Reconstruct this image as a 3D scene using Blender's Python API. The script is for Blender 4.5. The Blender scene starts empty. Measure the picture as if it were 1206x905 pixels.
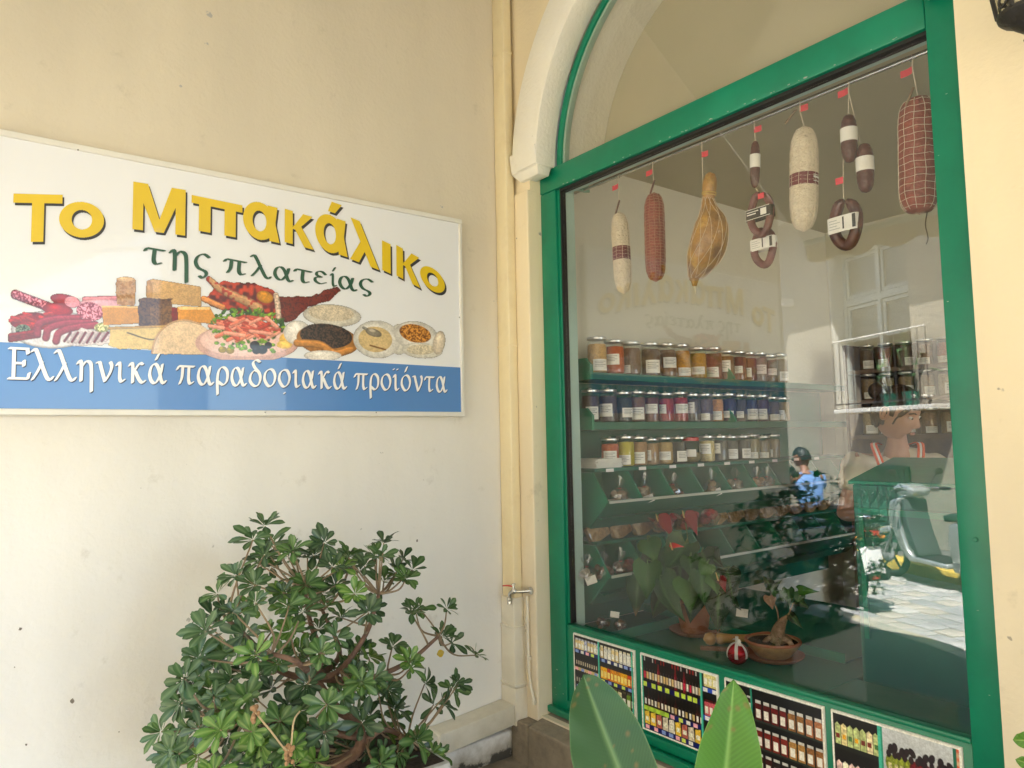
import bpy, bmesh, math, random
import numpy as np
from mathutils import Vector, Matrix
random.seed(7); np.random.seed(7)
R = math.radians
SC = bpy.context.scene
COL = SC.collection

# ------------------------------------------------------------------ camera
FOC, YAW, PITCH, ROLL = 861.757, 0.92234626, 0.07461749, -0.019600
CAM = np.array([2.5, -1.88316, 1.62])
_f = np.array([-math.sin(YAW)*math.cos(PITCH), math.cos(YAW)*math.cos(PITCH), math.sin(PITCH)])
_r = np.cross(_f, [0, 0, 1]); _r /= np.linalg.norm(_r); _u = np.cross(_r, _f)
_r, _u = math.cos(ROLL)*_r + math.sin(ROLL)*_u, -math.sin(ROLL)*_r + math.cos(ROLL)*_u
cam_data = bpy.data.cameras.new('camera')
cam = bpy.data.objects.new('camera', cam_data); COL.objects.link(cam)
m = Matrix(((_r[0], _u[0], -_f[0], CAM[0]), (_r[1], _u[1], -_f[1], CAM[1]), (_r[2], _u[2], -_f[2], CAM[2]), (0, 0, 0, 1)))
cam.matrix_world = m
cam_data.sensor_width = 36; cam_data.lens = FOC/1206*36; cam_data.clip_start = 0.02; cam_data.clip_end = 500
SC.camera = cam

# ------------------------------------------------------------------ light
SUN_EL, SUN_DIR = R(60), Vector((0.35, 0.94, 0)).normalized()      # towards the sun, on plan
w = bpy.data.worlds.new('World'); SC.world = w; w.use_nodes = True
nt = w.node_tree; bg = nt.nodes['Background']; sky = nt.nodes.new('ShaderNodeTexSky')
sky.sky_type = 'NISHITA'; sky.sun_disc = False; sky.sun_elevation = SUN_EL
sky.sun_rotation = math.atan2(SUN_DIR.x, SUN_DIR.y)
nt.links.new(sky.outputs[0], bg.inputs[0]); bg.inputs[1].default_value = 0.15
sun = bpy.data.lights.new('sun', 'SUN'); sun.energy = 5.0; sun.angle = R(0.5); sun.color = (1, 0.965, 0.91)
so = bpy.data.objects.new('sun', sun); COL.objects.link(so); so.location = (3, 5, 12)
sv = Vector((SUN_DIR.x*math.cos(SUN_EL), SUN_DIR.y*math.cos(SUN_EL), math.sin(SUN_EL)))
so.rotation_euler = sv.to_track_quat('Z', 'Y').to_euler()
SC.view_settings.view_transform = 'Standard'; SC.view_settings.look = 'None'
SC.view_settings.exposure = 3.35; SC.view_settings.gamma = 1
SC.render.engine = 'CYCLES'
SC.cycles.max_bounces = 10; SC.cycles.diffuse_bounces = 5; SC.cycles.transparent_max_bounces = 24; SC.cycles.glossy_bounces = 5
SC.cycles.caustics_reflective = False; SC.cycles.caustics_refractive = False

# ------------------------------------------------------------------ surveying helpers: where a sight line meets a real plane
def ray(x, y): return _f + _r*(x-603)/FOC - _u*(y-452.5)/FOC
def H(x, y, ax, v):
    d = ray(x, y); t = (v-CAM[ax])/d[ax]; return Vector(CAM+t*d)
YG = 0.085                                            # plane of the shop glass
def HP(x, y, P0, n):                                  # the same for a sight line bounced off the shop glass
    C = np.array([CAM[0], 2*YG-CAM[1], CAM[2]]); d = ray(x, y); d[1] *= -1
    n = np.array(n, float); t = ((np.array(P0)-C)@n)/(d@n); return Vector(C+t*d)

# ------------------------------------------------------------------ object helpers
def rgb(*c):                                          # display 0-255 to linear
    return tuple(((v/255)/12.92 if v/255 <= .04045 else ((v/255+.055)/1.055)**2.4) for v in c)
def setp(o, label=None, cat=None, group=None, kind=None):
    if label: o['label'] = label
    if cat: o['category'] = cat
    if group: o['group'] = group
    if kind: o['kind'] = kind
    return o
def thing(name, loc, label, cat, group=None):
    o = bpy.data.objects.new(name, None); COL.objects.link(o); o.location = loc; o.empty_display_size = .05
    return setp(o, label, cat, group)
def wloc(o):
    v = Vector((0, 0, 0))
    while o is not None: v += o.location; o = o.parent
    return v
def mk(geo, mats, smooth=False, name='m'):
    v, f = geo[0], geo[1]
    me = bpy.data.meshes.new(name); me.from_pydata([tuple(p) for p in v], [], f)
    mats = mats if isinstance(mats, (list, tuple)) else [mats]
    for m_ in mats: me.materials.append(m_)
    if len(geo) > 2 and geo[2] is not None: me.polygons.foreach_set('material_index', geo[2])
    if smooth:
        me.polygons.foreach_set('use_smooth', [True]*len(me.polygons))
        if smooth != 1: 
            me.set_sharp_from_angle(angle=R(smooth))
    me.update(); return me
def add(name, me, parent=None, loc=(0, 0, 0), rot=(0, 0, 0), scale=(1, 1, 1)):
    o = bpy.data.objects.new(name, me); COL.objects.link(o); o.parent = parent
    o.location = loc; o.rotation_euler = rot; o.scale = scale; return o
def part(name, geo, mat, parent=None, smooth=False):  # geometry given in the space the (unrotated) parent's root stands in
    off = wloc(parent) if parent is not None else Vector((0, 0, 0))
    g = ([tuple(Vector(p)-off) for p in geo[0]],)+tuple(geo[1:])
    return add(name, mk(g, mat, smooth, name), parent)
def struct(name, geo, mat, smooth=False):
    o = part(name, geo, mat, None, smooth); o['kind'] = 'structure'; return o
def children(o): return [c for c in o.children]
def copy_tree(o, parent=None):
    c = o.copy(); COL.objects.link(c); c.parent = parent
    for ch in children(o): copy_tree(ch, c)
    return c

# ------------------------------------------------------------------ geometry helpers: all return (verts, faces)
def join(*gs):
    v, f, mi = [], [], []; anym = any(len(g) > 2 and g[2] is not None for g in gs)
    for g in gs:
        n = len(v); v += [tuple(p) for p in g[0]]; f += [[i+n for i in q] for q in g[1]]
        if anym: mi += list(g[2]) if len(g) > 2 and g[2] is not None else [0]*len(g[1])
    return (v, f, mi) if anym else (v, f)
def withmat(g, i): return (g[0], g[1], [i]*len(g[1]))
def xf(g, M): return ([tuple(M @ Vector(p)) for p in g[0]],)+tuple(g[1:])
def T(x, y, z): return Matrix.Translation((x, y, z))
def RX(a): return Matrix.Rotation(a, 4, 'X')
def RY(a): return Matrix.Rotation(a, 4, 'Y')
def RZ(a): return Matrix.Rotation(a, 4, 'Z')
def S(x, y, z): return Matrix.Diagonal((x, y, z, 1))
BOXF = [[0, 3, 2, 1], [4, 5, 6, 7], [0, 1, 5, 4], [1, 2, 6, 5], [2, 3, 7, 6], [3, 0, 4, 7]]
def box(a, b):
    x0, y0, z0 = [min(a[i], b[i]) for i in range(3)]; x1, y1, z1 = [max(a[i], b[i]) for i in range(3)]
    return ([(x0, y0, z0), (x1, y0, z0), (x1, y1, z0), (x0, y1, z0), (x0, y0, z1), (x1, y0, z1), (x1, y1, z1), (x0, y1, z1)], [list(q) for q in BOXF])
def hexa(p8): return ([tuple(p) for p in p8], [list(q) for q in BOXF])
def bevel(g, w=.004, seg=2, ang=25):
    bm = bmesh.new(); vs = [bm.verts.new(p) for p in g[0]]
    for f in g[1]:
        try: bm.faces.new([vs[i] for i in f])
        except ValueError: pass
    bmesh.ops.recalc_face_normals(bm, faces=bm.faces)
    es = [e for e in bm.edges if len(e.link_faces) == 2 and e.calc_face_angle(0) > R(ang)]
    bmesh.ops.bevel(bm, geom=es, offset=w, segments=seg, affect='EDGES', profile=.5, clamp_overlap=True)
    bm.verts.index_update(); out = ([tuple(v.co) for v in bm.verts], [[v.index for v in f.verts] for f in bm.faces]); bm.free(); return out
def bbox(a, b, w=.004, seg=2): return bevel(box(a, b), w, seg)
def prism(poly, a, b, M=None):                        # poly in (u,v), extruded along w from a to b; default u=x, v=z, w=y
    n = len(poly); v = [(p[0], a, p[1]) for p in poly]+[(p[0], b, p[1]) for p in poly]
    f = [list(range(n)), list(range(2*n-1, n-1, -1))]+[[i, i+n, (i+1) % n+n, (i+1) % n] for i in range(n)]
    g = (v, f); return xf(g, M) if M else g
def lathe(prof, n=24, c=(0, 0, 0), closed=False):     # prof: (r, z)
    v, f = [], []
    for r, z in prof:
        for k in range(n):
            a = 2*math.pi*k/n; v.append((c[0]+r*math.cos(a), c[1]+r*math.sin(a), c[2]+z))
    for i in range(len(prof)-1):
        for k in range(n): f.append([i*n+k, i*n+(k+1) % n, (i+1)*n+(k+1) % n, (i+1)*n+k])
    if prof[0][0] > 1e-5 and not closed: f.append(list(range(n-1, -1, -1)))
    if prof[-1][0] > 1e-5 and not closed: f.append([(len(prof)-1)*n+k for k in range(n)])
    return v, f
def smoothpts(pts, k=6, closed=False):                # Catmull-Rom
    P = [np.array(p, float) for p in pts]; n = len(P); out = []
    rng = range(n) if closed else range(n-1)
    for i in rng:
        p0 = P[(i-1) % n] if closed or i > 0 else 2*P[0]-P[1]
        p1, p2 = P[i], P[(i+1) % n]
        p3 = P[(i+2) % n] if closed or i+2 < n else 2*P[-1]-P[-2]
        for j in range(k):
            t = j/k; out.append(.5*((2*p1)+(-p0+p2)*t+(2*p0-5*p1+4*p2-p3)*t*t+(-p0+3*p1-3*p2+p3)*t**3))
    if not closed: out.append(P[-1])
    return out
def tube(pts, r, n=8, cap=True, closed=False, flat=None):
    P = [Vector(p) for p in pts]; N = len(P); rs = r if isinstance(r, (list, tuple, np.ndarray)) else [r]*N
    v, f = [], []; prev = None
    for i, p in enumerate(P):
        if closed: t = P[(i+1) % N]-P[i-1]
        else: t = P[min(i+1, N-1)]-P[max(i-1, 0)]
        t = t.normalized() if t.length > 1e-9 else Vector((0, 0, 1))
        if prev is None:
            a = Vector((0, 0, 1)) if abs(t.z) < .9 else Vector((1, 0, 0)); u_ = t.cross(a).normalized()
        else:
            u_ = prev-t*prev.dot(t); u_ = u_.normalized() if u_.length > 1e-6 else t.orthogonal().normalized()
        prev = u_; w_ = t.cross(u_)
        for k in range(n):
            a = 2*math.pi*k/n; c_, s_ = math.cos(a)*rs[i], math.sin(a)*rs[i]*(flat or 1)
            v.append(tuple(p+u_*c_+w_*s_))
    for i in range(N if closed else N-1):
        j = (i+1) % N
        for k in range(n): f.append([i*n+k, i*n+(k+1) % n, j*n+(k+1) % n, j*n+k])
    if cap and not closed: f.append(list(range(n-1, -1, -1))); f.append([(N-1)*n+k for k in range(n)])
    return v, f
def ellipsoid(c, r, nu=16, nv=10):
    v = [(c[0], c[1], c[2]-r[2])]; f = []
    for i in range(1, nv):
        a = math.pi*i/nv
        for k in range(nu):
            b = 2*math.pi*k/nu; v.append((c[0]+r[0]*math.sin(a)*math.cos(b), c[1]+r[1]*math.sin(a)*math.sin(b), c[2]-r[2]*math.cos(a)))
    v.append((c[0], c[1], c[2]+r[2])); L = len(v)-1
    for k in range(nu): f.append([0, 1+(k+1) % nu, 1+k])
    for i in range(nv-2):
        for k in range(nu): a = 1+i*nu; f.append([a+k, a+(k+1) % nu, a+nu+(k+1) % nu, a+nu+k])
    a = 1+(nv-2)*nu
    for k in range(nu): f.append([a+k, a+(k+1) % nu, L])
    return v, f
def gridsurf(fn, nu, nv):                             # fn(u,v)->xyz for u,v in 0..1
    v = [tuple(fn(i/nu, j/nv)) for j in range(nv+1) for i in range(nu+1)]
    f = [[j*(nu+1)+i, j*(nu+1)+i+1, (j+1)*(nu+1)+i+1, (j+1)*(nu+1)+i] for j in range(nv) for i in range(nu)]
    return v, f
def torus(R0, r, n=32, m_=10, M=None, flat=1):
    pts = [(R0*math.cos(2*math.pi*i/n), R0*math.sin(2*math.pi*i/n), 0) for i in range(n)]
    g = tube(pts, r, m_, closed=True, flat=flat); return xf(g, M) if M else g

# ------------------------------------------------------------------ materials
MATS = {}
def mat(name, col, rough=.6, var=.0, scale=8, bump=0, bscale=60, metal=0, spec=.5, col2=None, coat=0, trans=0, detail=6, sheen=0, emit=0, dirt=None, sss=0):
    if name in MATS: return MATS[name]
    m_ = bpy.data.materials.new(name); m_.use_nodes = True; nt = m_.node_tree; N, L = nt.nodes, nt.links
    b = N['Principled BSDF']; b.inputs['Base Color'].default_value = (*col, 1); b.inputs['Roughness'].default_value = rough
    b.inputs['Metallic'].default_value = metal; b.inputs['Specular IOR Level'].default_value = spec
    b.inputs['Coat Weight'].default_value = coat; b.inputs['Transmission Weight'].default_value = trans
    if sheen: b.inputs['Sheen Weight'].default_value = sheen
    if sss: b.inputs['Subsurface Weight'].default_value = sss; b.inputs['Subsurface Radius'].default_value = (.01, .004, .002)
    if emit: b.inputs['Emission Color'].default_value = (*col, 1); b.inputs['Emission Strength'].default_value = emit
    tc = N.new('ShaderNodeTexCoord')
    if var or col2 or dirt:
        nz = N.new('ShaderNodeTexNoise'); nz.inputs['Scale'].default_value = scale; nz.inputs['Detail'].default_value = detail; nz.inputs['Roughness'].default_value = .62
        L.new(tc.outputs['Object'], nz.inputs['Vector'])
        cr = N.new('ShaderNodeValToRGB'); cr.color_ramp.elements[0].position = .32; cr.color_ramp.elements[1].position = .7
        c2 = col2 or tuple(min(1, c*(1+var)) for c in col); c1 = col if col2 else tuple(c*(1-var) for c in col)
        cr.color_ramp.elements[0].color = (*c1, 1); cr.color_ramp.elements[1].color = (*c2, 1)
        L.new(nz.outputs['Fac'], cr.inputs[0]); out = cr.outputs[0]
        if dirt:                                       # (colour, amount, scale)
            n2 = N.new('ShaderNodeTexNoise'); n2.inputs['Scale'].default_value = dirt[2]; n2.inputs['Detail'].default_value = 9; n2.inputs['Roughness'].default_value = .7
            L.new(tc.outputs['Object'], n2.inputs['Vector'])
            r2 = N.new('ShaderNodeValToRGB'); r2.color_ramp.elements[0].position = .5; r2.color_ramp.elements[1].position = .72
            L.new(n2.outputs['Fac'], r2.inputs[0]); mu = N.new('ShaderNodeMath'); mu.operation = 'MULTIPLY'; mu.inputs[1].default_value = dirt[1]
            L.new(r2.outputs[0], mu.inputs[0]); mx = N.new('ShaderNodeMixRGB'); L.new(mu.outputs[0], mx.inputs[0]); L.new(out, mx.inputs[1]); mx.inputs[2].default_value = (*dirt[0], 1); out = mx.outputs[0]
        L.new(out, b.inputs['Base Color'])
        mr = N.new('ShaderNodeMapRange'); mr.inputs[3].default_value = rough*.85; mr.inputs[4].default_value = min(1, rough*1.15)
        L.new(nz.outputs['Fac'], mr.inputs[0]); L.new(mr.outputs[0], b.inputs['Roughness'])
    if bump:
        nb = N.new('ShaderNodeTexNoise'); nb.inputs['Scale'].default_value = bscale; nb.inputs['Detail'].default_value = 5
        L.new(tc.outputs['Object'], nb.inputs['Vector']); bp = N.new('ShaderNodeBump'); bp.inputs['Strength'].default_value = bump; bp.inputs['Distance'].default_value = .01
        L.new(nb.outputs['Fac'], bp.inputs['Height']); L.new(bp.outputs[0], b.inputs['Normal'])
    MATS[name] = m_; return m_
def attrmat(name, rough=.5, attr='paint', bump=0, bscale=40, coat=0, spec=.5, backlit=0):
    if name in MATS: return MATS[name]
    m_ = mat(name, (1, 1, 1), rough, bump=bump, bscale=bscale, coat=coat, spec=spec); nt = m_.node_tree
    a = nt.nodes.new('ShaderNodeAttribute'); a.attribute_name = attr
    b = nt.nodes['Principled BSDF']; nt.links.new(a.outputs['Color'], b.inputs['Base Color'])
    if backlit:
        tr = nt.nodes.new('ShaderNodeBsdfTranslucent'); ad = nt.nodes.new('ShaderNodeMixShader'); ad.inputs[0].default_value = backlit
        nt.links.new(a.outputs['Color'], tr.inputs['Color']); nt.links.new(b.outputs[0], ad.inputs[1]); nt.links.new(tr.outputs[0], ad.inputs[2])
        nt.links.new(ad.outputs[0], nt.nodes['Material Output'].inputs['Surface'])
    return m_
def glassmat(name, F0=.05, tint=(1, 1, 1), rough=0.0):  # thin pane: mirror by Schlick's law, the rest goes straight through
    m_ = bpy.data.materials.new(name); m_.use_nodes = True; nt = m_.node_tree; N, L = nt.nodes, nt.links
    N.remove(N['Principled BSDF']); lw = N.new('ShaderNodeLayerWeight'); lw.inputs['Blend'].default_value = .5
    p = N.new('ShaderNodeMath'); p.operation = 'POWER'; p.inputs[1].default_value = 5; L.new(lw.outputs['Facing'], p.inputs[0])
    q = N.new('ShaderNodeMath'); q.operation = 'MULTIPLY_ADD'; q.inputs[1].default_value = 1-F0; q.inputs[2].default_value = F0; L.new(p.outputs[0], q.inputs[0])
    t = N.new('ShaderNodeBsdfTransparent'); t.inputs[0].default_value = (*tint, 1); g = N.new('ShaderNodeBsdfGlossy'); g.inputs['Roughness'].default_value = rough
    mx = N.new('ShaderNodeMixShader'); L.new(q.outputs[0], mx.inputs[0]); L.new(t.outputs[0], mx.inputs[1]); L.new(g.outputs[0], mx.inputs[2])
    L.new(mx.outputs[0], N['Material Output'].inputs['Surface']); MATS[name] = m_; return m_
def paintcol(me, cols, attr='paint'):                 # cols per vertex, linear rgb
    a = me.color_attributes.new(attr, 'FLOAT_COLOR', 'POINT'); c = np.ones((len(cols), 4), np.float32); c[:, :3] = cols
    a.data.foreach_set('color', c.ravel())
# ================================================================== materials of the place
def plaster(name, top, low, z0, z1, blot=.06, bump=.14, peel=None):
    m_ = mat(name, top, .85, bump=bump, bscale=70); nt = m_.node_tree; N, L = nt.nodes, nt.links; b = N['Principled BSDF']
    tc = [n for n in N if n.type == 'TEX_COORD'][0]; sp = N.new('ShaderNodeSeparateXYZ'); L.new(tc.outputs['Object'], sp.inputs[0])
    n1 = N.new('ShaderNodeTexNoise'); n1.inputs['Scale'].default_value = 1.6; n1.inputs['Detail'].default_value = 7; L.new(tc.outputs['Object'], n1.inputs['Vector'])
    # warm light above, cool light below put into the colour, the edge wandering with the noise
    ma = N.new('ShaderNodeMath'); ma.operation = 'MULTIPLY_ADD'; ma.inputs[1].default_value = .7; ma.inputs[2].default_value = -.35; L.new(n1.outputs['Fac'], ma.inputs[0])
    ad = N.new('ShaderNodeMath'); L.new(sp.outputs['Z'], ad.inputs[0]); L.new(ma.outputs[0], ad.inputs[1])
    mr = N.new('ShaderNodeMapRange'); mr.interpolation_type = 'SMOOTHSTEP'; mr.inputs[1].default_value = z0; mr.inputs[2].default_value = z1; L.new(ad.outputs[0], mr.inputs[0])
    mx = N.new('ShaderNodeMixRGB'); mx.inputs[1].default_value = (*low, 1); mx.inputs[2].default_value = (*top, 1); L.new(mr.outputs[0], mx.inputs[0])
    # blotches, vertical runs
    mp = N.new('ShaderNodeMapping'); mp.inputs['Scale'].default_value = (3, 3, .8); L.new(tc.outputs['Object'], mp.inputs[0])
    n2 = N.new('ShaderNodeTexNoise'); n2.inputs['Scale'].default_value = 1.3; n2.inputs['Detail'].default_value = 8; L.new(mp.outputs[0], n2.inputs['Vector'])
    hv = N.new('ShaderNodeMapRange'); hv.inputs[1].default_value = .3; hv.inputs[2].default_value = .7; hv.inputs[3].default_value = 1-blot; hv.inputs[4].default_value = 1+blot*.6; L.new(n2.outputs['Fac'], hv.inputs[0])
    vm = N.new('ShaderNodeVectorMath'); vm.operation = 'SCALE'; L.new(mx.outputs[0], vm.inputs[0]); L.new(hv.outputs[0], vm.inputs['Scale']); out = vm.outputs[0]
    # small knocks
    vo = N.new('ShaderNodeTexNoise'); vo.inputs['Scale'].default_value = 22; vo.inputs['Detail'].default_value = 3; L.new(tc.outputs['Object'], vo.inputs['Vector'])
    vr = N.new('ShaderNodeValToRGB'); vr.color_ramp.elements[0].position = .735; vr.color_ramp.elements[1].position = .76; L.new(vo.outputs['Fac'], vr.inputs[0])
    m3 = N.new('ShaderNodeMixRGB'); L.new(vr.outputs[0], m3.inputs[0]); L.new(out, m3.inputs[1]); m3.inputs[2].default_value = (*[c*.55 for c in low], 1); out = m3.outputs[0]
    if peel:                                           # height below which the paint has flaked off and dark mould shows
        n4 = N.new('ShaderNodeTexNoise'); n4.inputs['Scale'].default_value = 9; n4.inputs['Detail'].default_value = 9; n4.inputs['Roughness'].default_value = .65; L.new(tc.outputs['Object'], n4.inputs['Vector'])
        hz = N.new('ShaderNodeMapRange'); hz.inputs[1].default_value = peel; hz.inputs[2].default_value = peel-.12; hz.inputs[3].default_value = 0; hz.inputs[4].default_value = .55; L.new(sp.outputs['Z'], hz.inputs[0])
        a4 = N.new('ShaderNodeMath'); L.new(hz.outputs[0], a4.inputs[0]); L.new(n4.outputs['Fac'], a4.inputs[1])
        r4 = N.new('ShaderNodeMapRange'); r4.inputs[1].default_value = .96; r4.inputs[2].default_value = 1.04; L.new(a4.outputs[0], r4.inputs[0])
        prev_ = out; m4 = N.new('ShaderNodeMixRGB'); L.new(r4.outputs[0], m4.inputs[0]); m4.inputs[2].default_value = (.06, .055, .045, 1); out = m4.outputs[0]
        r5 = N.new('ShaderNodeMapRange'); r5.inputs[1].default_value = .62; r5.inputs[2].default_value = .95; r5.inputs[4].default_value = .75; L.new(a4.outputs[0], r5.inputs[0])
        m5 = N.new('ShaderNodeMixRGB'); L.new(r5.outputs[0], m5.inputs[0]); L.new(prev_, m5.inputs[1]); m5.inputs[2].default_value = (.28, .24, .17, 1)
        L.new(m5.outputs[0], m4.inputs[1])
    L.new(out, b.inputs['Base Color'])
    # trowel waves
    nb = [n for n in N if n.type == 'BUMP'][0]; n6 = N.new('ShaderNodeTexNoise'); n6.inputs['Scale'].default_value = 9; n6.inputs['Detail'].default_value = 4; L.new(tc.outputs['Object'], n6.inputs['Vector'])
    b2 = N.new('ShaderNodeBump'); b2.inputs['Strength'].default_value = .2; b2.inputs['Distance'].default_value = .02; L.new(n6.outputs['Fac'], b2.inputs['Height']); L.new(nb.outputs[0], b2.inputs['Normal']); L.new(b2.outputs[0], b.inputs['Normal'])
    return m_
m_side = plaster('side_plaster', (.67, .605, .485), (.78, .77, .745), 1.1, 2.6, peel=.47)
m_front = plaster('front_plaster', (.82, .71, .50), (.72, .64, .50), .6, 2.2, blot=.08, peel=.45)
m_mould = plaster('moulding_plaster', (.84, .81, .72), (.80, .76, .66), 1, 2, blot=.05, bump=.3)
m_conc = mat('stained_concrete', (.26, .22, .17), .9, .35, 7, bump=.5, bscale=40, dirt=((.05, .045, .04), .85, 4))
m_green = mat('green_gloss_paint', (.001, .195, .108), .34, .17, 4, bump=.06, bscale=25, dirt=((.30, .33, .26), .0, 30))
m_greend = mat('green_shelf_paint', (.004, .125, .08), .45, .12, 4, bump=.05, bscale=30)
m_teal = mat('pale_teal_paint', (.40, .58, .54), .5, .05, 6)
m_rub = mat('black_gasket', (.012, .012, .012), .6)
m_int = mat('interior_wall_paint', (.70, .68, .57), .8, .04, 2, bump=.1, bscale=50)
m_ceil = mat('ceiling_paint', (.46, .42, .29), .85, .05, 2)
m_pipe = mat('grey_white_pvc', (.70, .66, .56), .45, .06, 8, dirt=((.35, .28, .18), .35, 3))
m_pipec = mat('cream_painted_pipe', (.80, .69, .45), .55, .05, 5, bump=.1, bscale=50, dirt=((.5, .38, .2), .4, 5))
m_steel = mat('steel', (.62, .62, .60), .25, metal=1)
m_black = mat('black_plastic', (.015, .015, .017), .35)
m_white = mat('white_plastic', (.8, .8, .78), .4)
GLASS = glassmat('window_glass', .068)
JGLASS = glassmat('jar_glass', .04, (.97, .99, .97))

# ================================================================== ground and street (laid out along the lane, 22.8 degrees off the shop front)
O_ST = Vector((.232, -3.561, 0)); A_ST = math.atan2(.387, .922); M_ST = T(*O_ST) @ RZ(A_ST)
struct('ground', ([(-60, -60, -.05), (60, -60, -.05), (60, 60, -.05), (-60, 60, -.05)], [[0, 1, 2, 3]]), mat('ground_earth', (.22, .2, .17), .95, .2, 1))
m_mortar = mat('pale_mortar', (.50, .47, .40), .95, .15, 6, bump=.4, bscale=60)
lane = thing('cobbled_lane', O_ST, None, None); lane.rotation_euler.z = A_ST; lane['kind'] = 'structure'
def child_st(name, geo, m_, parent, smooth=False):
    return add(name, mk(geo, m_, smooth, name), parent)
lb = child_st('mortar_bed', box((-16, -2.1, -.04), (12, -.004, 0)), m_mortar, lane)
sm = [mat('cobble_grey_%s' % n, c, .75, .18, 14, bump=.35, bscale=50) for n, c in (('light', (.42, .41, .38)), ('mid', (.34, .335, .32)), ('warm', (.40, .37, .31)), ('dark', (.28, .28, .275)))]
stone_me = []
for k in range(10):
    hx, hy = .098+random.uniform(-.006, .006), .094+random.uniform(-.008, .006)
    c8 = [(-hx, -hy), (hx, -hy), (hx, hy), (-hx, hy)]; c8 = [(x+random.uniform(-.008, .008), y+random.uniform(-.008, .008)) for x, y in c8]
    v = [(x, y, -.02) for x, y in c8]+[(x*.99, y*.99, .010) for x, y in c8]+[(x*.86, y*.86, .017+random.uniform(0, .004)) for x, y in c8]
    f = [[0, 1, 5, 4], [1, 2, 6, 5], [2, 3, 7, 6], [3, 0, 4, 7], [4, 5, 9, 8], [5, 6, 10, 9], [6, 7, 11, 10], [7, 4, 8, 11], [8, 9, 10, 11]]
    stone_me.append(mk((v, f), sm[k % 4], 40, 'cobble'))
cells = [(i, j) for j in range(10) for i in range(-52, 52)]
near = set(sorted(cells, key=lambda c: (abs(c[0]*.212+1.2), c[1]))[:300]); rest = []
for (i, j) in cells:
    x, y = i*.212+(.106 if j % 2 else 0)+random.uniform(-.006, .006), -.11-j*.208+random.uniform(-.006, .006)
    if (i, j) in near:
        add('cobble', stone_me[random.randrange(10)], lane, (x, y, random.uniform(-.004, .004)), (random.uniform(-.02, .02), random.uniform(-.02, .02), random.uniform(-.06, .06)+random.choice((0, math.pi))))
    else:
        h = .098; rest.append(([(x-h, y-.094, -.02), (x+h, y-.094, -.02), (x+h, y+.094, -.02), (x-h, y+.094, -.02), (x-h*.9, y-.085, .014), (x+h*.9, y-.085, .014), (x+h*.9, y+.085, .014), (x-h*.9, y+.085, .014)], [[4, 5, 6, 7], [0, 1, 5, 4], [1, 2, 6, 5], [2, 3, 7, 6], [3, 0, 4, 7]]))
g = child_st('far_cobbles', join(*rest), sm[0], lane); g['kind'] = 'stuff'
m_pave = mat('grey_paving', (.105, .10, .092), .8, .2, 3, bump=.3, bscale=50)
m_yel = mat('yellow_kerb_paint', (.62, .45, .07), .7, .2, 9, bump=.3, bscale=40, dirt=((.3, .27, .2), .6, 8))
pv = struct('near_pavement', xf(box((-18, .155, -.04), (14, 3.2, .10)), M_ST), m_pave)
struct('shop_terrace', box((0.002, -2.95, .101), (9, .02, .13)), m_pave)
pv2 = struct('far_pavement', xf(box((-18, -3.6, -.04), (14, -2.385, .12)), M_ST), m_pave)
kerb1 = thing('near_kerb', O_ST, None, None); kerb1['kind'] = 'structure'; kerb1.rotation_euler.z = A_ST
kerb2 = thing('far_kerb', O_ST, None, None); kerb2['kind'] = 'structure'; kerb2.rotation_euler.z = A_ST
kst = mk(bbox((0, 0, -.04), (.794, .15, .105), .012), mat('kerb_granite', (.36, .34, .27), .8, .2, 12, bump=.4, bscale=40, dirt=((.45, .36, .12), .6, 3)), 40); kst2 = mk(bbox((0, 0, -.04), (.794, .28, .13), .015), m_yel, 40)
for i in range(-12, 12):
    add('kerb_stone', kst, kerb1, (i*.8, 0, random.uniform(-.004, .004))); add('kerb_stone', kst2, kerb2, (i*.8, -2.385, random.uniform(-.004, .004)))

# ================================================================== side wall with the sign, front wall with the arched opening
ZT = 4.32
sw = thing('side_wall', (0, 0, 0), 'cream plastered side wall that carries the big shop sign, stained at its foot', 'wall')
def wallgrid(y0, y1, z0, z1, nx=40, nz=60): pass
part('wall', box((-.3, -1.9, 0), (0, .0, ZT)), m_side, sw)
# little chips knocked out of the plaster
m_chip = mat('bare_plaster_chip', (.20, .18, .15), .95, .3, 60)
for k, (px, py, s_) in enumerate(((24, 741, .005), (85, 826, .008), (31, 877, .003), (491, 637, .005), (140, 862, .002), (17, 786, .002))):
    c = H(px, py, 0, .0); n_ = 9; pts = []
    for q in range(n_):
        a = 2*math.pi*q/n_; r_ = s_*random.uniform(.6, 1.2); pts.append((.0015, c.y+r_*math.cos(a), c.z+r_*math.sin(a)))
    part('plaster_chip', ([(.0012, c.y, c.z)]+pts, [[0, i+1, (i+1) % n_+1] for i in range(n_)]), m_chip, sw)
part('plinth_ledge', bevel(hexa([(0, -1.9, 0), (.055, -1.9, 0), (.055, 0, 0), (0, 0, 0), (0, -1.9, .41), (.05, -1.9, .405), (.05, 0, .445), (0, 0, .455)]), .006), m_side, sw)

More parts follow.
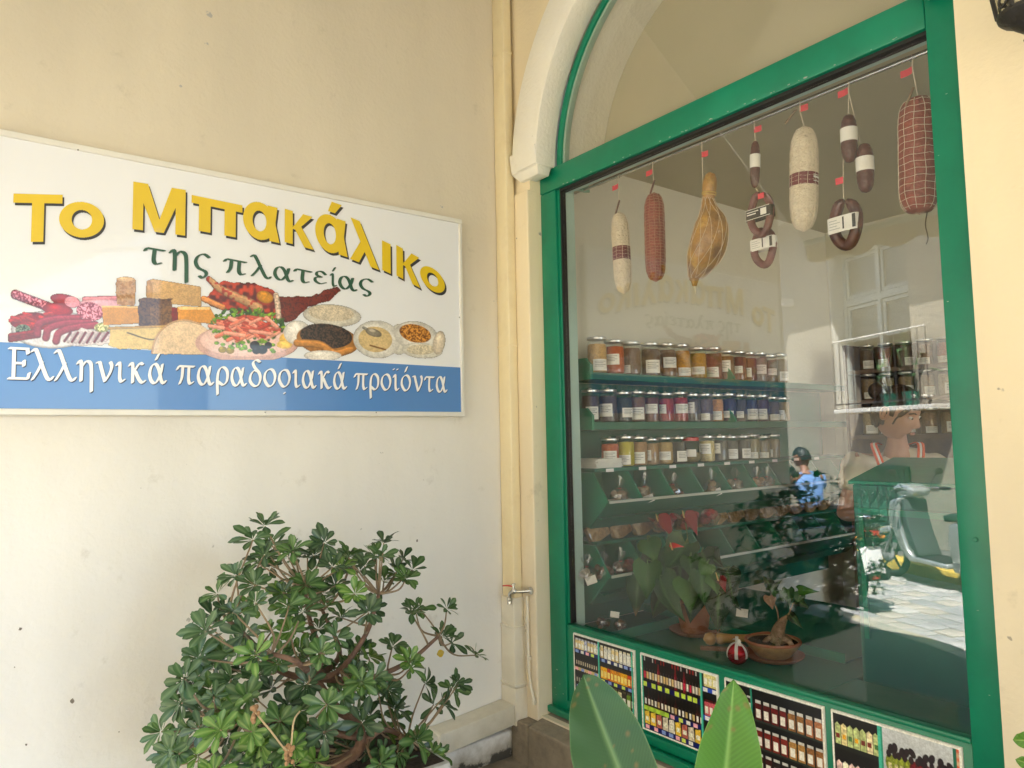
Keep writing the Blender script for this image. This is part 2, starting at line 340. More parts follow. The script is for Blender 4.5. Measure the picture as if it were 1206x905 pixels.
XL, XR, ZS, RA = .165, 1.805, .52, .772; XC = (XL+XR)/2; ZC = 2.735; Y1 = .13
fw = thing('front_wall', (0, 0, 0), 'yellow cream shop front wall with a tall arched window opening', 'wall')
def front_layer(y0, y1, r, xl, xr, zs, x0, x1, zt):
    gs = [box((x0, y0, 0), (xl, y1, ZC)), box((xr, y0, 0), (x1, y1, ZC))]
    if zs > 0: gs.append(box((xl, y0, 0), (xr, y1, zs)))
    n = 48; up = [(x0, zt), (x0, ZC)]+[(XC+r*math.cos(math.pi-math.pi*i/n), ZC+r*math.sin(math.pi*i/n)) for i in range(n+1)]+[(x1, ZC), (x1, zt)]
    # arch field as vertical strips
    xs = [XC+r*math.cos(math.pi-math.pi*i/n) for i in range(n+1)]; zs_ = [ZC+r*math.sin(math.pi*i/n) for i in range(n+1)]
    v, f = [], []
    for i in range(n+1): v += [(xs[i], y0, zs_[i]), (xs[i], y1, zs_[i]), (xs[i], y0, zt), (xs[i], y1, zt)]
    for i in range(n):
        a, b = 4*i, 4*i+4; f += [[a, b, b+2, a+2], [a+1, a+3, b+3, b+1], [a, a+1, b+1, b], [a+2, b+2, b+3, a+3]]
    gs.append((v, f)); gs += [box((x0, y0, ZC), (xs[0], y1, zt)), box((xs[-1], y0, ZC), (x1, y1, zt))]
    return join(*gs)
part('wall', front_layer(0, .10, RA, XL, XR, ZS, 0, 2.75, ZT), m_front, fw)
part('wall', join(box((5.2, 0, 0), (7, .10, ZT)), box((2.75, 0, 2.6), (5.2, .10, ZT))), m_front, fw)       # around an unseen doorway gap, added to let light into the shop
part('inner_reveal', front_layer(.101, .30, .706, .265, 1.74, -1, .26, 1.9, 3.7) if False else None or (lambda n=48: (
    [(XC+(.690)*math.cos(math.pi-math.pi*i/n), y, ZC+(.690)*math.sin(math.pi*i/n)) for i in range(n+1) for y in (.102, .30)],
    [[2*i, 2*i+1, 2*i+3, 2*i+2] for i in range(n)]))(), mat('reveal_white', (.72, .70, .60), .85, .06, 4, bump=.3), fw, 60)
# pilaster strip beside the downpipe
part('pilaster', bevel(box((.045, -.016, .50), (.1655, .045, 2.66)), .006), m_front, fw)
# archivolt moulding
def ring(r0, r1, y0, y1, a0=0, a1=math.pi, n=56, cx=XC, cz=ZC):
    v, f = [], []
    for i in range(n+1):
        a = a0+(a1-a0)*i/n
        for r, y in ((r0, y0), (r1, y0), (r1, y1), (r0, y1)): v.append((cx+r*math.cos(a), y, cz+r*math.sin(a)))
    for i in range(n):
        for k in range(4): f.append([4*i+k, 4*i+(k+1) % 4, 4*i+4+(k+1) % 4, 4*i+4+k])
    f += [[0, 3, 2, 1], [4*n, 4*n+1, 4*n+2, 4*n+3]]; return v, f
part('arch_moulding', bevel(ring(.722, .885, -.045, .061, a1=math.pi), .005, 2, 40), m_mould, fw, 40)
for sx in (-1, 1):
    xa, xb = sorted((XC+sx*.7215, XC+sx*.893))
    part('impost', bevel(hexa([(xa, -.040, 2.732), (xb, -.040, 2.732), (xb, .038, 2.732), (xa, .038, 2.732), (xa, -.052, 2.815), (xb, -.052, 2.815), (xb, .038, 2.815), (xa, .038, 2.815)]), .005), m_mould, fw, 40)
    part('impost_fillet', bevel(hexa([(xa+.03, -.018, 2.700), (xb-.018, -.018, 2.700), (xb-.018, .038, 2.700), (xa+.03, .038, 2.700), (xa+.002, -.038, 2.7315), (xb-.002, -.038, 2.7315), (xb-.002, .0378, 2.7315), (xa+.002, .0378, 2.7315)]), .003), m_mould, fw, 40)
# sill ledge of stained concrete and the raised bed in the corner
part('sill_ledge', bevel(hexa([(.165, -.075, .20), (2.7, -.075, .20), (2.7, .0, .20), (.165, 0, .20), (.165, -.07, .495), (2.7, -.07, .495), (2.7, .058, .528), (.165, .058, .528)]), .008), m_conc, fw)
part('sill_corner', bevel(box((.056, -.07, .2), (.164, -.0, .499)), .008), m_conc, fw)
bed = struct('raised_bed', bevel(join(box((.0, -1.75, .102), (.92, -.0, .345))), .012), m_conc)
bt = 0.0
upper = thing('upper_shade_storey', (0, 0, ZT), 'unseen upper storey block angled to shape the shadow in the lane', 'building')
part('wall', prism([(0.0, 0.35), (7, 3.29), (7, 9), (-4, 9), (-4, -1.33)], ZT+.01, 7.0, Matrix(((1, 0, 0, 0), (0, 0, 1, 0), (0, 1, 0, 0), (0, 0, 0, 1)))), m_front, upper)  # out of view; slanting face shaped to lay a shadow along the lane
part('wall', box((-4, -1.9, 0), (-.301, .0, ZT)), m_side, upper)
part('wall', box((-4, .001, 0), (-.301, 3.0, ZT)), m_side, upper)

# ================================================================== the shop window
win = thing('shop_window', (XC, .08, ZS), 'tall arched green painted shop window with one large pane', 'window')
GX0, GX1, GZ0, GZ1 = .279, 1.716, .888, 2.642
part('stile', bbox((.1665, .055, .53), (.262, .100, 2.642), .004), m_green, win, 30)
part('stile_bead', bbox((.2622, .066, .888), (.274, .100, 2.642), .003), m_green, win, 30)
part('stile', bbox((GX1+.002, .050, .53), (XR-.006, .100, 2.742), .005), m_green, win, 30)
part('transom', bbox((.1665, .0525, 2.643), (GX1+.0015, .100, 2.739), .005), m_green, win, 30)
part('arch_frame', bevel(ring(.692, .7205, .0625, .098), .006, 2, 40), m_green, win, 40)
part('arch_bead', ring(.680, .6915, .074, .098), mat('pale_green_putty', (.30, .42, .34), .6), win, 40)
part('gasket', join(box((.2745, .070, .888), (.2785, .0985, 2.642)), box((.28, .066, 2.632), (GX1, .0985, 2.6425)), box((GX1-.004, .072, .888), (GX1+.0018, .0985, 2.631))), m_rub, win)
part('gasket', box((XR-.0055, .052, .56), (XR-.0005, .099, 2.74)), m_rub, win)
part('pane', box((GX0, .082, GZ0), (GX1-.0045, .088, 2.6315)), GLASS, win)
n = 48; ap = [(XC+(.6795)*math.cos(math.pi*i/n), ZC+(.6795)*math.sin(math.pi*i/n)) for i in range(n+1)]
part('arch_pane', prism([(ap[0][0], 2.7405)]+ap+[(ap[-1][0], 2.7405)], .082, .088), GLASS, win)
# inner lining, pale teal
part('lining', join(box((.262, .1005, .87), (.2775, .145, 2.70)), box((.278, .1005, 2.634), (1.74, .121, 2.70)), box((1.73, .1005, .87), (1.745, .1315, 2.654))), m_teal, win)
# lower boarding that carries the photo panels
part('bottom_panel', bbox((.2625, .060, .545), (GX1+.001, .0995, .883), .003), m_green, win, 30)
part('bottom_rail', bbox((.2625, .052, .56), (GX1+.001, .0595, .592), .002), m_green, win, 30)
part('weather_bar', bbox((.1665, .030, .53), (XR-.006, .0545, .556), .004), m_green, win, 30)
part('sill_bead', bbox((.2745, .056, .874), (GX1, .0815, .8875), .003), m_green, win, 30)
m_chp = mat('chipped_paint', (.42, .46, .40), .8, .2, 50)
def chips(n, fn, smin, smax):
    for _ in range(n):
        u_ = random.random(); c = Vector(fn(u_)); a_ = random.uniform(smin, smax); b_ = a_*random.uniform(.2, .5); k_ = 7
        part('paint_chip', ([tuple(c)]+[(c.x+a_*math.cos(2*math.pi*i/k_)*random.uniform(.5, 1.1), c.y, c.z+b_*math.sin(2*math.pi*i/k_)*random.uniform(.5, 1.1)) for i in range(k_)], [[0, 1+i, 1+(i+1) % k_] for i in range(k_)]), m_chp, win)
chips(34, lambda u_: (.3+1.38*u_, .0519, 2.6475+random.uniform(-.001, .004)), .002, .008)
chips(6, lambda u_: (.18+.07*u_, .0544, random.uniform(.57, .75)), .003, .007); chips(5, lambda u_: (1.73+.05*u_, .0494, random.uniform(.7, 2.5)), .002, .004)
scr = part('screw', lathe([(.006, 0), (.006, .002), (.004, .003), (0, .003)], 10), m_green, win)
scr.data.transform(Matrix.Translation(win.location)); scr.location = Vector((1.757, .0495, 1.36))-Vector(win.location); scr.rotation_euler = (R(90), 0, 0)

# ================================================================== downpipe, drain run, tap
dp = thing('drainpipe', (.045, -.03, .5), 'square cream drainpipe running down the wall corner into a white drain', 'drainpipe')
def sq(x0, y0, z0, x1, y1, z1, b=.006): return bevel(box((x0, y0, z0), (x1, y1, z1)), b, 3)
part('pipe', sq(.002, -.062, .965, .082, -.018, 4.2), m_pipec, dp, 30)
part('joint_ring', sq(.001, -.0635, 2.005, .0835, -.0175, 2.012, .001), m_pipec, dp, 30)
part('joint_ring', sq(.001, -.0635, 3.28, .0835, -.0175, 3.29, .001), m_pipec, dp, 30)
part('socket', sq(.0005, -.070, .86, .089, -.014, .975), m_pipe, dp, 30)
part('socket', sq(.0003, -.073, .62, .093, -.012, .861), m_pipe, dp, 30)
part('elbow', sq(.0002, -.076, .475, .097, -.010, .621), m_pipe, dp, 30)
part('socket_rim', sq(-.0, -.0745, .853, .0945, -.0115, .8625, .002), m_pipe, dp, 30); part('socket_rim', sq(-.0, -.0775, .628, .0985, -.0095, .637, .002), m_pipe, dp, 30)
def run(y0, z0, y1, z1, w=.0): return bevel(hexa([(.0, y0, z0-.075), (.095+w, y0, z0-.078), (.095+w, y1, z1-.078), (0, y1, z1-.075), (0, y0, z0), (.095+w, y0, z0), (.095+w, y1, z1), (0, y1, z1)]), .006, 2)
zz = lambda y: .560+(y+.08)*.085
part('drain_run', run(-.42, zz(-.42), -.0765, zz(-.0765)), m_pipe, dp, 30)
part('drain_run', run(-1.75, zz(-1.75), -.421, zz(-.421), -.003), m_pipe, dp, 30)
part('clip', run(-.435, zz(-.435)+.006, -.412, zz(-.412)+.006, .008), m_pipe, dp, 30)
tap = thing('garden_tap', (.105, -.05, .98), 'small outdoor metal tap with a red lever on the drainpipe corner', 'tap')
tz = H(603, 697, 1, -.06).z
tp = [H(625, 696, 1, -.02), H(612, 697, 1, -.06), H(605, 697, 1, -.075), H(601, 700, 1, -.08), H(600, 708, 1, -.08)]
part('spout', tube(smoothpts(tp, 5), [.007]*8+[.0085]*13, 10), m_steel, tap, 50)
part('spout_nozzle', lathe([(.009, 0), (.009, .008), (.0075, .016), (.0105, .017), (.0105, .024), (.008, .026)], 14, (tp[-1].x, tp[-1].y, tp[-1].z-.012)), m_steel, tap, 40)
part('valve_body', join(ellipsoid((tp[2].x+.002, tp[2].y, tp[2].z+.002), (.012, .011, .012), 12, 8), lathe([(.006, 0), (.006, .018), (.008, .019), (.008, .024)], 10, (tp[2].x, tp[2].y, tp[2].z+.008))), m_steel, tap, 50)
e0 = H(604, 691, 1, -.075); e1 = H(593, 690, 1, -.08)
part('lever', bevel(tube([e0, (e0+e1)/2+Vector((0, 0, .002)), e1], [.006, .007, .0075], 8, flat=.4), .001), mat('red_lever', (.6, .03, .02), .4), tap, 50)
fl = part('wall_flange', join(lathe([(.016, 0), (.016, .006), (.010, .008)], 14), lathe([(.0, -.03), (.011, -.028), (.011, .0)], 12)), m_steel, tap, 40)
fl.data.transform(Matrix.Translation(tap.location)); fl.location = Vector((tp[0].x, -.018, tp[0].z))-tap.location; fl.rotation_euler = (R(90), 0, 0)
wp = thing('water_pipe', (.13, -.03, .5), 'thin white water pipe running down from the tap to the ledge', 'pipe')
q = [H(621, 702, 1, -.026), H(622, 760, 1, -.026), H(624, 800, 1, -.026), H(629, 826, 1, -.030)]
part('pipe', tube(smoothpts(q, 6), .0058, 10), m_pipe, wp, 50)
for (a, b) in ((621, 730), (623, 775), (629, 827)):
    c = H(a, b, 1, -.026); part('pipe_clip', join(lathe([(.009, -.008), (.009, .008)], 12, (c.x, c.y, c.z)), box((c.x-.004, c.y, c.z-.004), (c.x+.004, -.016, c.z+.004))), m_pipe, wp, 40)

# ================================================================== street lantern above, on the right
lan = thing('wall_lantern', (1.98, -.12, 2.47), 'black wrought wall lantern at the top right corner beside the window', 'lantern')
lm = mat('lantern_iron', (.02, .018, .016), .45, bump=.3, bscale=80)
b0 = H(1212, 34, 1, -.16)
c = (b0.x+.002, -.16, b0.z-.004)
def hexring(r, z): return [(c[0]+r*math.cos(math.pi/3*k+.3), c[1]+r*math.sin(math.pi/3*k+.3), c[2]+z) for k in range(6)]
part('base', lathe([(0, -.03), (.010, -.028), (.013, -.018), (.008, -.008), (.016, 0), (.030, .012), (.036, .018), (.05, .026), (.056, .034), (.056, .042)], 18, c), lm, lan, 35)
for k in range(6):
    a, b = hexring(.054, .04)[k], hexring(.085, .26)[k]; part('frame_bar', tube([a, b], .0045, 6), lm, lan)
for k in range(6):
    A, B = hexring(.052, .042), hexring(.083, .26); part('glass_panel', ([A[k], A[(k+1) % 6], B[(k+1) % 6], B[k]], [[0, 1, 2, 3]]), glassmat('lantern_glass', .1, (.8, .8, .75), .1) if 'lantern_glass' not in MATS else MATS['lantern_glass'], lan)
for k in range(6): 
    A = hexring(.056, .05); part('scroll', torus(.014, .003, 14, 6, T(*((Vector(A[k])+Vector(A[(k+1) % 6]))/2+Vector((0, 0, .018)))) @ RZ(math.pi/3*(k+.5)+.3) @ RY(R(90))), lm, lan)
part('roof', lathe([(.10, .26), (.10, .268), (.05, .33), (.02, .36), (0, .38)], 6, c), lm, lan)
part('bracket', tube(smoothpts([(c[0], c[1], c[2]+.37), (c[0], c[1]+.02, c[2]+.42), (c[0], -.0, c[2]+.30)], 6), .008, 8), lm, lan)

# ================================================================== awning over the shop terrace
aw = thing('awning', (3, 0, 4.2), 'olive beige canvas awning stretched out over the shop terrace', 'awning')
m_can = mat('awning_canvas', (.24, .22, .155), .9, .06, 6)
_n = m_can.node_tree; _t = _n.nodes.new('ShaderNodeBsdfTranslucent'); _t.inputs[0].default_value = (.45, .41, .30, 1); _x = _n.nodes.new('ShaderNodeMixShader'); _x.inputs[0].default_value = .11
_n.links.new(_n.nodes['Principled BSDF'].outputs[0], _x.inputs[1]); _n.links.new(_t.outputs[0], _x.inputs[2]); _n.links.new(_x.outputs[0], _n.nodes['Material Output'].inputs['Surface'])

AZ = lambda y: 4.235+.653*y
part('canvas', gridsurf(lambda u, v: (.0015+u*6.9, -.02-v*2.15, AZ(-.02-v*2.15)-.03*math.sin(math.pi*v)*abs(math.sin(u*6.9*math.pi/1.4))), 60, 10), m_can, aw, 1)
def val(u, v): x = .012+u*6.9; return (x, -2.175-.006*math.sin(x*40), AZ(-2.17)-v*(.11+.04*abs(math.sin(x*math.pi/.23))))
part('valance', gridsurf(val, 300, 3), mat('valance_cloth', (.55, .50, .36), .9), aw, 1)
part('front_bar', tube([(.012, -2.165, AZ(-2.165)-.012), (6.9, -2.165, AZ(-2.165)-.012)], .018, 10), m_teal, aw, 50)
for x in (3.3, 5.6): part('folding_arm', join(tube([(x, -.04, 3.2), (x+.25, -1.1, 3.05), (x, -2.16, AZ(-2.165)-.03)], .02, 10)), m_teal, aw, 50)
# ================================================================== the shop sign
SX = .030
s_tl, s_tr, s_bl, s_br = H(0, 163, 0, SX), H(541, 263, 0, SX), H(0, 484, 0, SX), H(544, 486, 0, SX)
SY0, SY1, SZ0, SZ1 = -1.835, -.2665, 1.727, 2.508
sign = thing('shop_sign', (0, (SY0+SY1)/2, SZ0), 'wide white shop sign with yellow lettering, food picture and blue band', 'sign')
m_print = mat('sign_white_print', (.78, .79, .82), .35, .015, 3, coat=.3)
part('panel', box((.004, SY0, SZ0), (SX-.002, SY1, SZ1)), m_print, sign)
fr = .013
part('frame', bevel(join(box((.002, SY0-.012, SZ1-.004), (.036, SY1+.010, SZ1+.014)), box((.002, SY0-.012, SZ0-.014), (.036, SY1+.010, SZ0+.004)), box((.002, SY1-.004, SZ0+.0045), (.0355, SY1+.0095, SZ1-.0045)), box((.002, SY0-.012, SZ0+.0045), (.0355, SY0+.003, SZ1-.0045))), .002, 1), mat('sign_frame', (.72, .70, .64), .4, .06, 5), sign)
for (a, b) in ((541, 374), (312, 486), (92, 177), (443, 486)):
    c = H(a, b, 0, .036); o = part('rivet', lathe([(.003, 0), (.0025, .0015), (0, .002)], 8), m_steel, sign); o.data.transform(Matrix.Translation(sign.location)); o.location = c-Vector(sign.location); o.rotation_euler = (0, R(90), 0)
def SP(px, py, dx=0.0): return H(px, py, 0, SX+dx)
# blue band
pts = [SP(px, 403+30*px/543) for px in (0, 60, 130, 200, 270, 340, 410, 480, 543)]
top = [(-.001, min(p.y, SY1-.0045), p.z) for p in pts]; top[0] = (0, SY0+.0035, top[0][2]); top[-1] = (0, SY1-.0045, top[-1][2])
v = []; f = []
for i, p in enumerate(top): v += [(SX-.0012, p[1], SZ0+.0045), (SX-.0012, p[1], p[2])]
for i in range(len(top)-1): f.append([2*i, 2*i+2, 2*i+3, 2*i+1])
part('blue_band', (v, f), mat('sign_blue_print', (.065, .215, .54), .35, .03, 4, coat=.3), sign)

# ---- yellow letters: each set where it stands along the arch
m_yellow = mat('yellow_print', (.72, .50, .008), .4, .03, 10, coat=.3); m_shadow = mat('letter_shadow_print', (.03, .03, .035), .5)
def hull2(P):
    P = P[np.lexsort((P[:, 1], P[:, 0]))]
    def half(Q):
        o = []
        for c in Q:
            while len(o) > 1 and (o[-1][0]-o[-2][0])*(c[1]-o[-2][1])-(o[-1][1]-o[-2][1])*(c[0]-o[-2][0]) <= 0: o.pop()
            o.append(c)
        return o
    return np.array(half(P)[:-1]+half(P[::-1])[:-1])
def hull_rects(hulls, dy):                             # union of convex pieces as thin rows: nothing overlaps
    y0 = min(h[:, 1].min() for h in hulls); y1 = max(h[:, 1].max() for h in hulls); rects = []; y = y0
    while y < y1:
        iv = []; ym = y+dy/2
        for h in hulls:
            if h[:, 1].min() > ym or h[:, 1].max() < ym: continue
            A, B = h, np.roll(h, -1, 0); m_ = (A[:, 1] <= ym) != (B[:, 1] <= ym)
            if m_.sum() < 2: continue
            t = (ym-A[m_, 1])/(B[m_, 1]-A[m_, 1]); X = A[m_, 0]+t*(B[m_, 0]-A[m_, 0]); iv.append((X.min(), X.max()))
        iv.sort(); o = []
        for s_, e_ in iv:
            if o and s_ <= o[-1][1]+1e-4: o[-1][1] = max(o[-1][1], e_)
            else: o.append([s_, e_])
        for s_, e_ in o: rects.append((s_, e_, y, min(y+dy, y1)))
        y += dy
    return rects
def _rc(x0, y0, x1, y1): return [(x0, y0), (x1, y0), (x1, y1), (x0, y1)]
def _ring(cx, cy, ro, ri, n=40):
    P_ = lambda r_, k: (cx+r_[0]*math.cos(2*math.pi*k/n), cy+r_[1]*math.sin(2*math.pi*k/n)); return [[P_(ro, k), P_(ro, k+1), P_(ri, k+1), P_(ri, k)] for k in range(n)]
SANS = {'Τ': [_rc(0, 1.11, 1.12, 1.37), _rc(.42, 0, .70, 1.37)], 'ο': _ring(.5, .5, (.53, .53), (.24, .29)),
 'Μ': [_rc(0, 0, .26, 1.37), _rc(1.09, 0, 1.35, 1.37), [(.04, 1.37), (.37, 1.37), (.79, 0), (.56, 0)], [(.98, 1.37), (1.31, 1.37), (.79, 0), (.56, 0)]],
 'π': [_rc(0, .77, 1.2, 1), _rc(.17, 0, .44, .9), _rc(.77, 0, 1.04, .9)], 'α': _ring(.44, .5, (.45, .53), (.19, .29))+[[(.66, 1), (.94, 1), (.88, .5), (.66, .5)], [(.66, .52), (.88, .52), (1.0, 0), (.72, 0)]],
 'κ': [_rc(0, 0, .27, 1), [(.62, 1), (.95, 1), (.46, .50), (.22, .44)], [(.28, .56), (.50, .68), (.99, 0), (.66, 0)]],
 'λ': [[(.02, 1.37), (.33, 1.37), (1.0, 0), (.70, 0)], [(.36, .72), (.52, .98), (.60, .62), (.56, .50)], [(.37, .74), (.58, .60), (.30, 0), (0, 0)]], 'ι': [_rc(0, 0, .27, 1)]}
SANS['ά'] = SANS['α']+[[(.38, 1.12), (.60, 1.12), (.82, 1.42), (.50, 1.42)]]
def glyphmesh(ch, off=0):
    v, f = [], []
    for a, b, y0, y1 in hull_rects([hull2(np.array(h, float)) for h in SANS[ch]], .0125):
        k = len(v); v += [(a, y0, 0), (b, y0, 0), (b, y1, 0), (a, y1, 0)]; f.append([k, k+1, k+2, k+3])
    return v, f
def place_glyph(g, cpx, cpy, wpx, hpx, ang, dx):
    C = SP(cpx, cpy); up = SP(cpx, cpy-hpx/2)-SP(cpx, cpy+hpx/2); rt = SP(cpx+wpx/2, cpy)-SP(cpx-wpx/2, cpy)
    Wd, Hd = rt.y, up.z; a = math.radians(ang); ca, sa = math.cos(a), math.sin(a)
    xs = [p[0] for p in g[0]]; ys = [p[1] for p in g[0]]; mx, my = (min(xs)+max(xs))/2, (min(ys)+max(ys))/2; w0, h0 = max(xs)-min(xs), max(ys)-min(ys)
    # the measured box is that of the turned letter
    hh = max(Hd-abs(math.tan(a))*Wd, Hd*.6); out = []      # stems stay upright, the line of writing climbs or falls
    for x, y in zip(xs, ys):
        u_, v_ = (x-mx)/w0*Wd, (y-my)/h0*hh; out.append((SX+dx, C.y+u_, C.z+v_+math.tan(a)*u_))
    return (out, g[1])
YL = [('Τ', 45.5, 258, 58, 64, 9), ('ο', 97.5, 260, 53, 46, 5), ('Μ', 189, 247.5, 62, 56, 1), ('π', 257, 257, 60, 42, -2), ('α', 309, 262, 43, 47, -4), ('κ', 353.5, 271.5, 34, 43, -7),
      ('ά', 391.5, 269, 38, 67, -9), ('λ', 430.5, 288.5, 34, 57, -13), ('ι', 456, 304, 10, 38, -16), ('κ', 482, 315.5, 28, 47, -20), ('ο', 510.5, 330.5, 29, 39, -20)]
fr_, bk_ = [], []
for ch, cx, cy, w_, h_, a in YL:
    g = glyphmesh(ch, .034); fr_.append(place_glyph(g, cx-1, cy-1, w_, h_, a, .0006)); bk_.append(place_glyph(g, cx+1, cy+2, w_, h_, a, .0))
for g in fr_: part('letter', g, m_yellow, sign)
for g in bk_: part('letter_shadow', g, m_shadow, sign)

# ---- broad-nib Greek book letters, drawn with a pen
def nib_glyph(strokes, nib=(.105, .032), ang=28, rows=70):
    a = math.radians(ang); N8 = []
    for k in range(10):
        t = 2*math.pi*k/10; x, y = nib[0]*math.cos(t), nib[1]*math.sin(t); N8.append((x*math.cos(a)-y*math.sin(a), x*math.sin(a)+y*math.cos(a)))
    N8 = np.array(N8); hulls = []
    for st in strokes:
        closed = len(st) > 2 and st[0] == st[-1]; pts = smoothpts([(p[0], p[1], 0) for p in (st[:-1] if closed else st)], 7, closed) if len(st) > 2 else [np.array([*st[0], 0]), np.array([*st[1], 0])]
        if closed: pts = pts+[pts[0]]
        for p, q in zip(pts[:-1], pts[1:]):
            P = np.vstack([N8+p[:2], N8+q[:2]]); P = P[np.lexsort((P[:, 1], P[:, 0]))]
            def half(Q):
                o = []
                for c in Q:
                    while len(o) > 1 and (o[-1][0]-o[-2][0])*(c[1]-o[-2][1])-(o[-1][1]-o[-2][1])*(c[0]-o[-2][0]) <= 0: o.pop()
                    o.append(c)
                return o
            hulls.append(np.array(half(P)[:-1]+half(P[::-1])[:-1]))
    y0 = min(h[:, 1].min() for h in hulls); y1 = max(h[:, 1].max() for h in hulls); dy = 2.0/rows; rects = []
    def spans(y):
        iv = []
        for h in hulls:
            if h[:, 1].min() > y or h[:, 1].max() < y: continue
            A, B = h, np.roll(h, -1, 0); m_ = (A[:, 1] <= y) != (B[:, 1] <= y)
            if m_.sum() < 2: continue
            t = (y-A[m_, 1])/(B[m_, 1]-A[m_, 1]); X = A[m_, 0]+t*(B[m_, 0]-A[m_, 0]); iv.append((X.min(), X.max()))
        iv.sort(); o = []
        for s_, e_ in iv:
            if o and s_ <= o[-1][1]+1e-4: o[-1][1] = max(o[-1][1], e_)
            else: o.append([s_, e_])
        return o
    y = y0
    while y < y1:
        for s_, e_ in spans(y+dy/2): rects.append((s_, e_, y, min(y+dy, y1)))
        y += dy
    xs = [r[0] for r in rects]+[r[1] for r in rects]; return rects, min(xs), max(xs)
io = [(0, .84), (.12, .98), (.17, .8), (.17, .22), (.27, .02), (.43, .12)]
GL = {
 'Ε': [[(.08, .02), (1.0, .02)], [(.3, .02), (.3, 1.42)], [(.08, 1.42), (.95, 1.42)], [(.3, .74), (.78, .74)], [(.94, 1.42), (.98, 1.2)], [(1.0, .02), (1.06, .28)], [(.79, .62), (.79, .86)]],
 'λ': [[(0, 1.32), (.13, 1.44), (.27, 1.25), (.58, .5), (.78, .08), (.95, .0), (1.05, .13)], [(.50, .80), (.28, .36), (.05, .0)]],
 'η': [[(0, .84), (.12, .98), (.2, .8), (.2, 0)], [(.2, .66), (.45, .96), (.68, .88), (.74, .5), (.76, -.5)]],
 'ν': [[(0, .93), (.14, .93), (.24, .62), (.44, .02)], [(.44, .02), (.70, .42), (.80, .78), (.72, .98)]],
 'ι': [io], 'ί': [io, [(.18, 1.22), (.34, 1.5)]], 'ϊ': [io, [(.0, 1.32), (.03, 1.33)], [(.32, 1.32), (.35, 1.33)]],
 'κ': [[(0, .84), (.12, .98), (.2, .8), (.2, 0)], [(.76, .93), (.58, .97), (.2, .46)], [(.34, .56), (.58, .14), (.76, .0), (.90, .10)]],
 'α': [[(.80, .97), (.70, .5), (.44, .03), (.20, .06), (.06, .42), (.16, .84), (.40, .98), (.60, .70), (.74, .16), (.88, .0), (1.0, .12)]],
 'π': [[(-.02, .76), (.1, .93), (.3, .92), (1.0, .93)], [(.32, .9), (.27, .35), (.14, .02)], [(.70, .9), (.68, .25), (.78, .02), (.94, .10)]],
 'ρ': [[(.10, -.5), (.08, .3), (.18, .8), (.45, .98), (.72, .74), (.70, .25), (.45, .02), (.12, .18)]],
 'δ': [[(.74, 1.36), (.52, 1.46), (.28, 1.32), (.38, 1.05), (.70, .74), (.78, .4), (.62, .06), (.34, .02), (.08, .28), (.14, .66), (.40, .88), (.56, .84)]],
 'ο': [[(.42, .98), (.12, .78), (.06, .38), (.34, .02), (.66, .16), (.80, .56), (.66, .9), (.42, .98)]],
 'τ': [[(0, .76), (.1, .93), (.3, .92), (.82, .93)], [(.42, .9), (.38, .25), (.48, .02), (.68, .12)]],
 'ε': [[(.70, .80), (.46, .98), (.2, .88), (.16, .64), (.44, .53)], [(.44, .53), (.1, .42), (.08, .14), (.36, .0), (.70, .16)]],
 'ς': [[(.76, .84), (.5, .98), (.2, .8), (.08, .45), (.22, .12), (.56, -.02), (.62, -.22), (.44, -.44), (.28, -.36)]],
}
GL['ά'] = GL['α']+[[(.42, 1.22), (.58, 1.5)]]; GL['ό'] = GL['ο']+[[(.38, 1.22), (.54, 1.5)]]; GL['σ'] = GL['ο']+[[(.42, -.34), (.44, -.33)]]
GC = {}
def glyph(c):
    if c not in GC: GC[c] = nib_glyph(GL[c])
    return GC[c]
def rects_to(rects, fn):
    v, f = [], []
    for a, b, y0, y1 in rects:
        k = len(v); v += [fn(a, y0), fn(b, y0), fn(b, y1), fn(a, y1)]; f.append([k, k+1, k+2, k+3])
    return v, f
m_wl = mat('white_print', (.86, .86, .86), .4, coat=.3); m_dg = mat('dark_green_print', (.012, .075, .035), .4); m_nv = mat('navy_shadow_print', (.01, .03, .09), .5)
# white line on the blue band
text = 'Ελληνικά παραδοσιακά προϊόντα'
A, B = SP(8, 446), SP(527, 462); adv = []; x = 0
for c in text:
    if c == ' ': x += .42; continue
    r, x0, x1 = glyph(c); adv.append((c, x-x0)); x += (x1-x0)+.10-(.16 if c in 'Ελ' else 0)
k = (B.y-A.y)/(x-.1); xh = .0605
for c, ox in adv:
    for dx, dyy, dz, m_, nm in ((0, .0022, -.0028, m_nv, 'letter_shadow'), (.0006, 0, 0, m_wl, 'letter')):
        t = lambda a, b: (SX+dx, A.y+(ox+a)*k+dyy, A.z+(B.z-A.z)*((ox+a)*k/(B.y-A.y))+b*xh+dz)
        part(nm, rects_to(glyph(c)[0], t), m_, sign)
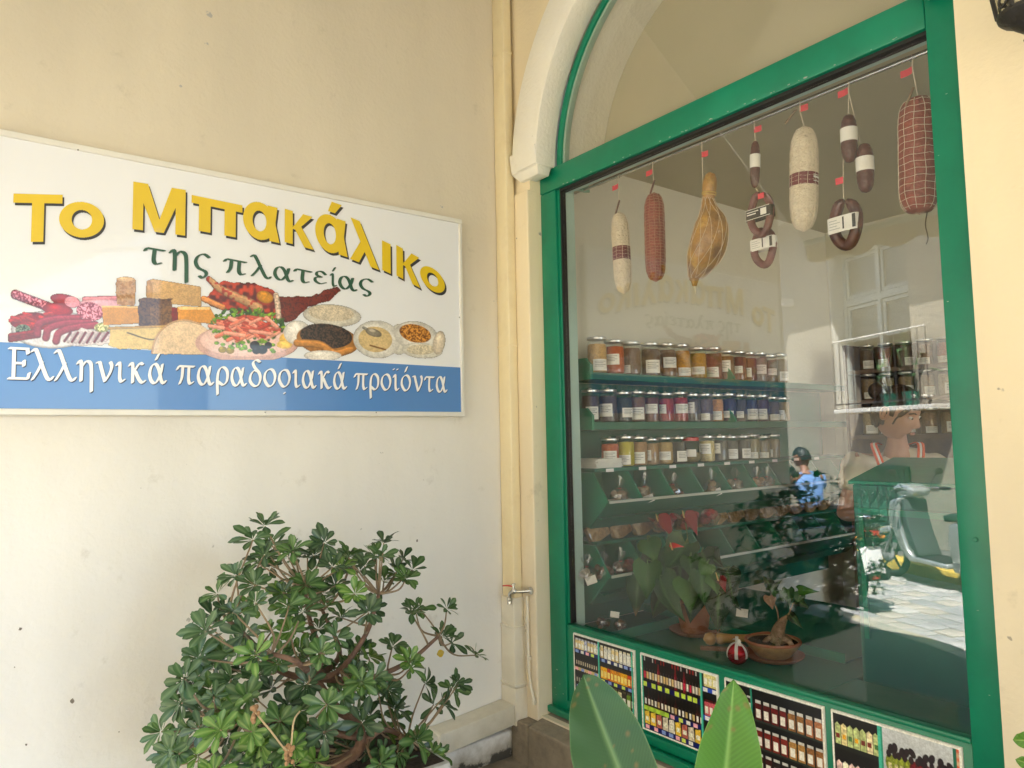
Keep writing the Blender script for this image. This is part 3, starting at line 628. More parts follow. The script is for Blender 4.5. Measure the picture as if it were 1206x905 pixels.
# green line: each letter where it stands
GLN = [('τ', 168, 195, 309, 19, -5), ('η', 198, 222, 317, 24, -6), ('ς', 228, 248, 317, 20, -6), ('π', 262, 291, 320, 17, -7), ('λ', 294, 320, 324, 17, -8), ('α', 321.5, 346, 328, 15.5, -8), ('τ', 345, 368, 330.5, 15.5, -9),
       ('ε', 369, 385, 332.5, 15, -10), ('ί', 388, 397, 336.5, 15, -10), ('α', 398, 421, 338.5, 15, -11), ('ς', 422.5, 440, 340.5, 14.5, -12)]
for c, xa, xb, yb, xh_, ang in GLN:
    rects, x0, x1 = glyph(c); P = SP(xa, yb); Q = SP(xb, yb); wd = Q.y-P.y; hh = SP(xa, yb-xh_).z-P.z; tn = math.tan(R(ang))*.55
    for dx, o_, m_, nm in ((0, .0014, mat('grey_shadow_print', (.35, .36, .36), .5), 'letter_shadow'), (.0006, 0, m_dg, 'letter')):
        part(nm, rects_to(rects, lambda a, b: (SX+dx, P.y+(a-x0)/(x1-x0)*wd+o_, P.z+b*hh*1.0+tn*((a-x0)/(x1-x0)*wd)-o_)), m_, sign)

# ---- food picture: painted on a fine mesh, colours only
class Paint:
    def __init__(s, x0, y0, x1, y1, res):
        s.x0, s.y0, s.res = x0, y0, res; s.w, s.h = int((x1-x0)*res)+1, int((y1-y0)*res)+1
        s.X, s.Y = np.meshgrid(x0+np.arange(s.w)/res, y0+np.arange(s.h)/res)
        s.C = np.zeros((s.h, s.w, 3), np.float32); s.A = np.zeros((s.h, s.w), np.float32)
        rs = np.random.RandomState(3); s.noises = {}
        s.rs = rs
    def noise(s, cell, seed=0):                       # smooth value noise, cell size in px
        key = (cell, seed)
        if key in s.noises: return s.noises[key]
        rs = np.random.RandomState(seed+11); W_, H_ = int((s.X[0, -1]-s.x0)/cell)+4, int((s.Y[-1, 0]-s.y0)/cell)+4
        G = rs.rand(H_, W_); fx, fy = (s.X-s.x0)/cell, (s.Y-s.y0)/cell; ix, iy = fx.astype(int), fy.astype(int); tx, ty = fx-ix, fy-iy; tx = tx*tx*(3-2*tx); ty = ty*ty*(3-2*ty)
        n_ = (G[iy, ix]*(1-tx)+G[iy, ix+1]*tx)*(1-ty)+(G[iy+1, ix]*(1-tx)+G[iy+1, ix+1]*tx)*ty
        s.noises[key] = n_; return n_
    def put(s, mask, col):
        m_ = np.clip(mask, 0, 1)[..., None]; s.C = s.C*(1-m_)+col*m_; s.A = np.maximum(s.A, np.clip(mask, 0, 1))
    def shade(s, col, lum, nz=.0, cell=2, seed=0, col2=None):
        c = np.array(rgb(*col)); n_ = s.noise(cell, seed)[..., None]
        base = c if col2 is None else c*(1-np.clip((n_-.35)*3, 0, 1))+np.array(rgb(*col2))*np.clip((n_-.35)*3, 0, 1)
        return base*lum[..., None]*(1+nz*(n_-.5)*2)
    def ell(s, cx, cy, rx, ry, col, ang=0, nz=.1, cell=2, seed=0, col2=None, soft=.5, hl=.25, edge=.45):
        a = math.radians(ang); dx, dy = s.X-cx, s.Y-cy; u_ = (dx*math.cos(a)+dy*math.sin(a))/rx; v_ = (-dx*math.sin(a)+dy*math.cos(a))/ry
        d = np.sqrt(u_*u_+v_*v_); m_ = (1-d)*min(rx, ry)*s.res*.8/max(soft, .1)+.5
        lum = 1-edge*np.clip(d, 0, 1)**3+hl*np.clip(1-((u_+.25)**2+(v_+.45)**2)*4, 0, 1); s.put(m_, s.shade(col, lum, nz, cell, seed, col2))
    def cap(s, pts, r, col, nz=.1, cell=2, seed=0, col2=None, edge=.55, hl=.35):
        P = smoothpts([(p[0], p[1], 0) for p in pts], 8) if len(pts) > 2 else [np.array([*p, 0]) for p in pts]
        best = np.full(s.X.shape, 1e9); side = np.zeros(s.X.shape)
        rr = np.linspace(r[0], r[1], len(P)) if isinstance(r, tuple) else [r]*len(P)
        for i in range(len(P)-1):
            a, b = P[i][:2], P[i+1][:2]; d = b-a; L2 = max(d@d, 1e-6); t = np.clip(((s.X-a[0])*d[0]+(s.Y-a[1])*d[1])/L2, 0, 1)
            qx, qy = s.X-(a[0]+t*d[0]), s.Y-(a[1]+t*d[1]); rad = rr[i]+(rr[i+1]-rr[i])*t; e = np.sqrt(qx*qx+qy*qy)/rad; m_ = e < best
            best = np.where(m_, e, best); side = np.where(m_, qy/rad, side)
        lum = 1-edge*np.clip(best, 0, 1)**2-.15*np.clip(side, -1, 1)+hl*np.clip(1-((side+.45)/.3)**2, 0, 1)*(best < 1)
        s.put((1-best)*np.mean(rr)*s.res*.8+.5, s.shade(col, lum, nz, cell, seed, col2))
    def poly(s, pts, col, nz=.1, cell=2, seed=0, col2=None, lum=1.0, grad=(0, 0), rough=0):
        inside = np.zeros(s.X.shape, bool); n_ = len(pts); j = n_-1; wob = (s.noise(4, 91)-.5)*2*rough; X, Y = s.X+wob, s.Y+wob
        for i in range(n_):
            xi, yi = pts[i]; xj, yj = pts[j]
            if yi != yj: inside ^= ((yi > Y) != (yj > Y)) & (X < (xj-xi)*(Y-yi)/(yj-yi)+xi)
            j = i
        xs = [p[0] for p in pts]; ys = [p[1] for p in pts]; g = grad[0]*(s.X-min(xs))/(max(xs)-min(xs))+grad[1]*(s.Y-min(ys))/(max(ys)-min(ys))
        s.put(inside.astype(float), s.shade(col, lum*(1+g), nz, cell, seed, col2))
    def build(s, name, P, m_, parent, cut=.4):
        V = np.array([P(x, y) for x, y in zip(s.X.ravel(), s.Y.ravel())]) if not hasattr(P, 'vec') else P.vec(s.X, s.Y)
        idx = np.arange(s.w*s.h).reshape(s.h, s.w); q = np.stack([idx[:-1, :-1], idx[1:, :-1], idx[1:, 1:], idx[:-1, 1:]], -1).reshape(-1, 4)
        al = s.A.ravel()[q].mean(1); q = q[al > cut]; used = np.unique(q); rem = np.full(s.w*s.h, -1); rem[used] = np.arange(len(used))
        me = bpy.data.meshes.new(name); off = np.array(wloc(parent)); me.vertices.add(len(used)); me.vertices.foreach_set('co', (V[used]-off).astype(np.float32).ravel())
        q = rem[q]; me.loops.add(q.size); me.loops.foreach_set('vertex_index', q.ravel().astype(np.int32)); me.polygons.add(len(q)); me.polygons.foreach_set('loop_start', np.arange(0, q.size, 4, dtype=np.int32))
        me.update(calc_edges=True); s.C *= (1+.30*(s.noise(1.1, 77)-.5)+.16*(s.noise(5, 78)-.5))[..., None]; cc = s.C.reshape(-1, 3)[used]; g_ = cc.mean(1, keepdims=True); paintcol(me, np.clip(g_+(cc-g_)*1.15, 0, 1)**1.15); me.materials.append(m_); return add(name, me, parent)
class SV:                                             # picture coordinates on the sign face
    def vec(self, X, Y):
        d = _f[None, None]+_r[None, None]*((X-603)/FOC)[..., None]-_u[None, None]*((Y-452.5)/FOC)[..., None]
        t = (SX+.0004-CAM[0])/d[..., 0]; return (CAM[None, None]+d*t[..., None]).reshape(-1, 3)
P = Paint(8, 322, 526, 424, 1.5)
rnd = random.Random(5)
# left: salamis, sausages
P.ell(62, 388, 48, 22, (228, 224, 226), nz=.03, edge=0, hl=0, soft=6)
P.cap([(18, 347), (58, 362)], 5.5, (150, 52, 74), nz=.5, cell=1.5, col2=(205, 140, 150))
P.cap([(100, 353), (135, 352)], 3.5, (214, 150, 160), nz=.2)
P.ell(117, 358, 26, 5, (225, 180, 190), nz=.1, edge=.1)
P.ell(77, 354, 18, 7, (160, 18, 36), 12, nz=.1); P.ell(85, 356, 9, 6.5, (226, 160, 170), 12, nz=.2, cell=1.5, edge=.1)
P.ell(68, 365, 18, 7.5, (170, 20, 34), 8, nz=.1, hl=.5)
P.ell(106, 367, 16, 11, (168, 52, 74), 10, nz=.5, cell=1.4, col2=(226, 165, 178), edge=.2, hl=0)
P.ell(38, 379, 26, 11, (150, 40, 38), nz=.3)
for i in range(26): x = rnd.uniform(15, 60); y = rnd.uniform(369, 386); P.cap([(x-4, y+rnd.uniform(-2, 2)), (x+4, y+rnd.uniform(-2, 2))], 2.2, (192+rnd.randint(-25, 25), 66, 60), nz=.15)
P.ell(27, 389, 9, 7, (60, 78, 60), nz=.7, cell=1.3, col2=(120, 130, 110), edge=.2, hl=0)
for k in range(4): P.cap([(12, 401-k*2), (46, 396-k*2)], 2.4, (150, 52, 56), nz=.2)
for pts in ([(44, 394), (46, 382), (62, 376), (92, 375)], [(54, 398), (58, 387), (76, 381), (104, 380)], [(66, 402), (70, 392), (86, 386), (112, 383)]): P.cap(pts, 4.6, (160, 68, 80), nz=.15, cell=2)
P.poly([(72, 402), (96, 387), (130, 393), (128, 405), (92, 409)], (215, 205, 205), nz=.2, rough=2)
for k in range(12): x = 76+k*4.4; P.cap([(x, 404-abs(k-5)*.4), (x+7, 392)], 1.6, (205, 190, 192) if k % 2 else (122, 46, 60), nz=.2)
P.ell(120, 386, 9, 5.5, (170, 170, 110), nz=.5, cell=1.4, col2=(220, 215, 170), edge=.2, hl=0)
# cheeses
P.poly([(173, 331), (180, 329), (236, 338), (237, 361), (175, 356)], (214, 178, 130), nz=.14, cell=1.2, grad=(-.12, -.15))
P.ell(176, 343, 4, 13, (190, 152, 104), nz=.1, edge=.2)
P.poly([(138, 329), (147, 326), (159, 329), (159.5, 352), (158, 360), (138, 359), (136, 344)], (208, 168, 118), nz=.45, cell=2.2, col2=(150, 110, 66), rough=1)
P.ell(148, 329, 10.5, 2.6, (224, 190, 144), nz=.1, edge=.2)
P.poly([(120, 360), (164, 361), (164, 381), (122, 383)], (214, 160, 84), nz=.06, grad=(-.05, -.14)); P.poly([(120, 360), (164, 361), (164, 363), (120, 362)], (238, 206, 150))
P.poly([(209, 362), (247, 362), (258, 382), (210, 378)], (222, 162, 82), nz=.07, grad=(-.1, -.1)); P.poly([(209, 362), (214, 361), (248, 362), (247, 365), (212, 365)], (240, 205, 150))
P.poly([(202, 362), (209, 363), (209, 379), (202, 379)], (130, 30, 34), nz=.2)
P.poly([(164, 353), (170, 351), (204, 352), (202, 357), (203, 387), (180, 388), (164, 384), (163, 366)], (128, 88, 54), nz=.6, cell=1.6, col2=(64, 40, 26), rough=1.2)
P.poly([(176, 361), (202, 357), (203, 387), (178, 387)], (152, 112, 72), nz=.55, cell=1.4, col2=(84, 58, 36), rough=.8)
P.poly([(130, 386), (206, 383), (236, 394), (220, 412), (140, 411), (128, 407)], (222, 198, 142), nz=.16, cell=3, col2=(206, 182, 130), rough=.8, grad=(0, .08))
P.cap([(150, 392), (176, 400), (194, 398), (210, 403)], .8, (96, 84, 66), nz=.3, hl=0); P.cap([(128, 387), (206, 384)], 1.4, (196, 160, 104), hl=0)
P.poly([(179, 417), (181, 404), (188, 390), (202, 380), (218, 378), (234, 381), (244, 388), (250, 400), (250, 418)], (228, 204, 176), nz=.1, cell=1.5, rough=.3, grad=(0, -.06))
P.cap([(179, 416), (182, 402), (190, 389), (203, 380), (219, 377.5), (236, 382)], 1.1, (206, 170, 136), hl=0)
# hams behind
P.poly([(240, 356), (262, 330), (282, 334), (300, 334), (322, 342), (330, 352), (326, 376), (300, 372), (262, 366)], (112, 26, 22), nz=.5, cell=4, col2=(168, 70, 50), rough=2)
P.cap([(246, 329), (262, 342), (292, 356), (304, 364)], (3.4, 6.5), (210, 170, 130), nz=.3, cell=3, col2=(160, 70, 60))
P.cap([(240, 352), (262, 362)], 3.5, (214, 150, 96), nz=.2)
P.ell(312, 350, 10, 7, (206, 150, 60), 20, nz=.2)
P.poly([(322, 350), (330, 350), (366, 350), (384, 342), (398, 338), (401, 342), (388, 354), (362, 362), (348, 376), (336, 380), (326, 372)], (138, 52, 36), nz=.5, cell=1.5, col2=(80, 24, 18), rough=.8)
P.cap([(325, 348), (327, 360), (328, 374)], 3.2, (222, 200, 180), nz=.5, cell=1.4, hl=0)
# plate with leaves, ham strips, olives
P.ell(291, 404, 61, 23, (214, 178, 168), nz=.05, edge=.12, hl=0); P.ell(291, 401, 55, 19, (238, 206, 196), nz=.05, edge=.1, hl=0)
for i in range(150):
    a = rnd.uniform(0, 6.28); rr = rnd.uniform(.45, 1); x, y = 290+math.cos(a)*46*rr, 385+math.sin(a)*22*rr; g_ = rnd.choice([(104, 146, 40), (70, 120, 44), (150, 178, 70), (48, 88, 34), (120, 160, 52)])
    P.cap([(x, y), (x+rnd.uniform(-5, 5), y-rnd.uniform(0, 6))], (2.0, .8), g_, nz=.3, hl=.2)
for i in range(70):
    x, y = rnd.gauss(292, 17), rnd.gauss(387, 7); a = rnd.choice([.5, .9, -.6, .2]); L = rnd.uniform(6, 13)
    P.cap([(x-L*math.cos(a), y-L*math.sin(a)*.7), (x+L*math.cos(a), y+L*math.sin(a)*.7)], rnd.uniform(1.5, 2.8), rnd.choice([(222, 140, 118), (200, 100, 84), (236, 172, 152), (180, 76, 62)]), nz=.15, hl=.3, edge=.4)
for x, y in ((262, 412), (271, 413)): P.ell(x, y, 5, 4, (160, 140, 50), nz=.1, hl=.8)
for i in range(26): x, y = rnd.uniform(255, 330), rnd.gauss(407, 3.5); P.ell(x, y, 3, 2, (130, 168, 62), nz=.4, cell=1.5)
for x, y, r in ((300, 407, 6), (309, 412, 6), (316, 407, 4.5), (302, 413, 5)): P.ell(x, y, r, r*.9, (26, 22, 30), nz=.05, hl=3)
P.ell(338, 400, 9, 8, (238, 196, 110), nz=.15, edge=.2); P.ell(335, 406, 9, 5, (240, 206, 130), nz=.15, edge=.2)
# sacks
P.ell(391, 372, 34, 13, (224, 218, 206), 4, nz=.1, edge=.35); P.ell(390, 369, 27, 9.5, (208, 196, 176), 4, nz=.25, cell=1.1, edge=.1, hl=0)
P.ell(350, 392, 16, 14, (238, 232, 224), nz=.1, edge=.3)
P.ell(470, 400, 12, 18, (226, 222, 212), nz=.05, edge=.3)
P.ell(386, 401, 37, 18, (188, 136, 78), 8, nz=.25, cell=3, edge=.4); P.ell(384, 396, 31, 14.5, (36, 27, 24), 6, nz=.7, cell=1.3, col2=(78, 58, 48), edge=.1, hl=0)
P.cap([(350, 404), (376, 406), (394, 416), (412, 412)], 4.5, (202, 148, 88), nz=.2, cell=3)
P.ell(380, 419, 22, 6, (234, 228, 220), nz=.1, edge=.2)
P.ell(444, 400, 28, 22, (236, 232, 224), 6, nz=.08, cell=5, edge=.35); P.ell(442, 400, 20, 15, (214, 192, 150), 6, nz=.08, edge=.1, hl=0)
P.cap([(428, 386), (436, 390)], 1.6, (150, 148, 140)); P.ell(440, 392, 10, 4.5, (150, 142, 128), 18, nz=.1, hl=1.2); P.cap([(436, 407), (454, 412)], .9, (136, 96, 52), hl=0)
P.ell(490, 396, 26, 17, (234, 230, 222), 10, nz=.08, cell=5, edge=.35); P.ell(489, 393, 19, 10.5, (150, 98, 48), 14, nz=.5, cell=1.1, col2=(196, 146, 84), edge=.15, hl=0)
P.ell(497, 413, 24, 9, (228, 224, 214), 4, nz=.1, edge=.3); P.ell(496, 412, 17, 6, (212, 202, 180), nz=.3, cell=1.1, edge=.1, hl=0)
P.ell(517, 404, 7, 14, (226, 214, 196), 10, nz=.1, edge=.4)
m_pr = attrmat('food_picture_print', .35, coat=.3)
P.build('food_picture', SV(), m_pr, sign)

# ================================================================== photo panels under the window: flat prints of stocked shelves
class PV:
    def __init__(s, x0, x1, z0, z1, W_, H_): s.a = (x0, x1, z0, z1, W_, H_)
    def vec(s, X, Y):
        x0, x1, z0, z1, W_, H_ = s.a; return np.stack([x0+(x1-x0)*X/W_, np.full(X.shape, .0525), z1-(z1-z0)*Y/H_], -1).reshape(-1, 3)
PX = [(.307, .631), (.659, .989), (1.014, 1.345), (1.365, 1.696)]; PZ0, PZ1 = .602, .862; m_pp = attrmat('photo_panel_print', .3, coat=.4)
def bottle(P, x, y, w_, h_, col, lab, neck=.45, cap=None):
    P.poly([(x-w_/2, y), (x-w_/2, y-h_*(1-neck)), (x-w_*.2, y-h_*(1-neck*.55)), (x-w_*.2, y-h_), (x+w_*.2, y-h_), (x+w_*.2, y-h_*(1-neck*.55)), (x+w_/2, y-h_*(1-neck)), (x+w_/2, y)], col, nz=.1)
    P.poly([(x-w_*.42, y-h_*.12), (x-w_*.42, y-h_*.42), (x+w_*.35, y-h_*.42), (x+w_*.35, y-h_*.12)], lab, nz=.15)
    P.poly([(x-w_*.36, y-h_*.05), (x-w_*.36, y-h_*(1-neck)), (x-w_*.24, y-h_*(1-neck)), (x-w_*.24, y-h_*.05)], tuple(min(255, c+70) for c in col))
    if cap: P.poly([(x-w_*.24, y-h_*.86), (x-w_*.24, y-h_-1), (x+w_*.24, y-h_-1), (x+w_*.24, y-h_*.86)], cap)
def jarp(P, x, y, w_, h_, col, lab, lid):
    P.poly([(x-w_/2, y), (x-w_/2, y-h_*.8), (x-w_*.4, y-h_*.86), (x+w_*.4, y-h_*.86), (x+w_/2, y-h_*.8), (x+w_/2, y)], col, nz=.3, cell=1.5)
    P.poly([(x-w_*.42, y-h_*.85), (x-w_*.42, y-h_), (x+w_*.42, y-h_), (x+w_*.42, y-h_*.85)], lid); P.poly([(x-w_*.4, y-h_*.12), (x-w_*.4, y-h_*.55), (x+w_*.3, y-h_*.55), (x+w_*.3, y-h_*.12)], lab, nz=.1)
DK = (9, 9, 12)
def panel(i, fn, label):
    x0, x1 = PX[i]; o = thing('photo_panel', ((x0+x1)/2, .053, PZ0), label, 'photo panel', 'photo panels under the window')
    part('backing', box((x0, .0555, PZ0), (x1, .0598, PZ1)), m_white, o)
    P = Paint(0, 0, 132, 104, 1.6); P.poly([(-1, -1), (133, -1), (133, 105), (-1, 105)], DK); fn(P, random.Random(20+i))
    for a, b, c, d in ((0, 0, 132, 1.4), (0, 102.6, 132, 104), (0, 0, 1.4, 104), (130.6, 0, 132, 104)): P.poly([(a-1, b-1), (c+1, b-1), (c+1, d+1), (a-1, d+1)], (238, 238, 232))
    P.build('print', PV(x0+.001, x1-.001, PZ0+.001, PZ1-.001, 132, 104), m_pp, o)
def post(P, x, w_=4): P.poly([(x, 0), (x+w_, 0), (x+w_, 104), (x, 104)], (96, 190, 170)); P.poly([(x+w_*.6, 0), (x+w_, 0), (x+w_, 104), (x+w_*.6, 104)], (60, 150, 130))
def tags(P, r, x0, x1, y, h_=5, base=(30, 40, 110), cols=((210, 225, 120), (236, 236, 230), (240, 190, 200), (150, 170, 220))):
    P.poly([(x0, y), (x1, y), (x1, y+h_), (x0, y+h_)], base); x = x0+r.uniform(1, 5)
    while x < x1-6: P.poly([(x, y+.4), (x+7, y+.4), (x+7, y+h_-.4), (x, y+h_-.4)], r.choice(cols)); x += r.uniform(9, 17)
def p0(P, r):
    for x in range(6, 56, 7): jarp(P, x+2, 22, 6.5, 16, r.choice([(222, 214, 180), (190, 196, 220), (214, 196, 150)]), (238, 238, 232), (200, 200, 210))
    for x in range(62, 128, 8): jarp(P, x+3, 24, 7, 18, r.choice([(224, 224, 220), (230, 214, 170), (206, 190, 150)]), (240, 238, 230), (226, 220, 200))
    tags(P, r, 2, 56, 23); tags(P, r, 60, 130, 25, cols=((236, 236, 230), (160, 180, 226)))
    for x in range(5, 56, 5): bottle(P, x+2, 48, 4.4, 20, (28, 18, 20), (200, 190, 170))
    for x in range(62, 126, 7): jarp(P, x+3, 54, 7, 20, r.choice([(230, 180, 50), (214, 150, 30), (200, 90, 50), (70, 60, 40)]), (245, 226, 150), (60, 40, 30))
    tags(P, r, 2, 56, 50, base=(214, 190, 150)); tags(P, r, 60, 130, 55)
    for x in range(5, 56, 5): bottle(P, x+2, 74, 4.4, 20, (22, 20, 24), (170, 170, 160))
    for x in range(62, 126, 9): jarp(P, x+3, 84, 8, 22, r.choice([(214, 210, 180), (120, 150, 60), (60, 44, 30)]), (238, 236, 226), (90, 80, 60))
    tags(P, r, 2, 56, 76, base=(60, 60, 80)); tags(P, r, 60, 130, 86)
    for x in range(5, 130, 6): bottle(P, x+2, 102, 5, 17, (40, 30, 26), (190, 180, 150))
    post(P, 56); post(P, 126, 3)
def p1(P, r):
    for x in range(7, 104, 5): c = r.choice([(26, 14, 16), (20, 16, 20), (120, 24, 40), (30, 12, 14)]); bottle(P, x+1, 36, 4.6, 32, c, r.choice([(230, 226, 214), (200, 60, 90), (224, 200, 150)]), cap=r.choice([(150, 20, 30), (20, 20, 24), (190, 190, 190)]))
    tags(P, r, 2, 104, 37, 7, (24, 28, 90), ((206, 226, 110), (206, 226, 110)))
    for x in range(7, 104, 6): bottle(P, x+1, 70, 5, 24, r.choice([(24, 16, 16), (60, 20, 20)]), r.choice([(226, 220, 200), (210, 190, 140), (230, 230, 226)]), cap=(40, 30, 30))
    tags(P, r, 2, 50, 70, 6, (160, 190, 90), ((190, 220, 100),)); tags(P, r, 50, 104, 70, 6)
    for x in range(10, 104, 11): P.poly([(x-5, 94), (x-4.5, 78), (x+4, 76), (x+5, 94)], r.choice([(214, 206, 190), (226, 196, 100), (230, 226, 216), (190, 120, 110)]), nz=.35, cell=2); P.poly([(x-3, 90), (x-3, 84), (x+3, 84), (x+3, 90)], (236, 236, 220), nz=.4, cell=1)
    tags(P, r, 2, 104, 95, 6, (24, 34, 110))
    for y, c in ((18, (222, 214, 160)), (54, (200, 110, 120)), (88, (224, 224, 218))):
        for x in range(112, 130, 7): jarp(P, x+2, y, 7, 20, c, (238, 236, 226), (90, 40, 40))
        tags(P, r, 108, 130, y+1, 6, (70, 100, 200), ((236, 236, 236),))
    post(P, 2, 3); post(P, 104)
def p2(P, r):
    for y in (30, 62, 96):
        for x in range(4, 36, 7): jarp(P, x+3, y, 6.5, 17, (70, 50, 44), (232, 232, 226), (190, 190, 190))
    for y, cs in ((38, [(90, 30, 30), (110, 34, 36), (150, 110, 70), (170, 120, 90), (60, 36, 34)]), (70, [(120, 44, 40), (130, 50, 44), (176, 140, 92), (150, 110, 74), (60, 36, 34)]), (100, [(70, 30, 30), (40, 28, 30), (90, 60, 44)])):
        P.poly([(40, y), (130, y), (130, y+2.4), (40, y+2.4)], (50, 60, 56))
        for k, x in enumerate(range(44, 126, 11)): jarp(P, x+4, y, 9, 23, cs[min(k//2, len(cs)-1)], (232, 230, 224), (206, 206, 204))
    for y in (30, 62): P.poly([(2, y), (36, y), (36, y+4), (2, y+4)], (70, 160, 140))
    P.poly([(0, 0), (132, 0), (132, 3), (0, 3)], (200, 206, 204)); P.poly([(37, 0), (40, 0), (40, 104), (37, 104)], (60, 150, 130))
def p3(P, r):
    P.poly([(56, 0), (132, 0), (132, 46), (56, 46)], (206, 210, 214), nz=.05, grad=(0, -.2))
    for y, cs in ((34, [(226, 214, 170), (190, 200, 150), (236, 224, 190)]), (74, [(226, 200, 196), (224, 206, 140), (236, 230, 210)]), (103, [(214, 210, 180)])):
        for x in range(4, 50, 7): P.poly([(x, y), (x, y-20), (x+3, y-23), (x+6.3, y-20), (x+6.3, y)], r.choice(cs), nz=.4, cell=2); P.poly([(x+1, y-6), (x+1, y-11), (x+5, y-11), (x+5, y-6)], r.choice([(130, 60, 50), (90, 130, 80), (230, 180, 80)]), nz=.3, cell=1)
        P.poly([(2, y), (51, y), (51, y+5), (2, y+5)], (26, 30, 26))
    post(P, 51, 5)
    for x in range(60, 124, 6):
        P.ell(x+3, 36, 5, 9, (146, 156, 70) if x < 80 else (120, 30, 40), nz=.5, cell=1.5); P.ell(x+3+r.uniform(-2, 2), 22+r.uniform(-3, 4), 3, 5, (36, 20, 26), r.uniform(-30, 30), nz=.3); P.ell(x+1+r.uniform(-2, 2), 27, 2.5, 4, (46, 22, 30), nz=.3)
        P.poly([(x+1, 44), (x+1, 36), (x+6, 36), (x+6, 44)], (206, 200, 160) if x < 80 else (196, 130, 130), nz=.5, cell=1)
    tags(P, r, 56, 124, 45, 7, (34, 34, 110)); P.poly([(62, 54), (124, 54), (124, 60), (62, 60)], (206, 206, 216)); 
    for x in range(60, 124, 8): P.ell(x+3, 74, 4.5, 9, r.choice([(150, 160, 70), (70, 70, 130), (60, 60, 44)]), nz=.4, cell=1.5)
    tags(P, r, 56, 124, 84, 6, (34, 34, 110))
    for x in range(60, 124, 8): P.ell(x+3, 97, 4.5, 8, r.choice([(110, 60, 70), (90, 90, 50)]), nz=.4, cell=1.5)
    P.poly([(124, 0), (127, 0), (127, 104), (124, 104)], (30, 110, 90)); P.poly([(127, 0), (131, 0), (131, 104), (127, 104)], (224, 200, 170), nz=.4, cell=4, col2=(190, 90, 60))
panel(0, p0, 'photo panel showing boxed goods and yellow jars, below the left end of the window')
panel(1, p1, 'photo panel showing dark wine bottles on blue edged shelves, partly behind the big leaves')
panel(2, p2, 'photo panel showing jars of preserves with white labels on black shelves')
panel(3, p3, 'photo panel showing bunches of dark olives against white, below the right end of the window')
# ================================================================== inside of the shop
XW, YB, ZCE, ZFL = .085, 2.45, 2.875, .22
inn = thing('shop_interior', (1, 1.2, ZFL), 'pale interior walls and ceiling of the shop behind the glass', 'room')
part('side_wall', box((.0, .131, .14), (XW, YB, 3.6)), m_int, inn)
part('back_wall', box((.0, YB+.001, .14), (6.9, YB+.1, 3.6)), m_int, inn)
part('floor', box((XW+.001, .131, .15), (6.9, YB, ZFL)), mat('floor_tiles', (.12, .10, .08), .4, .1, 5), inn)
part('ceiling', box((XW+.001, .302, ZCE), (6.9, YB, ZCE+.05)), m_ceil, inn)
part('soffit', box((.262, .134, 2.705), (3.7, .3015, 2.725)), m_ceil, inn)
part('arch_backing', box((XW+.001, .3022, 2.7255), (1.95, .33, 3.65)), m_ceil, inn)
part('window_pier', box((1.746, .1005, .3), (2.74, .30, 2.70)), m_int, inn)

# ---- green wall shelves with sloping bins
sh = thing('wall_shelves', (.2, 1.2, .81), 'green inner side wall shelving with three jar shelves and two rows of sloping bins', 'shelves')
SE = 2.28; YS = .235
def board(z0, z1, x1, y0=YS, y1=SE): return bevel(box((XW+.002, y0, z0), (x1, y1, z1)), .002, 1)
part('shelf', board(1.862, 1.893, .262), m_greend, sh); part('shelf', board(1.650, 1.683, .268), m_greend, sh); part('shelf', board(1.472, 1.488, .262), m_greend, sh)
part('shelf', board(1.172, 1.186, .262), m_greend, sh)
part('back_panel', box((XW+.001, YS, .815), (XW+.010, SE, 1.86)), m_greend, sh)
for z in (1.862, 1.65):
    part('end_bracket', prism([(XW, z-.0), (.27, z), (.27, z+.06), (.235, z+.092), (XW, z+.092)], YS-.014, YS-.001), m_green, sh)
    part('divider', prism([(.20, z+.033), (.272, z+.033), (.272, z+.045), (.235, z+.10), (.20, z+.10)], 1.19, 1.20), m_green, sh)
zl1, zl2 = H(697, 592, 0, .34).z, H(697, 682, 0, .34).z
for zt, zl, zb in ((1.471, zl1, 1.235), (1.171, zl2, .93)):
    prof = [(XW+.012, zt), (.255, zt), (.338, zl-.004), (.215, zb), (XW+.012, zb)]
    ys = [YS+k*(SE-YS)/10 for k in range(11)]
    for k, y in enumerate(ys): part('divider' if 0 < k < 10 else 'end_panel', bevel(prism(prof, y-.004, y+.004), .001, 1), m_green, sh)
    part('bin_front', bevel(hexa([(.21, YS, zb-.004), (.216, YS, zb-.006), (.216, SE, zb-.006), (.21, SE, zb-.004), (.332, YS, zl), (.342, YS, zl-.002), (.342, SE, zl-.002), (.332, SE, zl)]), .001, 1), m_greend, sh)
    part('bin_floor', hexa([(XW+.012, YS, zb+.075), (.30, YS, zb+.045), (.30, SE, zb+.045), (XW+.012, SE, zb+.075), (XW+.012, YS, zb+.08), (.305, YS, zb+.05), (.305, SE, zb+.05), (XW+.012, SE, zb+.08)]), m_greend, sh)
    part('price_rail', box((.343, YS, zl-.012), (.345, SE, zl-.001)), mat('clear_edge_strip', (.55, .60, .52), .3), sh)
for k in range(9): y = .30+k*.2; part('price_tag', box((.2625, y, 1.472), (.2635, y+.045, 1.486)), m_white, sh)

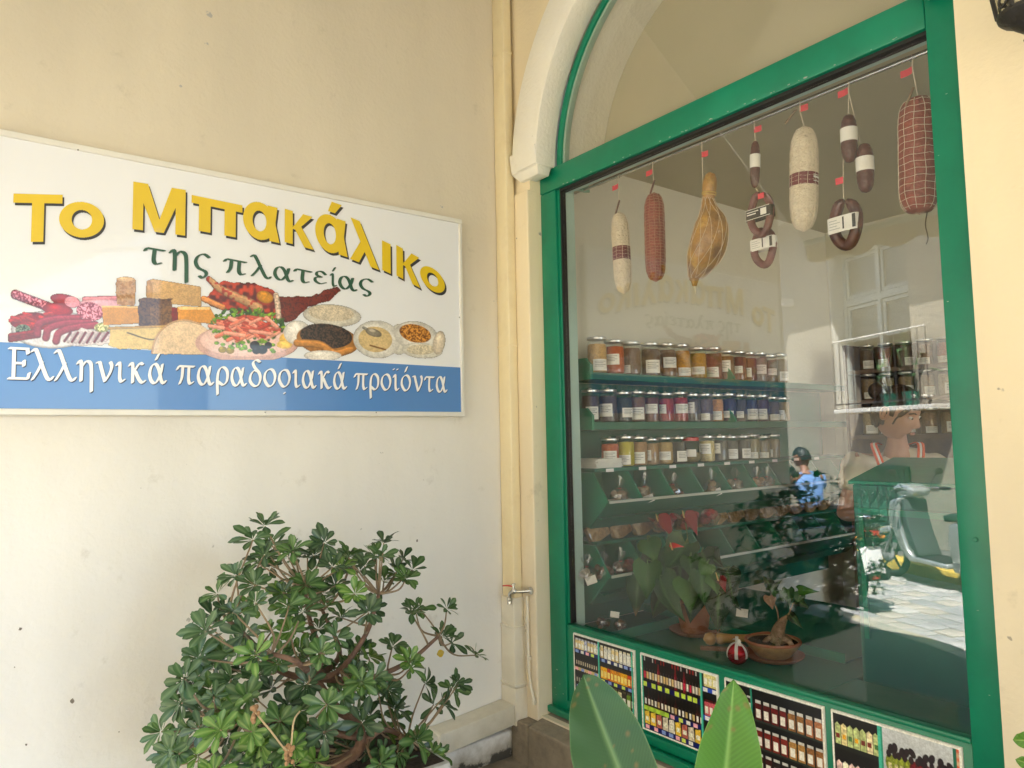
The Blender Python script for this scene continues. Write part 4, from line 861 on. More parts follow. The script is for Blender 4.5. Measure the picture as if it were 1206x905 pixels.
# ---- jars
m_lid = mat('brushed_lid', (.62, .62, .60), .32, .05, 20, metal=.9); m_lab = mat('paper_label', (.80, .79, .74), .8, .04, 30); m_ink = mat('label_ink', (.10, .10, .10), .8)
def bodyprof(r, h, t=0): return [(0, t), (r-.006-t, t), (r-t, .006+t), (r-t, h*.76), (r*.88-t, h*.84), (r*.82-t, h*.87), (r*.82-t, h*.93)]
JM = {}
def jar_mesh(r, h):
    k = (round(r, 3), round(h, 3))
    if k not in JM:
        fillh = .78
        lab = gridsurf(lambda u, v: ((r+.0006)*math.cos(-.75+u*1.5), (r+.0006)*math.sin(-.75+u*1.5), h*(.08+.38*v)), 10, 1)
        ink = join(*[gridsurf(lambda u, v, q=q: ((r+.001)*math.cos(-.55+u*(1.1-.25*(q % 2))), (r+.001)*math.sin(-.55+u*(1.1-.25*(q % 2))), h*(.38-.055*q)+v*h*.014), 6, 1) for q in range(4)])
        JM[k] = (mk(lathe(bodyprof(r, h), 20), JGLASS, 40, 'jar_glass'), lambda m_: mk(lathe([(0, .003), (r-.009, .003), (r-.003, .010), (r-.003, h*fillh-.012), (r*.86, h*fillh), (0, h*fillh+.002)], 18), m_, 50, 'contents'),
                 mk(lathe([(r*.84, h*.90), (r*.95, h*.90), (r*.97, h*.905), (r*.97, h*.955), (r*.90, h*.975), (r*.35, h*.985), (r*.14, h*.985), (r*.17, h*1.02), (0, h*1.03)], 20), m_lid, 35, 'lid'), mk(lab, m_lab, 1, 'label'), mk(ink, m_ink, False, 'ink'))
    return JM[k]
CM = {}
def content(r, h, c, coarse):
    k = (round(r, 3), round(h, 3), c)
    if k not in CM: CM[k] = jar_mesh(r, h)[1](mat('contents_%d_%d_%d' % c, rgb(*c), .7, .35, 140 if coarse else 260, bump=.6, bscale=160 if coarse else 300))
    return CM[k]
ORD = ['first', 'second', 'third', 'fourth', 'fifth', 'sixth', 'seventh', 'eighth', 'ninth', 'tenth', 'eleventh', 'twelfth', 'thirteenth', 'fourteenth', 'fifteenth', 'sixteenth']
def jar(x, y, z, r, h, c, what, where, grp, lid=None, face=None, coarse=True, lowlabel=0):
    o = thing('jar', (x, y, z), f'jar of {what}, {where}', 'jar', grp); J = jar_mesh(r, h)
    o.scale = (random.uniform(.93, 1.06),)*2+(random.uniform(.95, 1.03),); b = add('glass', J[0], o); add('contents', content(r, h, c, coarse), o); l = add('lid', J[2], o)
    if lid: l.data = l.data.copy(); l.data.materials[0] = lid
    lb = add('label', J[3], o, (0, 0, lowlabel), (0, 0, random.uniform(-.5, .5)), (1, 1, random.choice((1, .8, .62)))); add('lettering', J[4], lb)
    o.rotation_euler.z = (face if face is not None else -.9)+random.uniform(-.45, .45); return o
X0 = .205
rows = [
 (1.8935, .160, .0445, 'top green side shelf', 'jars on the top side shelf', [(703, (200, 158, 96), 'tan spice'), (723, (190, 88, 46), 'orange red spice'), (744.7, (120, 92, 74), 'greyish brown herbs'), (766.6, (104, 76, 54), 'dark brown spice'), (785, (122, 90, 66), 'brown seeds'), (803, (196, 136, 30), 'amber spice'), (822, (184, 142, 38), 'golden herbs'), (841, (130, 74, 40), 'rust brown spice'), (855, (124, 92, 56), 'olive brown herbs'), (870, (122, 60, 50), 'red brown spice'), (882, (118, 62, 54), 'dark red chillies'), (894, (150, 140, 130), 'pale grey salt'), (905, (130, 120, 100), 'grey green herbs'), (918, (150, 130, 100), 'beige seeds')]),
 (1.6835, .142, .042, 'middle green side shelf', 'jars on the middle side shelf', [(695, (76, 58, 62), 'dark plum tea'), (715, (72, 56, 60), 'black tea'), (732, (34, 46, 50), 'blackish herbs'), (749, (124, 90, 80), 'pinkish brown petals'), (765, (112, 66, 74), 'mauve petals'), (781.6, (160, 36, 48), 'bright red powder'), (798, (166, 44, 54), 'crimson powder'), (813.7, (100, 90, 90), 'grey peppercorns'), (827, (110, 96, 110), 'lavender'), (841, (206, 146, 96), 'pale orange peel'), (855, (44, 40, 84), 'seeds painted in reflected blue'), (868.5, (70, 60, 70), 'dark grey seeds'), (882, (54, 44, 84), 'violet flowers'), (894, (76, 50, 80), 'purple flowers'), (907, (110, 90, 80), 'brown bark'), (919, (150, 130, 96), 'beige roots')]),  # the blue seeds carry the reflection on the glass in their colour
 (1.4885, .132, .040, 'lowest green jar shelf', 'jars on the lowest side shelf', [(715, (186, 84, 40), 'orange paprika'), (733, (202, 186, 50), 'yellow turmeric'), (748.5, (170, 130, 90), 'light brown powder'), (764, (160, 124, 84), 'sandy powder'), (779, (190, 158, 104), 'beige seeds'), (795, (66, 66, 64), 'charcoal grey seeds'), (829, (206, 186, 128), 'cream coloured grains'), (844, (86, 84, 80), 'grey pepper'), (857, (96, 94, 88), 'speckled grey pepper'), (870, (78, 78, 76), 'dark grey salt'), (882, (150, 140, 110), 'greenish grey herbs'), (894, (128, 116, 96), 'brownish herbs'), (906, (134, 118, 96), 'dull brown leaves')])]
for z, h, r, where, grp, lst in rows:
    for k, (px, c, what) in enumerate(lst):
        y = H(px, 440, 0, X0).y
        w_ = f'{ORD[k]} from left, {where}'
        jar(X0+random.uniform(-.004, .006), y, z, r, h*random.uniform(.97, 1.02), c, what, w_, grp, coarse=k % 3 != 1, lowlabel=random.choice((0, 0, .012, .03)))
# squat round jar with a red lid
yb = H(814, 545, 0, X0).y
o = thing('round_jar', (X0, yb, 1.4885), 'squat round glass jar with red lid on the lowest jar shelf', 'jar')
part('glass', lathe([(0, 0), (.034, 0), (.048, .018), (.054, .05), (.048, .082), (.036, .098), (.034, .106)], 24, (X0, yb, 1.4885)), JGLASS, o, 40)
part('contents', lathe([(0, .003), (.032, .004), (.045, .02), (.050, .048), (0, .056)], 20, (X0, yb, 1.4885)), mat('herb_mix', rgb(130, 116, 84), .8, .4, 90, bump=.7, bscale=120), o, 50)
part('lid', lathe([(.036, .104), (.041, .104), (.041, .118), (.036, .122), (0, .123)], 24, (X0, yb, 1.4885)), mat('red_lid', (.55, .03, .03), .4), o, 35)
part('label', gridsurf(lambda u, v: (X0+.0545*math.cos(-1.3+u*.9), yb+.0545*math.sin(-1.3+u*.9), 1.4885+.03+.035*v), 8, 1), m_lab, o, 1)
# stack of papers / price cards
def sheets(name, x, y, z, n, w_, d_, lab, th=.0035):
    o = thing(name, (x, y, z), lab, 'papers'); 
    for k in range(n): g = bbox((x-w_/2, y-d_/2, z+k*th+.0002), (x+w_/2, y+d_/2, z+(k+1)*th-.0004), .0004, 1); part('sheet', xf(g, T(x, y, 0) @ RZ(random.uniform(-.06, .06)) @ T(-x+random.uniform(-.004, .004), -y+random.uniform(-.005, .005), 0)), m_lab, o)
sheets('paper_stack', .19, .33, 1.4885, 9, .13, .15, 'stack of white paper bags at the left end of the lowest jar shelf', .0045)
sheets('paper_stack', .285, .35, H(715, 586, 0, .30).z-.03, 4, .05, .13, 'small pile of white cards lying in the first upper bin', .004)
# cellophane packets
def cellomat():
    m_ = glassmat('cellophane', .16, (.93, .93, .92), .12); return m_
CELLO = cellomat()
def blob(c, r, seed, n=10):
    g = ellipsoid(c, r, 12, 8); rs = random.Random(seed); v = [(c[0]+(p[0]-c[0])*rs.uniform(.88, 1.14), c[1]+(p[1]-c[1])*rs.uniform(.88, 1.14), c[2]+(p[2]-c[2])*rs.uniform(.9, 1.12)) for p in g[0]]; return v, g[1]
def packet(x, y, z, w_, h_, c, lab, grp, up=True, tag=False):
    o = thing('packet', (x, y, z), lab, 'packet', grp); s_ = random.randrange(999)
    part('contents', join(*[blob((x+random.uniform(-.22, .22)*w_, y+random.uniform(-.34, .34)*w_, z+h_*random.uniform(.12, .62)), (w_*.17, w_*.19, w_*.16), s_+q) for q in range(11)]), mat('pack_%d_%d_%d' % c, rgb(*c), .8, .4, 60, bump=.8, bscale=90), o, 1)
    part('wrapper', blob((x, y, z+h_*.38), (w_*.46, w_*.56, h_*.40), s_+1), CELLO, o)
    if up:                                             # gathered top fanning out
        vs, fs = [], []; n_ = 11
        for i in range(n_):
            a = -1.0+2.0*i/(n_-1); b = .006*(-1)**i
            vs += [(x+b*.3, y+math.sin(a)*.006, z+h_*.72), (x+b+random.uniform(-.004, .004), y+math.sin(a)*w_*.5, z+h_*.72+math.cos(a)*h_*random.uniform(.45, .62))]
        for i in range(n_-1): fs.append([2*i, 2*i+1, 2*i+3, 2*i+2])
        part('gathered_top', (vs, fs), CELLO, o); part('tie', torus(.006, .0015, 12, 6, T(x, y, z+h_*.72)), mat('red_tie', (.5, .04, .04), .5), o)
    if tag: c0 = Vector((x+.035, y-.01, z+h_*.25)); part('sticker', xf(bbox((-.001, -.022, -.016), (.001, .022, .016), .0005, 1), T(*c0) @ RZ(-.5) @ RX(.3)), m_lab, o)
pc = [(150, 130, 100), (136, 118, 88), (140, 108, 84), (170, 150, 120), (116, 110, 86), (170, 140, 104), (144, 130, 108)]
for k, px in enumerate((731, 760, 794, 840, 868, 893, 905)):
    p = H(px, 584, 0, .29); packet(.285, p.y, zl1-.035, .085, .105, pc[k % 7], f'clear packet of {["brown figs", "dried herbs", "brown nuts", "light nuts", "dark leaves", "pale seeds", "mixed roots"][k]} in the upper bins, {ORD[k]} from the left', 'packets in the upper bins', True, k in (1, 3))
for k, px in enumerate((692, 712, 732)):
    p = H(px, 668, 0, .29); packet(.285, p.y, zl2-.035, .08, .10, [(150, 140, 120), (110, 84, 60), (96, 70, 50)][k], f'clear packet {["with a striped white sticker", "of light brown nuts", "of dark brown nuts"][k]} in the lower bins', 'packets in the lower bins', True, k == 0)
p = H(743, 662, 0, .30); packet(.29, p.y, zl2-.03, .085, .10, (150, 30, 34), 'clear packet of bright red berries in the lower bins', 'packets in the lower bins', False)
nm = ['tan biscuits', 'seeded biscuits', 'brown pasta', 'light pasta', 'rusks', 'dark rusks', 'pale noodles', 'twisted noodles', 'crispbread', 'sesame sticks', 'bark pieces', 'dry beans', 'split peas', 'rice']
for k in range(14):
    y = .30+k*.135; c = [(180, 146, 106), (164, 130, 92), (150, 118, 84)][k % 3]; o = thing('biscuit_packet', (.2, y, 1.187), f'flat clear packet of {nm[k]} leaning on the narrow shelf between the bins', 'packet', 'packets leaning on the narrow shelf')
    M = T(.225, y, 1.187) @ RZ(random.uniform(-.1, .1)) @ RY(-.30) @ RX(.35)
    g = bevel(box((-.014, -.060, 0), (.014, .060, .078)), .010, 2); part('contents', xf(g, M), mat('pack_%d_%d_%d' % c, rgb(*c), .8, .4, 60, bump=.8, bscale=90), o, 40); part('wrapper', xf(bevel(box((-.017, -.066, -.000), (.017, .066, .088)), .011, 2), M), CELLO, o, 40)
for k, px in enumerate((783, 812, 835)):              # red dried fruit seen above the plant
    y = H(px, 622, 0, .27).y; packet(.27, y, 1.19, .11, .11, (156, 44, 50), f'clear packet of red dried fruit between the bins, {ORD[k]} from the left', 'packets of red dried fruit', k == 1)

# ---- dark wooden shelves on the back wall with more jars
m_wood = mat('brown_shelf_wood', (.16, .10, .065), .6, .25, 9, bump=.15)
def backshelf(x0, x1, zs, lab, grp, tag):
    o = thing('back_shelves', ((x0+x1)/2, YB-.1, ZFL), lab, 'shelves'); y0, y1 = YB-.26, YB-.002
    part('side_panel', box((x0, y0, ZFL+.002), (x0+.02, y1, 2.12)), m_wood, o); part('side_panel', box((x1-.02, y0, ZFL+.002), (x1, y1, 2.12)), m_wood, o)
    part('back_panel', box((x0+.0205, y1-.012, ZFL+.002), (x1-.0205, y1-.001, 2.12)), m_wood, o)
    part('cupboard', bbox((x0+.0205, y0+.002, ZFL+.003), (x1-.0205, y1-.013, zs[0]-.15), .004), m_wood, o)
    for j, z in enumerate(zs):
        part('shelf', box((x0+.0205, y0+.004, z-.022), (x1-.0205, y1-.0125, z)), m_wood, o); x = x0+.09; n_ = 0
        while x < x1-.07:
            c = random.choice([(150, 124, 96), (128, 96, 70), (170, 150, 120), (110, 90, 76), (146, 84, 60)])
            jar(x, YB-.16, z+.0005, .043, .150, c, {150: 'tan leaves', 128: 'brown seeds', 170: 'pale grain', 110: 'dark grain', 146: 'reddish spice'}[c[0]], f'{ORD[n_]} from left, {["lower", "middle", "upper"][j]} board of {tag}', grp, face=-1.2); x += .105; n_ += 1
backshelf(.30, 1.05, (1.38, 1.60, 1.80, 1.97)[1:4], 'brown wooden wall shelves with jars in the far inner corner', 'jars on the corner shelves', 'corner shelves')
backshelf(1.12, 2.6, (1.30, 1.52, 1.74), 'dark brown wooden shelves with jars behind the shop assistant', 'jars behind the assistant', 'shelves behind the assistant')

# ---- display platform and what stands on it
ZP = .812
_top2 = 1
pf = thing('display_platform', (1, .4, ZFL), 'green painted display platform just inside the window', 'platform')
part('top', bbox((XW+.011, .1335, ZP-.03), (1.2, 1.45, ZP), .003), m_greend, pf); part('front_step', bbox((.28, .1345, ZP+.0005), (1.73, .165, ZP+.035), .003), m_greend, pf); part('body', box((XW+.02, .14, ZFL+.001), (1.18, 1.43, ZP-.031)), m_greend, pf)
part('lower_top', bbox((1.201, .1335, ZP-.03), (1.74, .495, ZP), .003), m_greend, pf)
tr = thing('display_tray', (.25, .4, ZP), 'shallow green tray with two packets in the left corner of the platform', 'tray')
part('tray_floor', box((.11, .20, ZP+.001), (.37, .66, ZP+.006)), m_greend, tr)
for g in (box((.11, .195, ZP+.001), (.378, .2, ZP+.04)), box((.3705, .2005, ZP+.001), (.378, .66, ZP+.04)), box((.11, .6605, ZP+.001), (.378, .668, ZP+.04))): part('tray_side', bevel(g, .0012, 1), m_green, tr)
tr2 = thing('display_tray', (.75, .75, ZP), 'long shallow green tray at the back of the platform behind the pots', 'tray')
part('tray_floor', box((.42, .62, ZP+.001), (1.1, .86, ZP+.006)), m_greend, tr2)
for g in (box((.412, .612, ZP+.001), (1.1, .6195, ZP+.035)), box((.412, .62, ZP+.001), (.4195, .86, ZP+.035))): part('tray_side', bevel(g, .0012, 1), m_green, tr2)
packet(.22, .30, ZP+.007, .06, .07, (120, 84, 62), 'small clear packet of brown nuts, left one in the corner tray', 'packets in the corner tray', False); packet(.29, .33, ZP+.007, .055, .065, (130, 96, 80), 'small clear packet of pinkish nuts, right one in the corner tray', 'packets in the corner tray', False)
o = thing('price_card', (.35, .5, ZP+.04), 'small tilted white price card behind the corner tray', 'price card'); c = H(724, 724, 0, .345); part('card', xf(bbox((-.018, -.001, -.012), (.018, .001, .012), .0005, 1), T(*c) @ RZ(.8) @ RX(-.5) @ RY(.15)), m_lab, o)
o = thing('price_card', (.8, .6, ZP+.06), 'small white price card standing between the two pots', 'price card'); c = H(874, 722, 1, .55); part('card', xf(bbox((-.022, -.001, -.016), (.022, .001, .016), .0005, 1), T(*c) @ RZ(.7) @ RY(.12)), m_lab, o)
m_terra = mat('terracotta', (.40, .125, .06), .75, .15, 9, bump=.15, bscale=40, dirt=((.5, .35, .25), .5, 6)); m_soil = mat('potting_soil', (.035, .022, .015), .95, .4, 60, bump=1, bscale=60)
a = H(818, 745, 2, ZP+.004); a = (a.x, a.y, ZP)
so_ = thing('plant_saucer', a, 'terracotta saucer under the red flowering plant', 'saucer'); part('dish', lathe([(0, .001), (.075, .001), (.098, .014), (.102, .019), (.096, .019), (.076, .008), (0, .007)], 36, a), m_terra, so_, 40)
po = thing('terracotta_pot', (a[0], a[1], ZP+.008), 'terracotta pot of the red flowering plant inside the window', 'pot')
part('pot', lathe([(0, 0), (.050, 0), (.053, .004), (.068, .085), (.074, .087), (.076, .115), (.073, .118), (.067, .114), (.065, .10), (0, .098)], 36, (a[0], a[1], ZP+.0085)), m_terra, po, 40); part('soil', lathe([(0, .101), (.064, .0995)], 20, (a[0], a[1], ZP+.0085)), m_soil, po)
# pepper mill lying down, red ball, bonsai bowl
m_beech = mat('turned_beech', (.52, .27, .07), .35, .15, 12, coat=.4)
pa, pb = H(829, 750, 1, .42), H(900, 744, 1, .60); pa.z = ZP+.03; pb.z = ZP+.030
ml = thing('pepper_mill', tuple(pa), 'turned wooden pepper mill lying behind the red ball', 'pepper mill')
L_ = (pb-pa).length; M = T(*pa) @ (pb-pa).to_track_quat('Z', 'Y').to_matrix().to_4x4()
part('mill_head', xf(lathe([(0, -.004), (.008, 0), (.020, .008), (.025, .022), (.021, .036), (.013, .044)], 24), M), m_beech, ml, 50)
part('mill_body', xf(lathe([(.013, .0445), (.019, .050), (.0225, .062), (.019, .075), (.015, .11), (.014, .16), (.018, .20), (.024, .225), (.021, .235), (.024, .25), (.024, L_-.004), (.02, L_), (0, L_)], 24), M), m_beech, ml, 50)
o = thing('wood_block', (pa.x, pa.y-.02, ZP), 'thin strip of brown wood lying in front of the pepper mill', 'wood strip'); c0, c1 = H(825, 764, 2, ZP+.004), H(862, 766, 2, ZP+.004)
part('strip', xf(bbox((0, -.012, 0), ((c1-c0).length, .012, .012), .002), T(c0.x, c0.y, ZP+.0005) @ RZ(math.atan2((c1-c0).y, (c1-c0).x))), mat('strip_wood', (.22, .10, .06), .5, .2, 20), o)
rb = H(868, 760, 1, .33); rb = (rb.x, rb.y, ZP+.0385); m_foil = mat('red_foil', (.50, .008, .02), .18, .25, 30, bump=.9, bscale=45, metal=.5)
o = thing('red_ball', rb, 'shiny red wrapped ball tied with a white ribbon', 'ornament'); part('ball', ellipsoid(rb, (.037, .037, .038), 28, 18), m_foil, o, 1)
m_rib = mat('white_ribbon', (.78, .76, .72), .6)
for ang in (0, 1.05, 2.1): part('ribbon', xf(gridsurf(lambda u, v: ((.0383)*math.cos(-.3+u*3.74), (v-.5)*.011, .0383*math.sin(-.3+u*3.74)), 22, 1), T(*rb) @ RZ(ang)), m_rib, o, 1)
for s_ in (-1, 1):
    part('bow', xf(gridsurf(lambda u, v: (s_*(.026*math.sin(u*math.pi)*1.1), (v-.5)*.011+.004*math.sin(u*3), .037+.018*math.sin(u*2*math.pi)*.6+.006), 16, 1), T(*rb) @ RZ(-.8)), m_rib, o, 1)
    part('ribbon_tail', xf(gridsurf(lambda u, v: (s_*(.004+u*.036), (v-.5)*.008, .041+.008*math.sin(u*3)-.006*u), 8, 1), T(*rb) @ RZ(-.65)), m_rib, o, 1)
b_ = H(911, 774, 2, ZP+.004); b_ = (b_.x, b_.y, ZP)
o = thing('plant_saucer', b_, 'terracotta saucer under the small bonsai bowl', 'saucer'); part('dish', lathe([(0, .001), (.085, .001), (.103, .012), (.107, .018), (.101, .018), (.086, .008), (0, .007)], 36, b_), m_terra, o, 40)
m_bowl = mat('glazed_bowl', (.42, .27, .12), .4, .2, 14, coat=.3, dirt=((.12, .07, .04), .6, 25))
o = thing('bonsai_bowl', (b_[0], b_[1], ZP+.008), 'low ochre glazed bowl planted with a small bonsai', 'bowl')
part('bowl', lathe([(0, 0), (.056, 0), (.064, .006), (.090, .040), (.092, .046), (.097, .048), (.097, .058), (.091, .059), (.086, .05), (0, .048)], 40, (b_[0], b_[1], ZP+.0085)), m_bowl, o, 40)
part('rim', torus(.0935, .0055, 40, 8, T(b_[0], b_[1], ZP+.063)), m_terra, o, 1); part('soil', lathe([(0, .055), (.088, .050)], 20, (b_[0], b_[1], ZP+.0085)), m_soil, o)
BON = (b_[0], b_[1], ZP+.062)

# ---- counter with a sloping lid, the shop assistant stands behind it
ct = thing('counter', (1.7, .6, ZFL), 'green counter with a sloping lid in front of the shop assistant', 'counter')
cA, cB = H(1003, 569, 1, .50), H(1010, 541, 1, .80); zf, zb_ = cA.z, cB.z
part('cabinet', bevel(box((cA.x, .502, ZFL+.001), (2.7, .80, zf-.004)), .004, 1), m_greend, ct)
part('lid', bevel(hexa([(cA.x-.008, .49, zf-.003), (2.71, .49, zf-.003), (2.71, .81, zf-.003), (cA.x-.008, .81, zf-.003), (cA.x-.008, .49, zf+.008), (2.71, .49, zf+.008), (2.71, .81, zb_+.008), (cA.x-.008, .81, zb_+.008)]), .002, 1), m_green, ct)
part('panel_frame', join(box((cA.x+.02, .494, zf-.10), (2.6, .5015, zf-.08)), box((cA.x+.02, .494, .95), (cA.x+.035, .5015, zf-.1005))), m_green, ct)

# ---- curtain rail with the hanging sausages
rl = thing('hanging_rail', (1, .19, 2.66), 'thin steel rail across the top of the window that carries the sausages', 'rail')
r0, r1 = H(690, 223, 1, .19), H(1097, 59, 1, .19)
ZR = lambda x: r0.z+(r1.z-r0.z)*(x-r0.x)/(r1.x-r0.x)
part('rod', tube([(r0.x-.02, .19, ZR(r0.x-.02)), (1.80, .19, ZR(1.80))], .0055, 10), m_steel, rl, 50)
bq = H(684, 219, 1, .19); part('bracket', bevel(hexa([(.262, .16, bq.z-.022), (bq.x+.022, .16, bq.z-.030), (bq.x+.022, .225, bq.z-.030), (.262, .225, bq.z-.022), (.262, .16, bq.z+.014), (bq.x+.012, .16, bq.z+.016), (bq.x+.012, .225, bq.z+.016), (.262, .225, bq.z+.014)]), .003, 1), mat('bracket_green', (.22, .42, .30), .5), rl)
part('second_rod', tube([(r0.x-.02, .255, ZR(r0.x)+.035), (1.80, .255, ZR(1.80)+.035)], .006, 8), mat('dark_rod', (.12, .10, .07), .5), rl, 50)
# ================================================================== hanging sausages and ham
m_str = mat('twine', (.62, .55, .42), .8); m_tag = mat('pink_red_tag', (.70, .05, .08), .5); m_net = mat('sausage_net', (.72, .62, .48), .7)
m_sw = mat('white_mould_rind', (.74, .66, .50), .85, .10, 60, bump=.8, bscale=120, dirt=((.45, .32, .2), .5, 40)); m_sr = mat('red_salami_skin', (.22, .030, .014), .5, .2, 40, bump=.5, bscale=90, dirt=((.45, .16, .1), .5, 50))
m_sd = mat('dark_sausage_skin', (.075, .013, .008), .35, .3, 40, bump=.4, bscale=80, coat=.2); m_sm = mat('reflection_tinted_skin', (.13, .035, .035), .4, .3, 30, bump=.4, bscale=70, coat=.2, dirt=((.3, .16, .17), .5, 25))  # mauve skin: pink of the glass reflection put into the colour
m_band = mat('dark_red_band', (.13, .008, .016), .5); m_bk = mat('black_print', (.02, .02, .02), .5)
def sr(t, R0, p=3.2): return R0*max(0.0, 1-abs(2*t-1)**p)**(1/2.1)
m_netr = mat('dark_net', (.42, .24, .17), .7)
def salami(c0, c1, R0, mtl, name, lab, net=None, nl=9, nr=20, band=None, knots=True, p=5):
    c0, c1 = Vector(c0), Vector(c1); ax = c1-c0; L = ax.length; M = T(*c0) @ ax.to_track_quat('Z', 'Y').to_matrix().to_4x4()
    o = thing(name, tuple(c0), lab, 'sausage' if 'ham' not in name else 'ham', 'sausages hanging in the window')
    n_ = 36; prof = [(max(sr(i/n_, R0, p)*(1+.02*math.sin(i*1.7)), 0 if i in (0, n_) else .0015), L*i/n_) for i in range(n_+1)]
    part('sausage', xf(lathe(prof, 28), M), mtl, o, 1)
    if net:
        gs = []
        for k in range(nl):
            a = 2*math.pi*k/nl+.2; gs.append(tube([(max(sr(i/24, R0, p)+.0012, .002)*math.cos(a+.03*math.sin(i)), max(sr(i/24, R0, p)+.0012, .002)*math.sin(a+.03*math.sin(i)), L*i/24) for i in range(25)], .0008, 4, cap=False))
        for j in range(1, nr):
            t = j/nr; r_ = sr(t, R0, p)+.0012; gs.append(tube([(r_*math.cos(2*math.pi*i/20), r_*math.sin(2*math.pi*i/20), L*t+.0016*math.sin(i*1.9+j)) for i in range(20)], .0007, 4, closed=True))
        part('net', xf(join(*gs), M), net, o)
    if band:
        t0, t1, m_b, txt = band; r_ = R0*1.02+.0006
        part('label_band', xf(gridsurf(lambda u, v: (r_*math.cos(u*2*math.pi), r_*math.sin(u*2*math.pi), L*(t0+(t1-t0)*v)), 30, 1), M), m_b, o, 1)
    return o, M, L
def hang(o, top, x, tagd=.045, loop=True, clip=False, side=-1):
    # twine from the rail down to the top of the sausage, with a price tag
    z0 = ZR(x); top = Vector(top); pts = smoothpts([(x, .19, z0+.006), (x+.004, .184, z0-.008), (x+.001, .188, z0-.03), ((x+top.x)/2, (.19+top.y)/2, (z0-.03+top.z)/2), tuple(top)], 5)
    part('string', tube(pts, .0016, 6), m_str, o); part('hook', torus(.008, .0012, 14, 6, T(x, .19, z0-.002) @ RX(R(90)) @ RY(0)), m_steel, o)
    tz_ = z0-tagd; part('price_tag', xf(gridsurf(lambda u, v: (side*(u*.030), .003*math.sin(u*4), (v-.5)*.020-.004*u), 5, 2), T(x, .186, tz_)), m_tag, o, 1)
    if clip: part('clip', xf(bbox((-.004, -.002, -.03), (.004, .002, .03), .001, 1), T(top.x-.004, top.y-.004, top.z+.018) @ RY(.45)), m_sd, o)
def wrapband(o, c, R0, z0, z1, cols, a0=-2.6, a1=.4):
    r_ = R0+.0012; part('label_band', gridsurf(lambda u, v: (c[0]+r_*math.cos(a0+(a1-a0)*u), c[1]+r_*math.sin(a0+(a1-a0)*u), z0+(z1-z0)*v), 16, 1), cols, o, 1)
def P18(x, y): return tuple(H(x, y, 1, .19))
a, b = P18(734.5, 346), P18(729, 250); o, M, L = salami(a, b, .0345, m_sw, 'hanging_salami', 'small white moulded salami in a net, leftmost on the rail, with dark red paper band', m_net, 9, 24, (.40, .56, m_band, 0)); hang(o, b, b[0]+.003, .04, clip=True)
part('emblem', xf(lathe([(.010, .0), (.010, .0012), (0, .0014)], 16), M @ T(0, 0, L*.48) @ RZ(-1.35) @ T(.0352, 0, 0) @ RY(R(90))), mat('red_emblem', (.5, .02, .05), .5), o)
for k in range(2): part('lettering', xf(gridsurf(lambda u, v: (.0365*math.cos(-2.6+u*.5), .0365*math.sin(-2.6+u*.5), L*(.455+.045*k)+v*.004), 4, 1), M), m_lab, o)
a, b = P18(772.5, 332), P18(770, 227); o, M, L = salami(a, b, .037, m_sr, 'hanging_salami', 'reddish brown salami in a fine net, second from the left', m_netr, 12, 30, p=6); hang(o, b, b[0], .035, clip=True)
# ham
hm = thing('hanging_ham', P18(830, 205), 'golden yellow cured ham leg in a net, third from the left on the rail', 'ham', 'sausages hanging in the window')
m_ham = mat('cured_ham_rind', (.50, .25, .035), .35, .1, 16, bump=1, bscale=26, col2=(.13, .05, .010), coat=.5, dirt=((.70, .50, .10), .9, 11))
cs = [((839, 204), 4), ((837, 209), 7.5), ((835.5, 220), 9), ((835, 230), 8), ((834, 237), 8), ((836, 250), 13), ((838, 264), 20.5), ((835, 285), 23), ((829, 302), 21.5), ((823, 316), 15.5), ((818, 326), 9), ((818, 331), 5), ((818, 337), 3)]
ps = smoothpts([(p_[0], p_[1], r_) for p_, r_ in cs], 4); pts = [H(q[0], q[1], 1, .20) for q in ps]; rs_ = [max(.004, q[2]*.0030) for q in ps]
g = tube(pts, rs_, 28, flat=.85); part('ham', g, m_ham, hm, 1)
gs = []
N_ = len(pts)
def ringpt(i, a, e=.0015):
    base = g[0][i*28:(i+1)*28]; f_ = (a/(2*math.pi)*28) % 28; k = int(f_); t = f_-k; p_ = Vector(base[k])*(1-t)+Vector(base[(k+1) % 28])*t; c_ = pts[i]; d_ = p_-c_; return p_+d_.normalized()*e
for k in range(10):
    for s_ in (-1, 1): gs.append(tube([ringpt(i, 2*math.pi*k/10+s_*i*.055) for i in range(14, N_-6)], .0008, 4, cap=False))
part('net', join(*gs), m_net, hm)
for i in (11, 12): part('binding', tube([ringpt(i, 2*math.pi*k/16, .002) for k in range(16)], .0022, 5, closed=True), mat('gold_twine', (.55, .38, .10), .5), hm)
part('tail_string', tube([H(818, 334, 1, .20), H(818.5, 340, 1, .20), H(819.5, 346, 1, .20)], .0012, 5), m_str, hm); hang(hm, P18(828, 222), P18(827, 182)[0], .045, side=1)
# slim dark sausage with the two rings below it
def link(name, pa, pb, R0, mtl, lab, band=True, dy=0):
    A_, B_ = Vector(P18(*pa))+Vector((0, dy, 0)), Vector(P18(*pb))+Vector((0, dy, 0)); o, M, L = salami(A_, B_, R0, mtl, name, lab, p=4)
    if band:
        part('label_band', xf(gridsurf(lambda u, v: ((R0+.0016)*math.cos(u*2*math.pi), (R0+.0016)*math.sin(u*2*math.pi), L*(.42+.28*v)), 24, 1), M), m_lab, o, 1)
        part('label_print', xf(gridsurf(lambda u, v: ((R0+.0022)*math.cos(-1.25+u*.8), (R0+.0022)*math.sin(-1.25+u*.8), L*(.45+.2*v)), 6, 1), M), m_bk, o, 1)
    return o
o = link('hanging_sausage', (889, 222), (889.5, 166), .0155, m_sd, 'slim dark sausage hanging above the two reflection tinted rings'); hang(o, P18(889.5, 167), P18(889, 160)[0], .03, side=1)
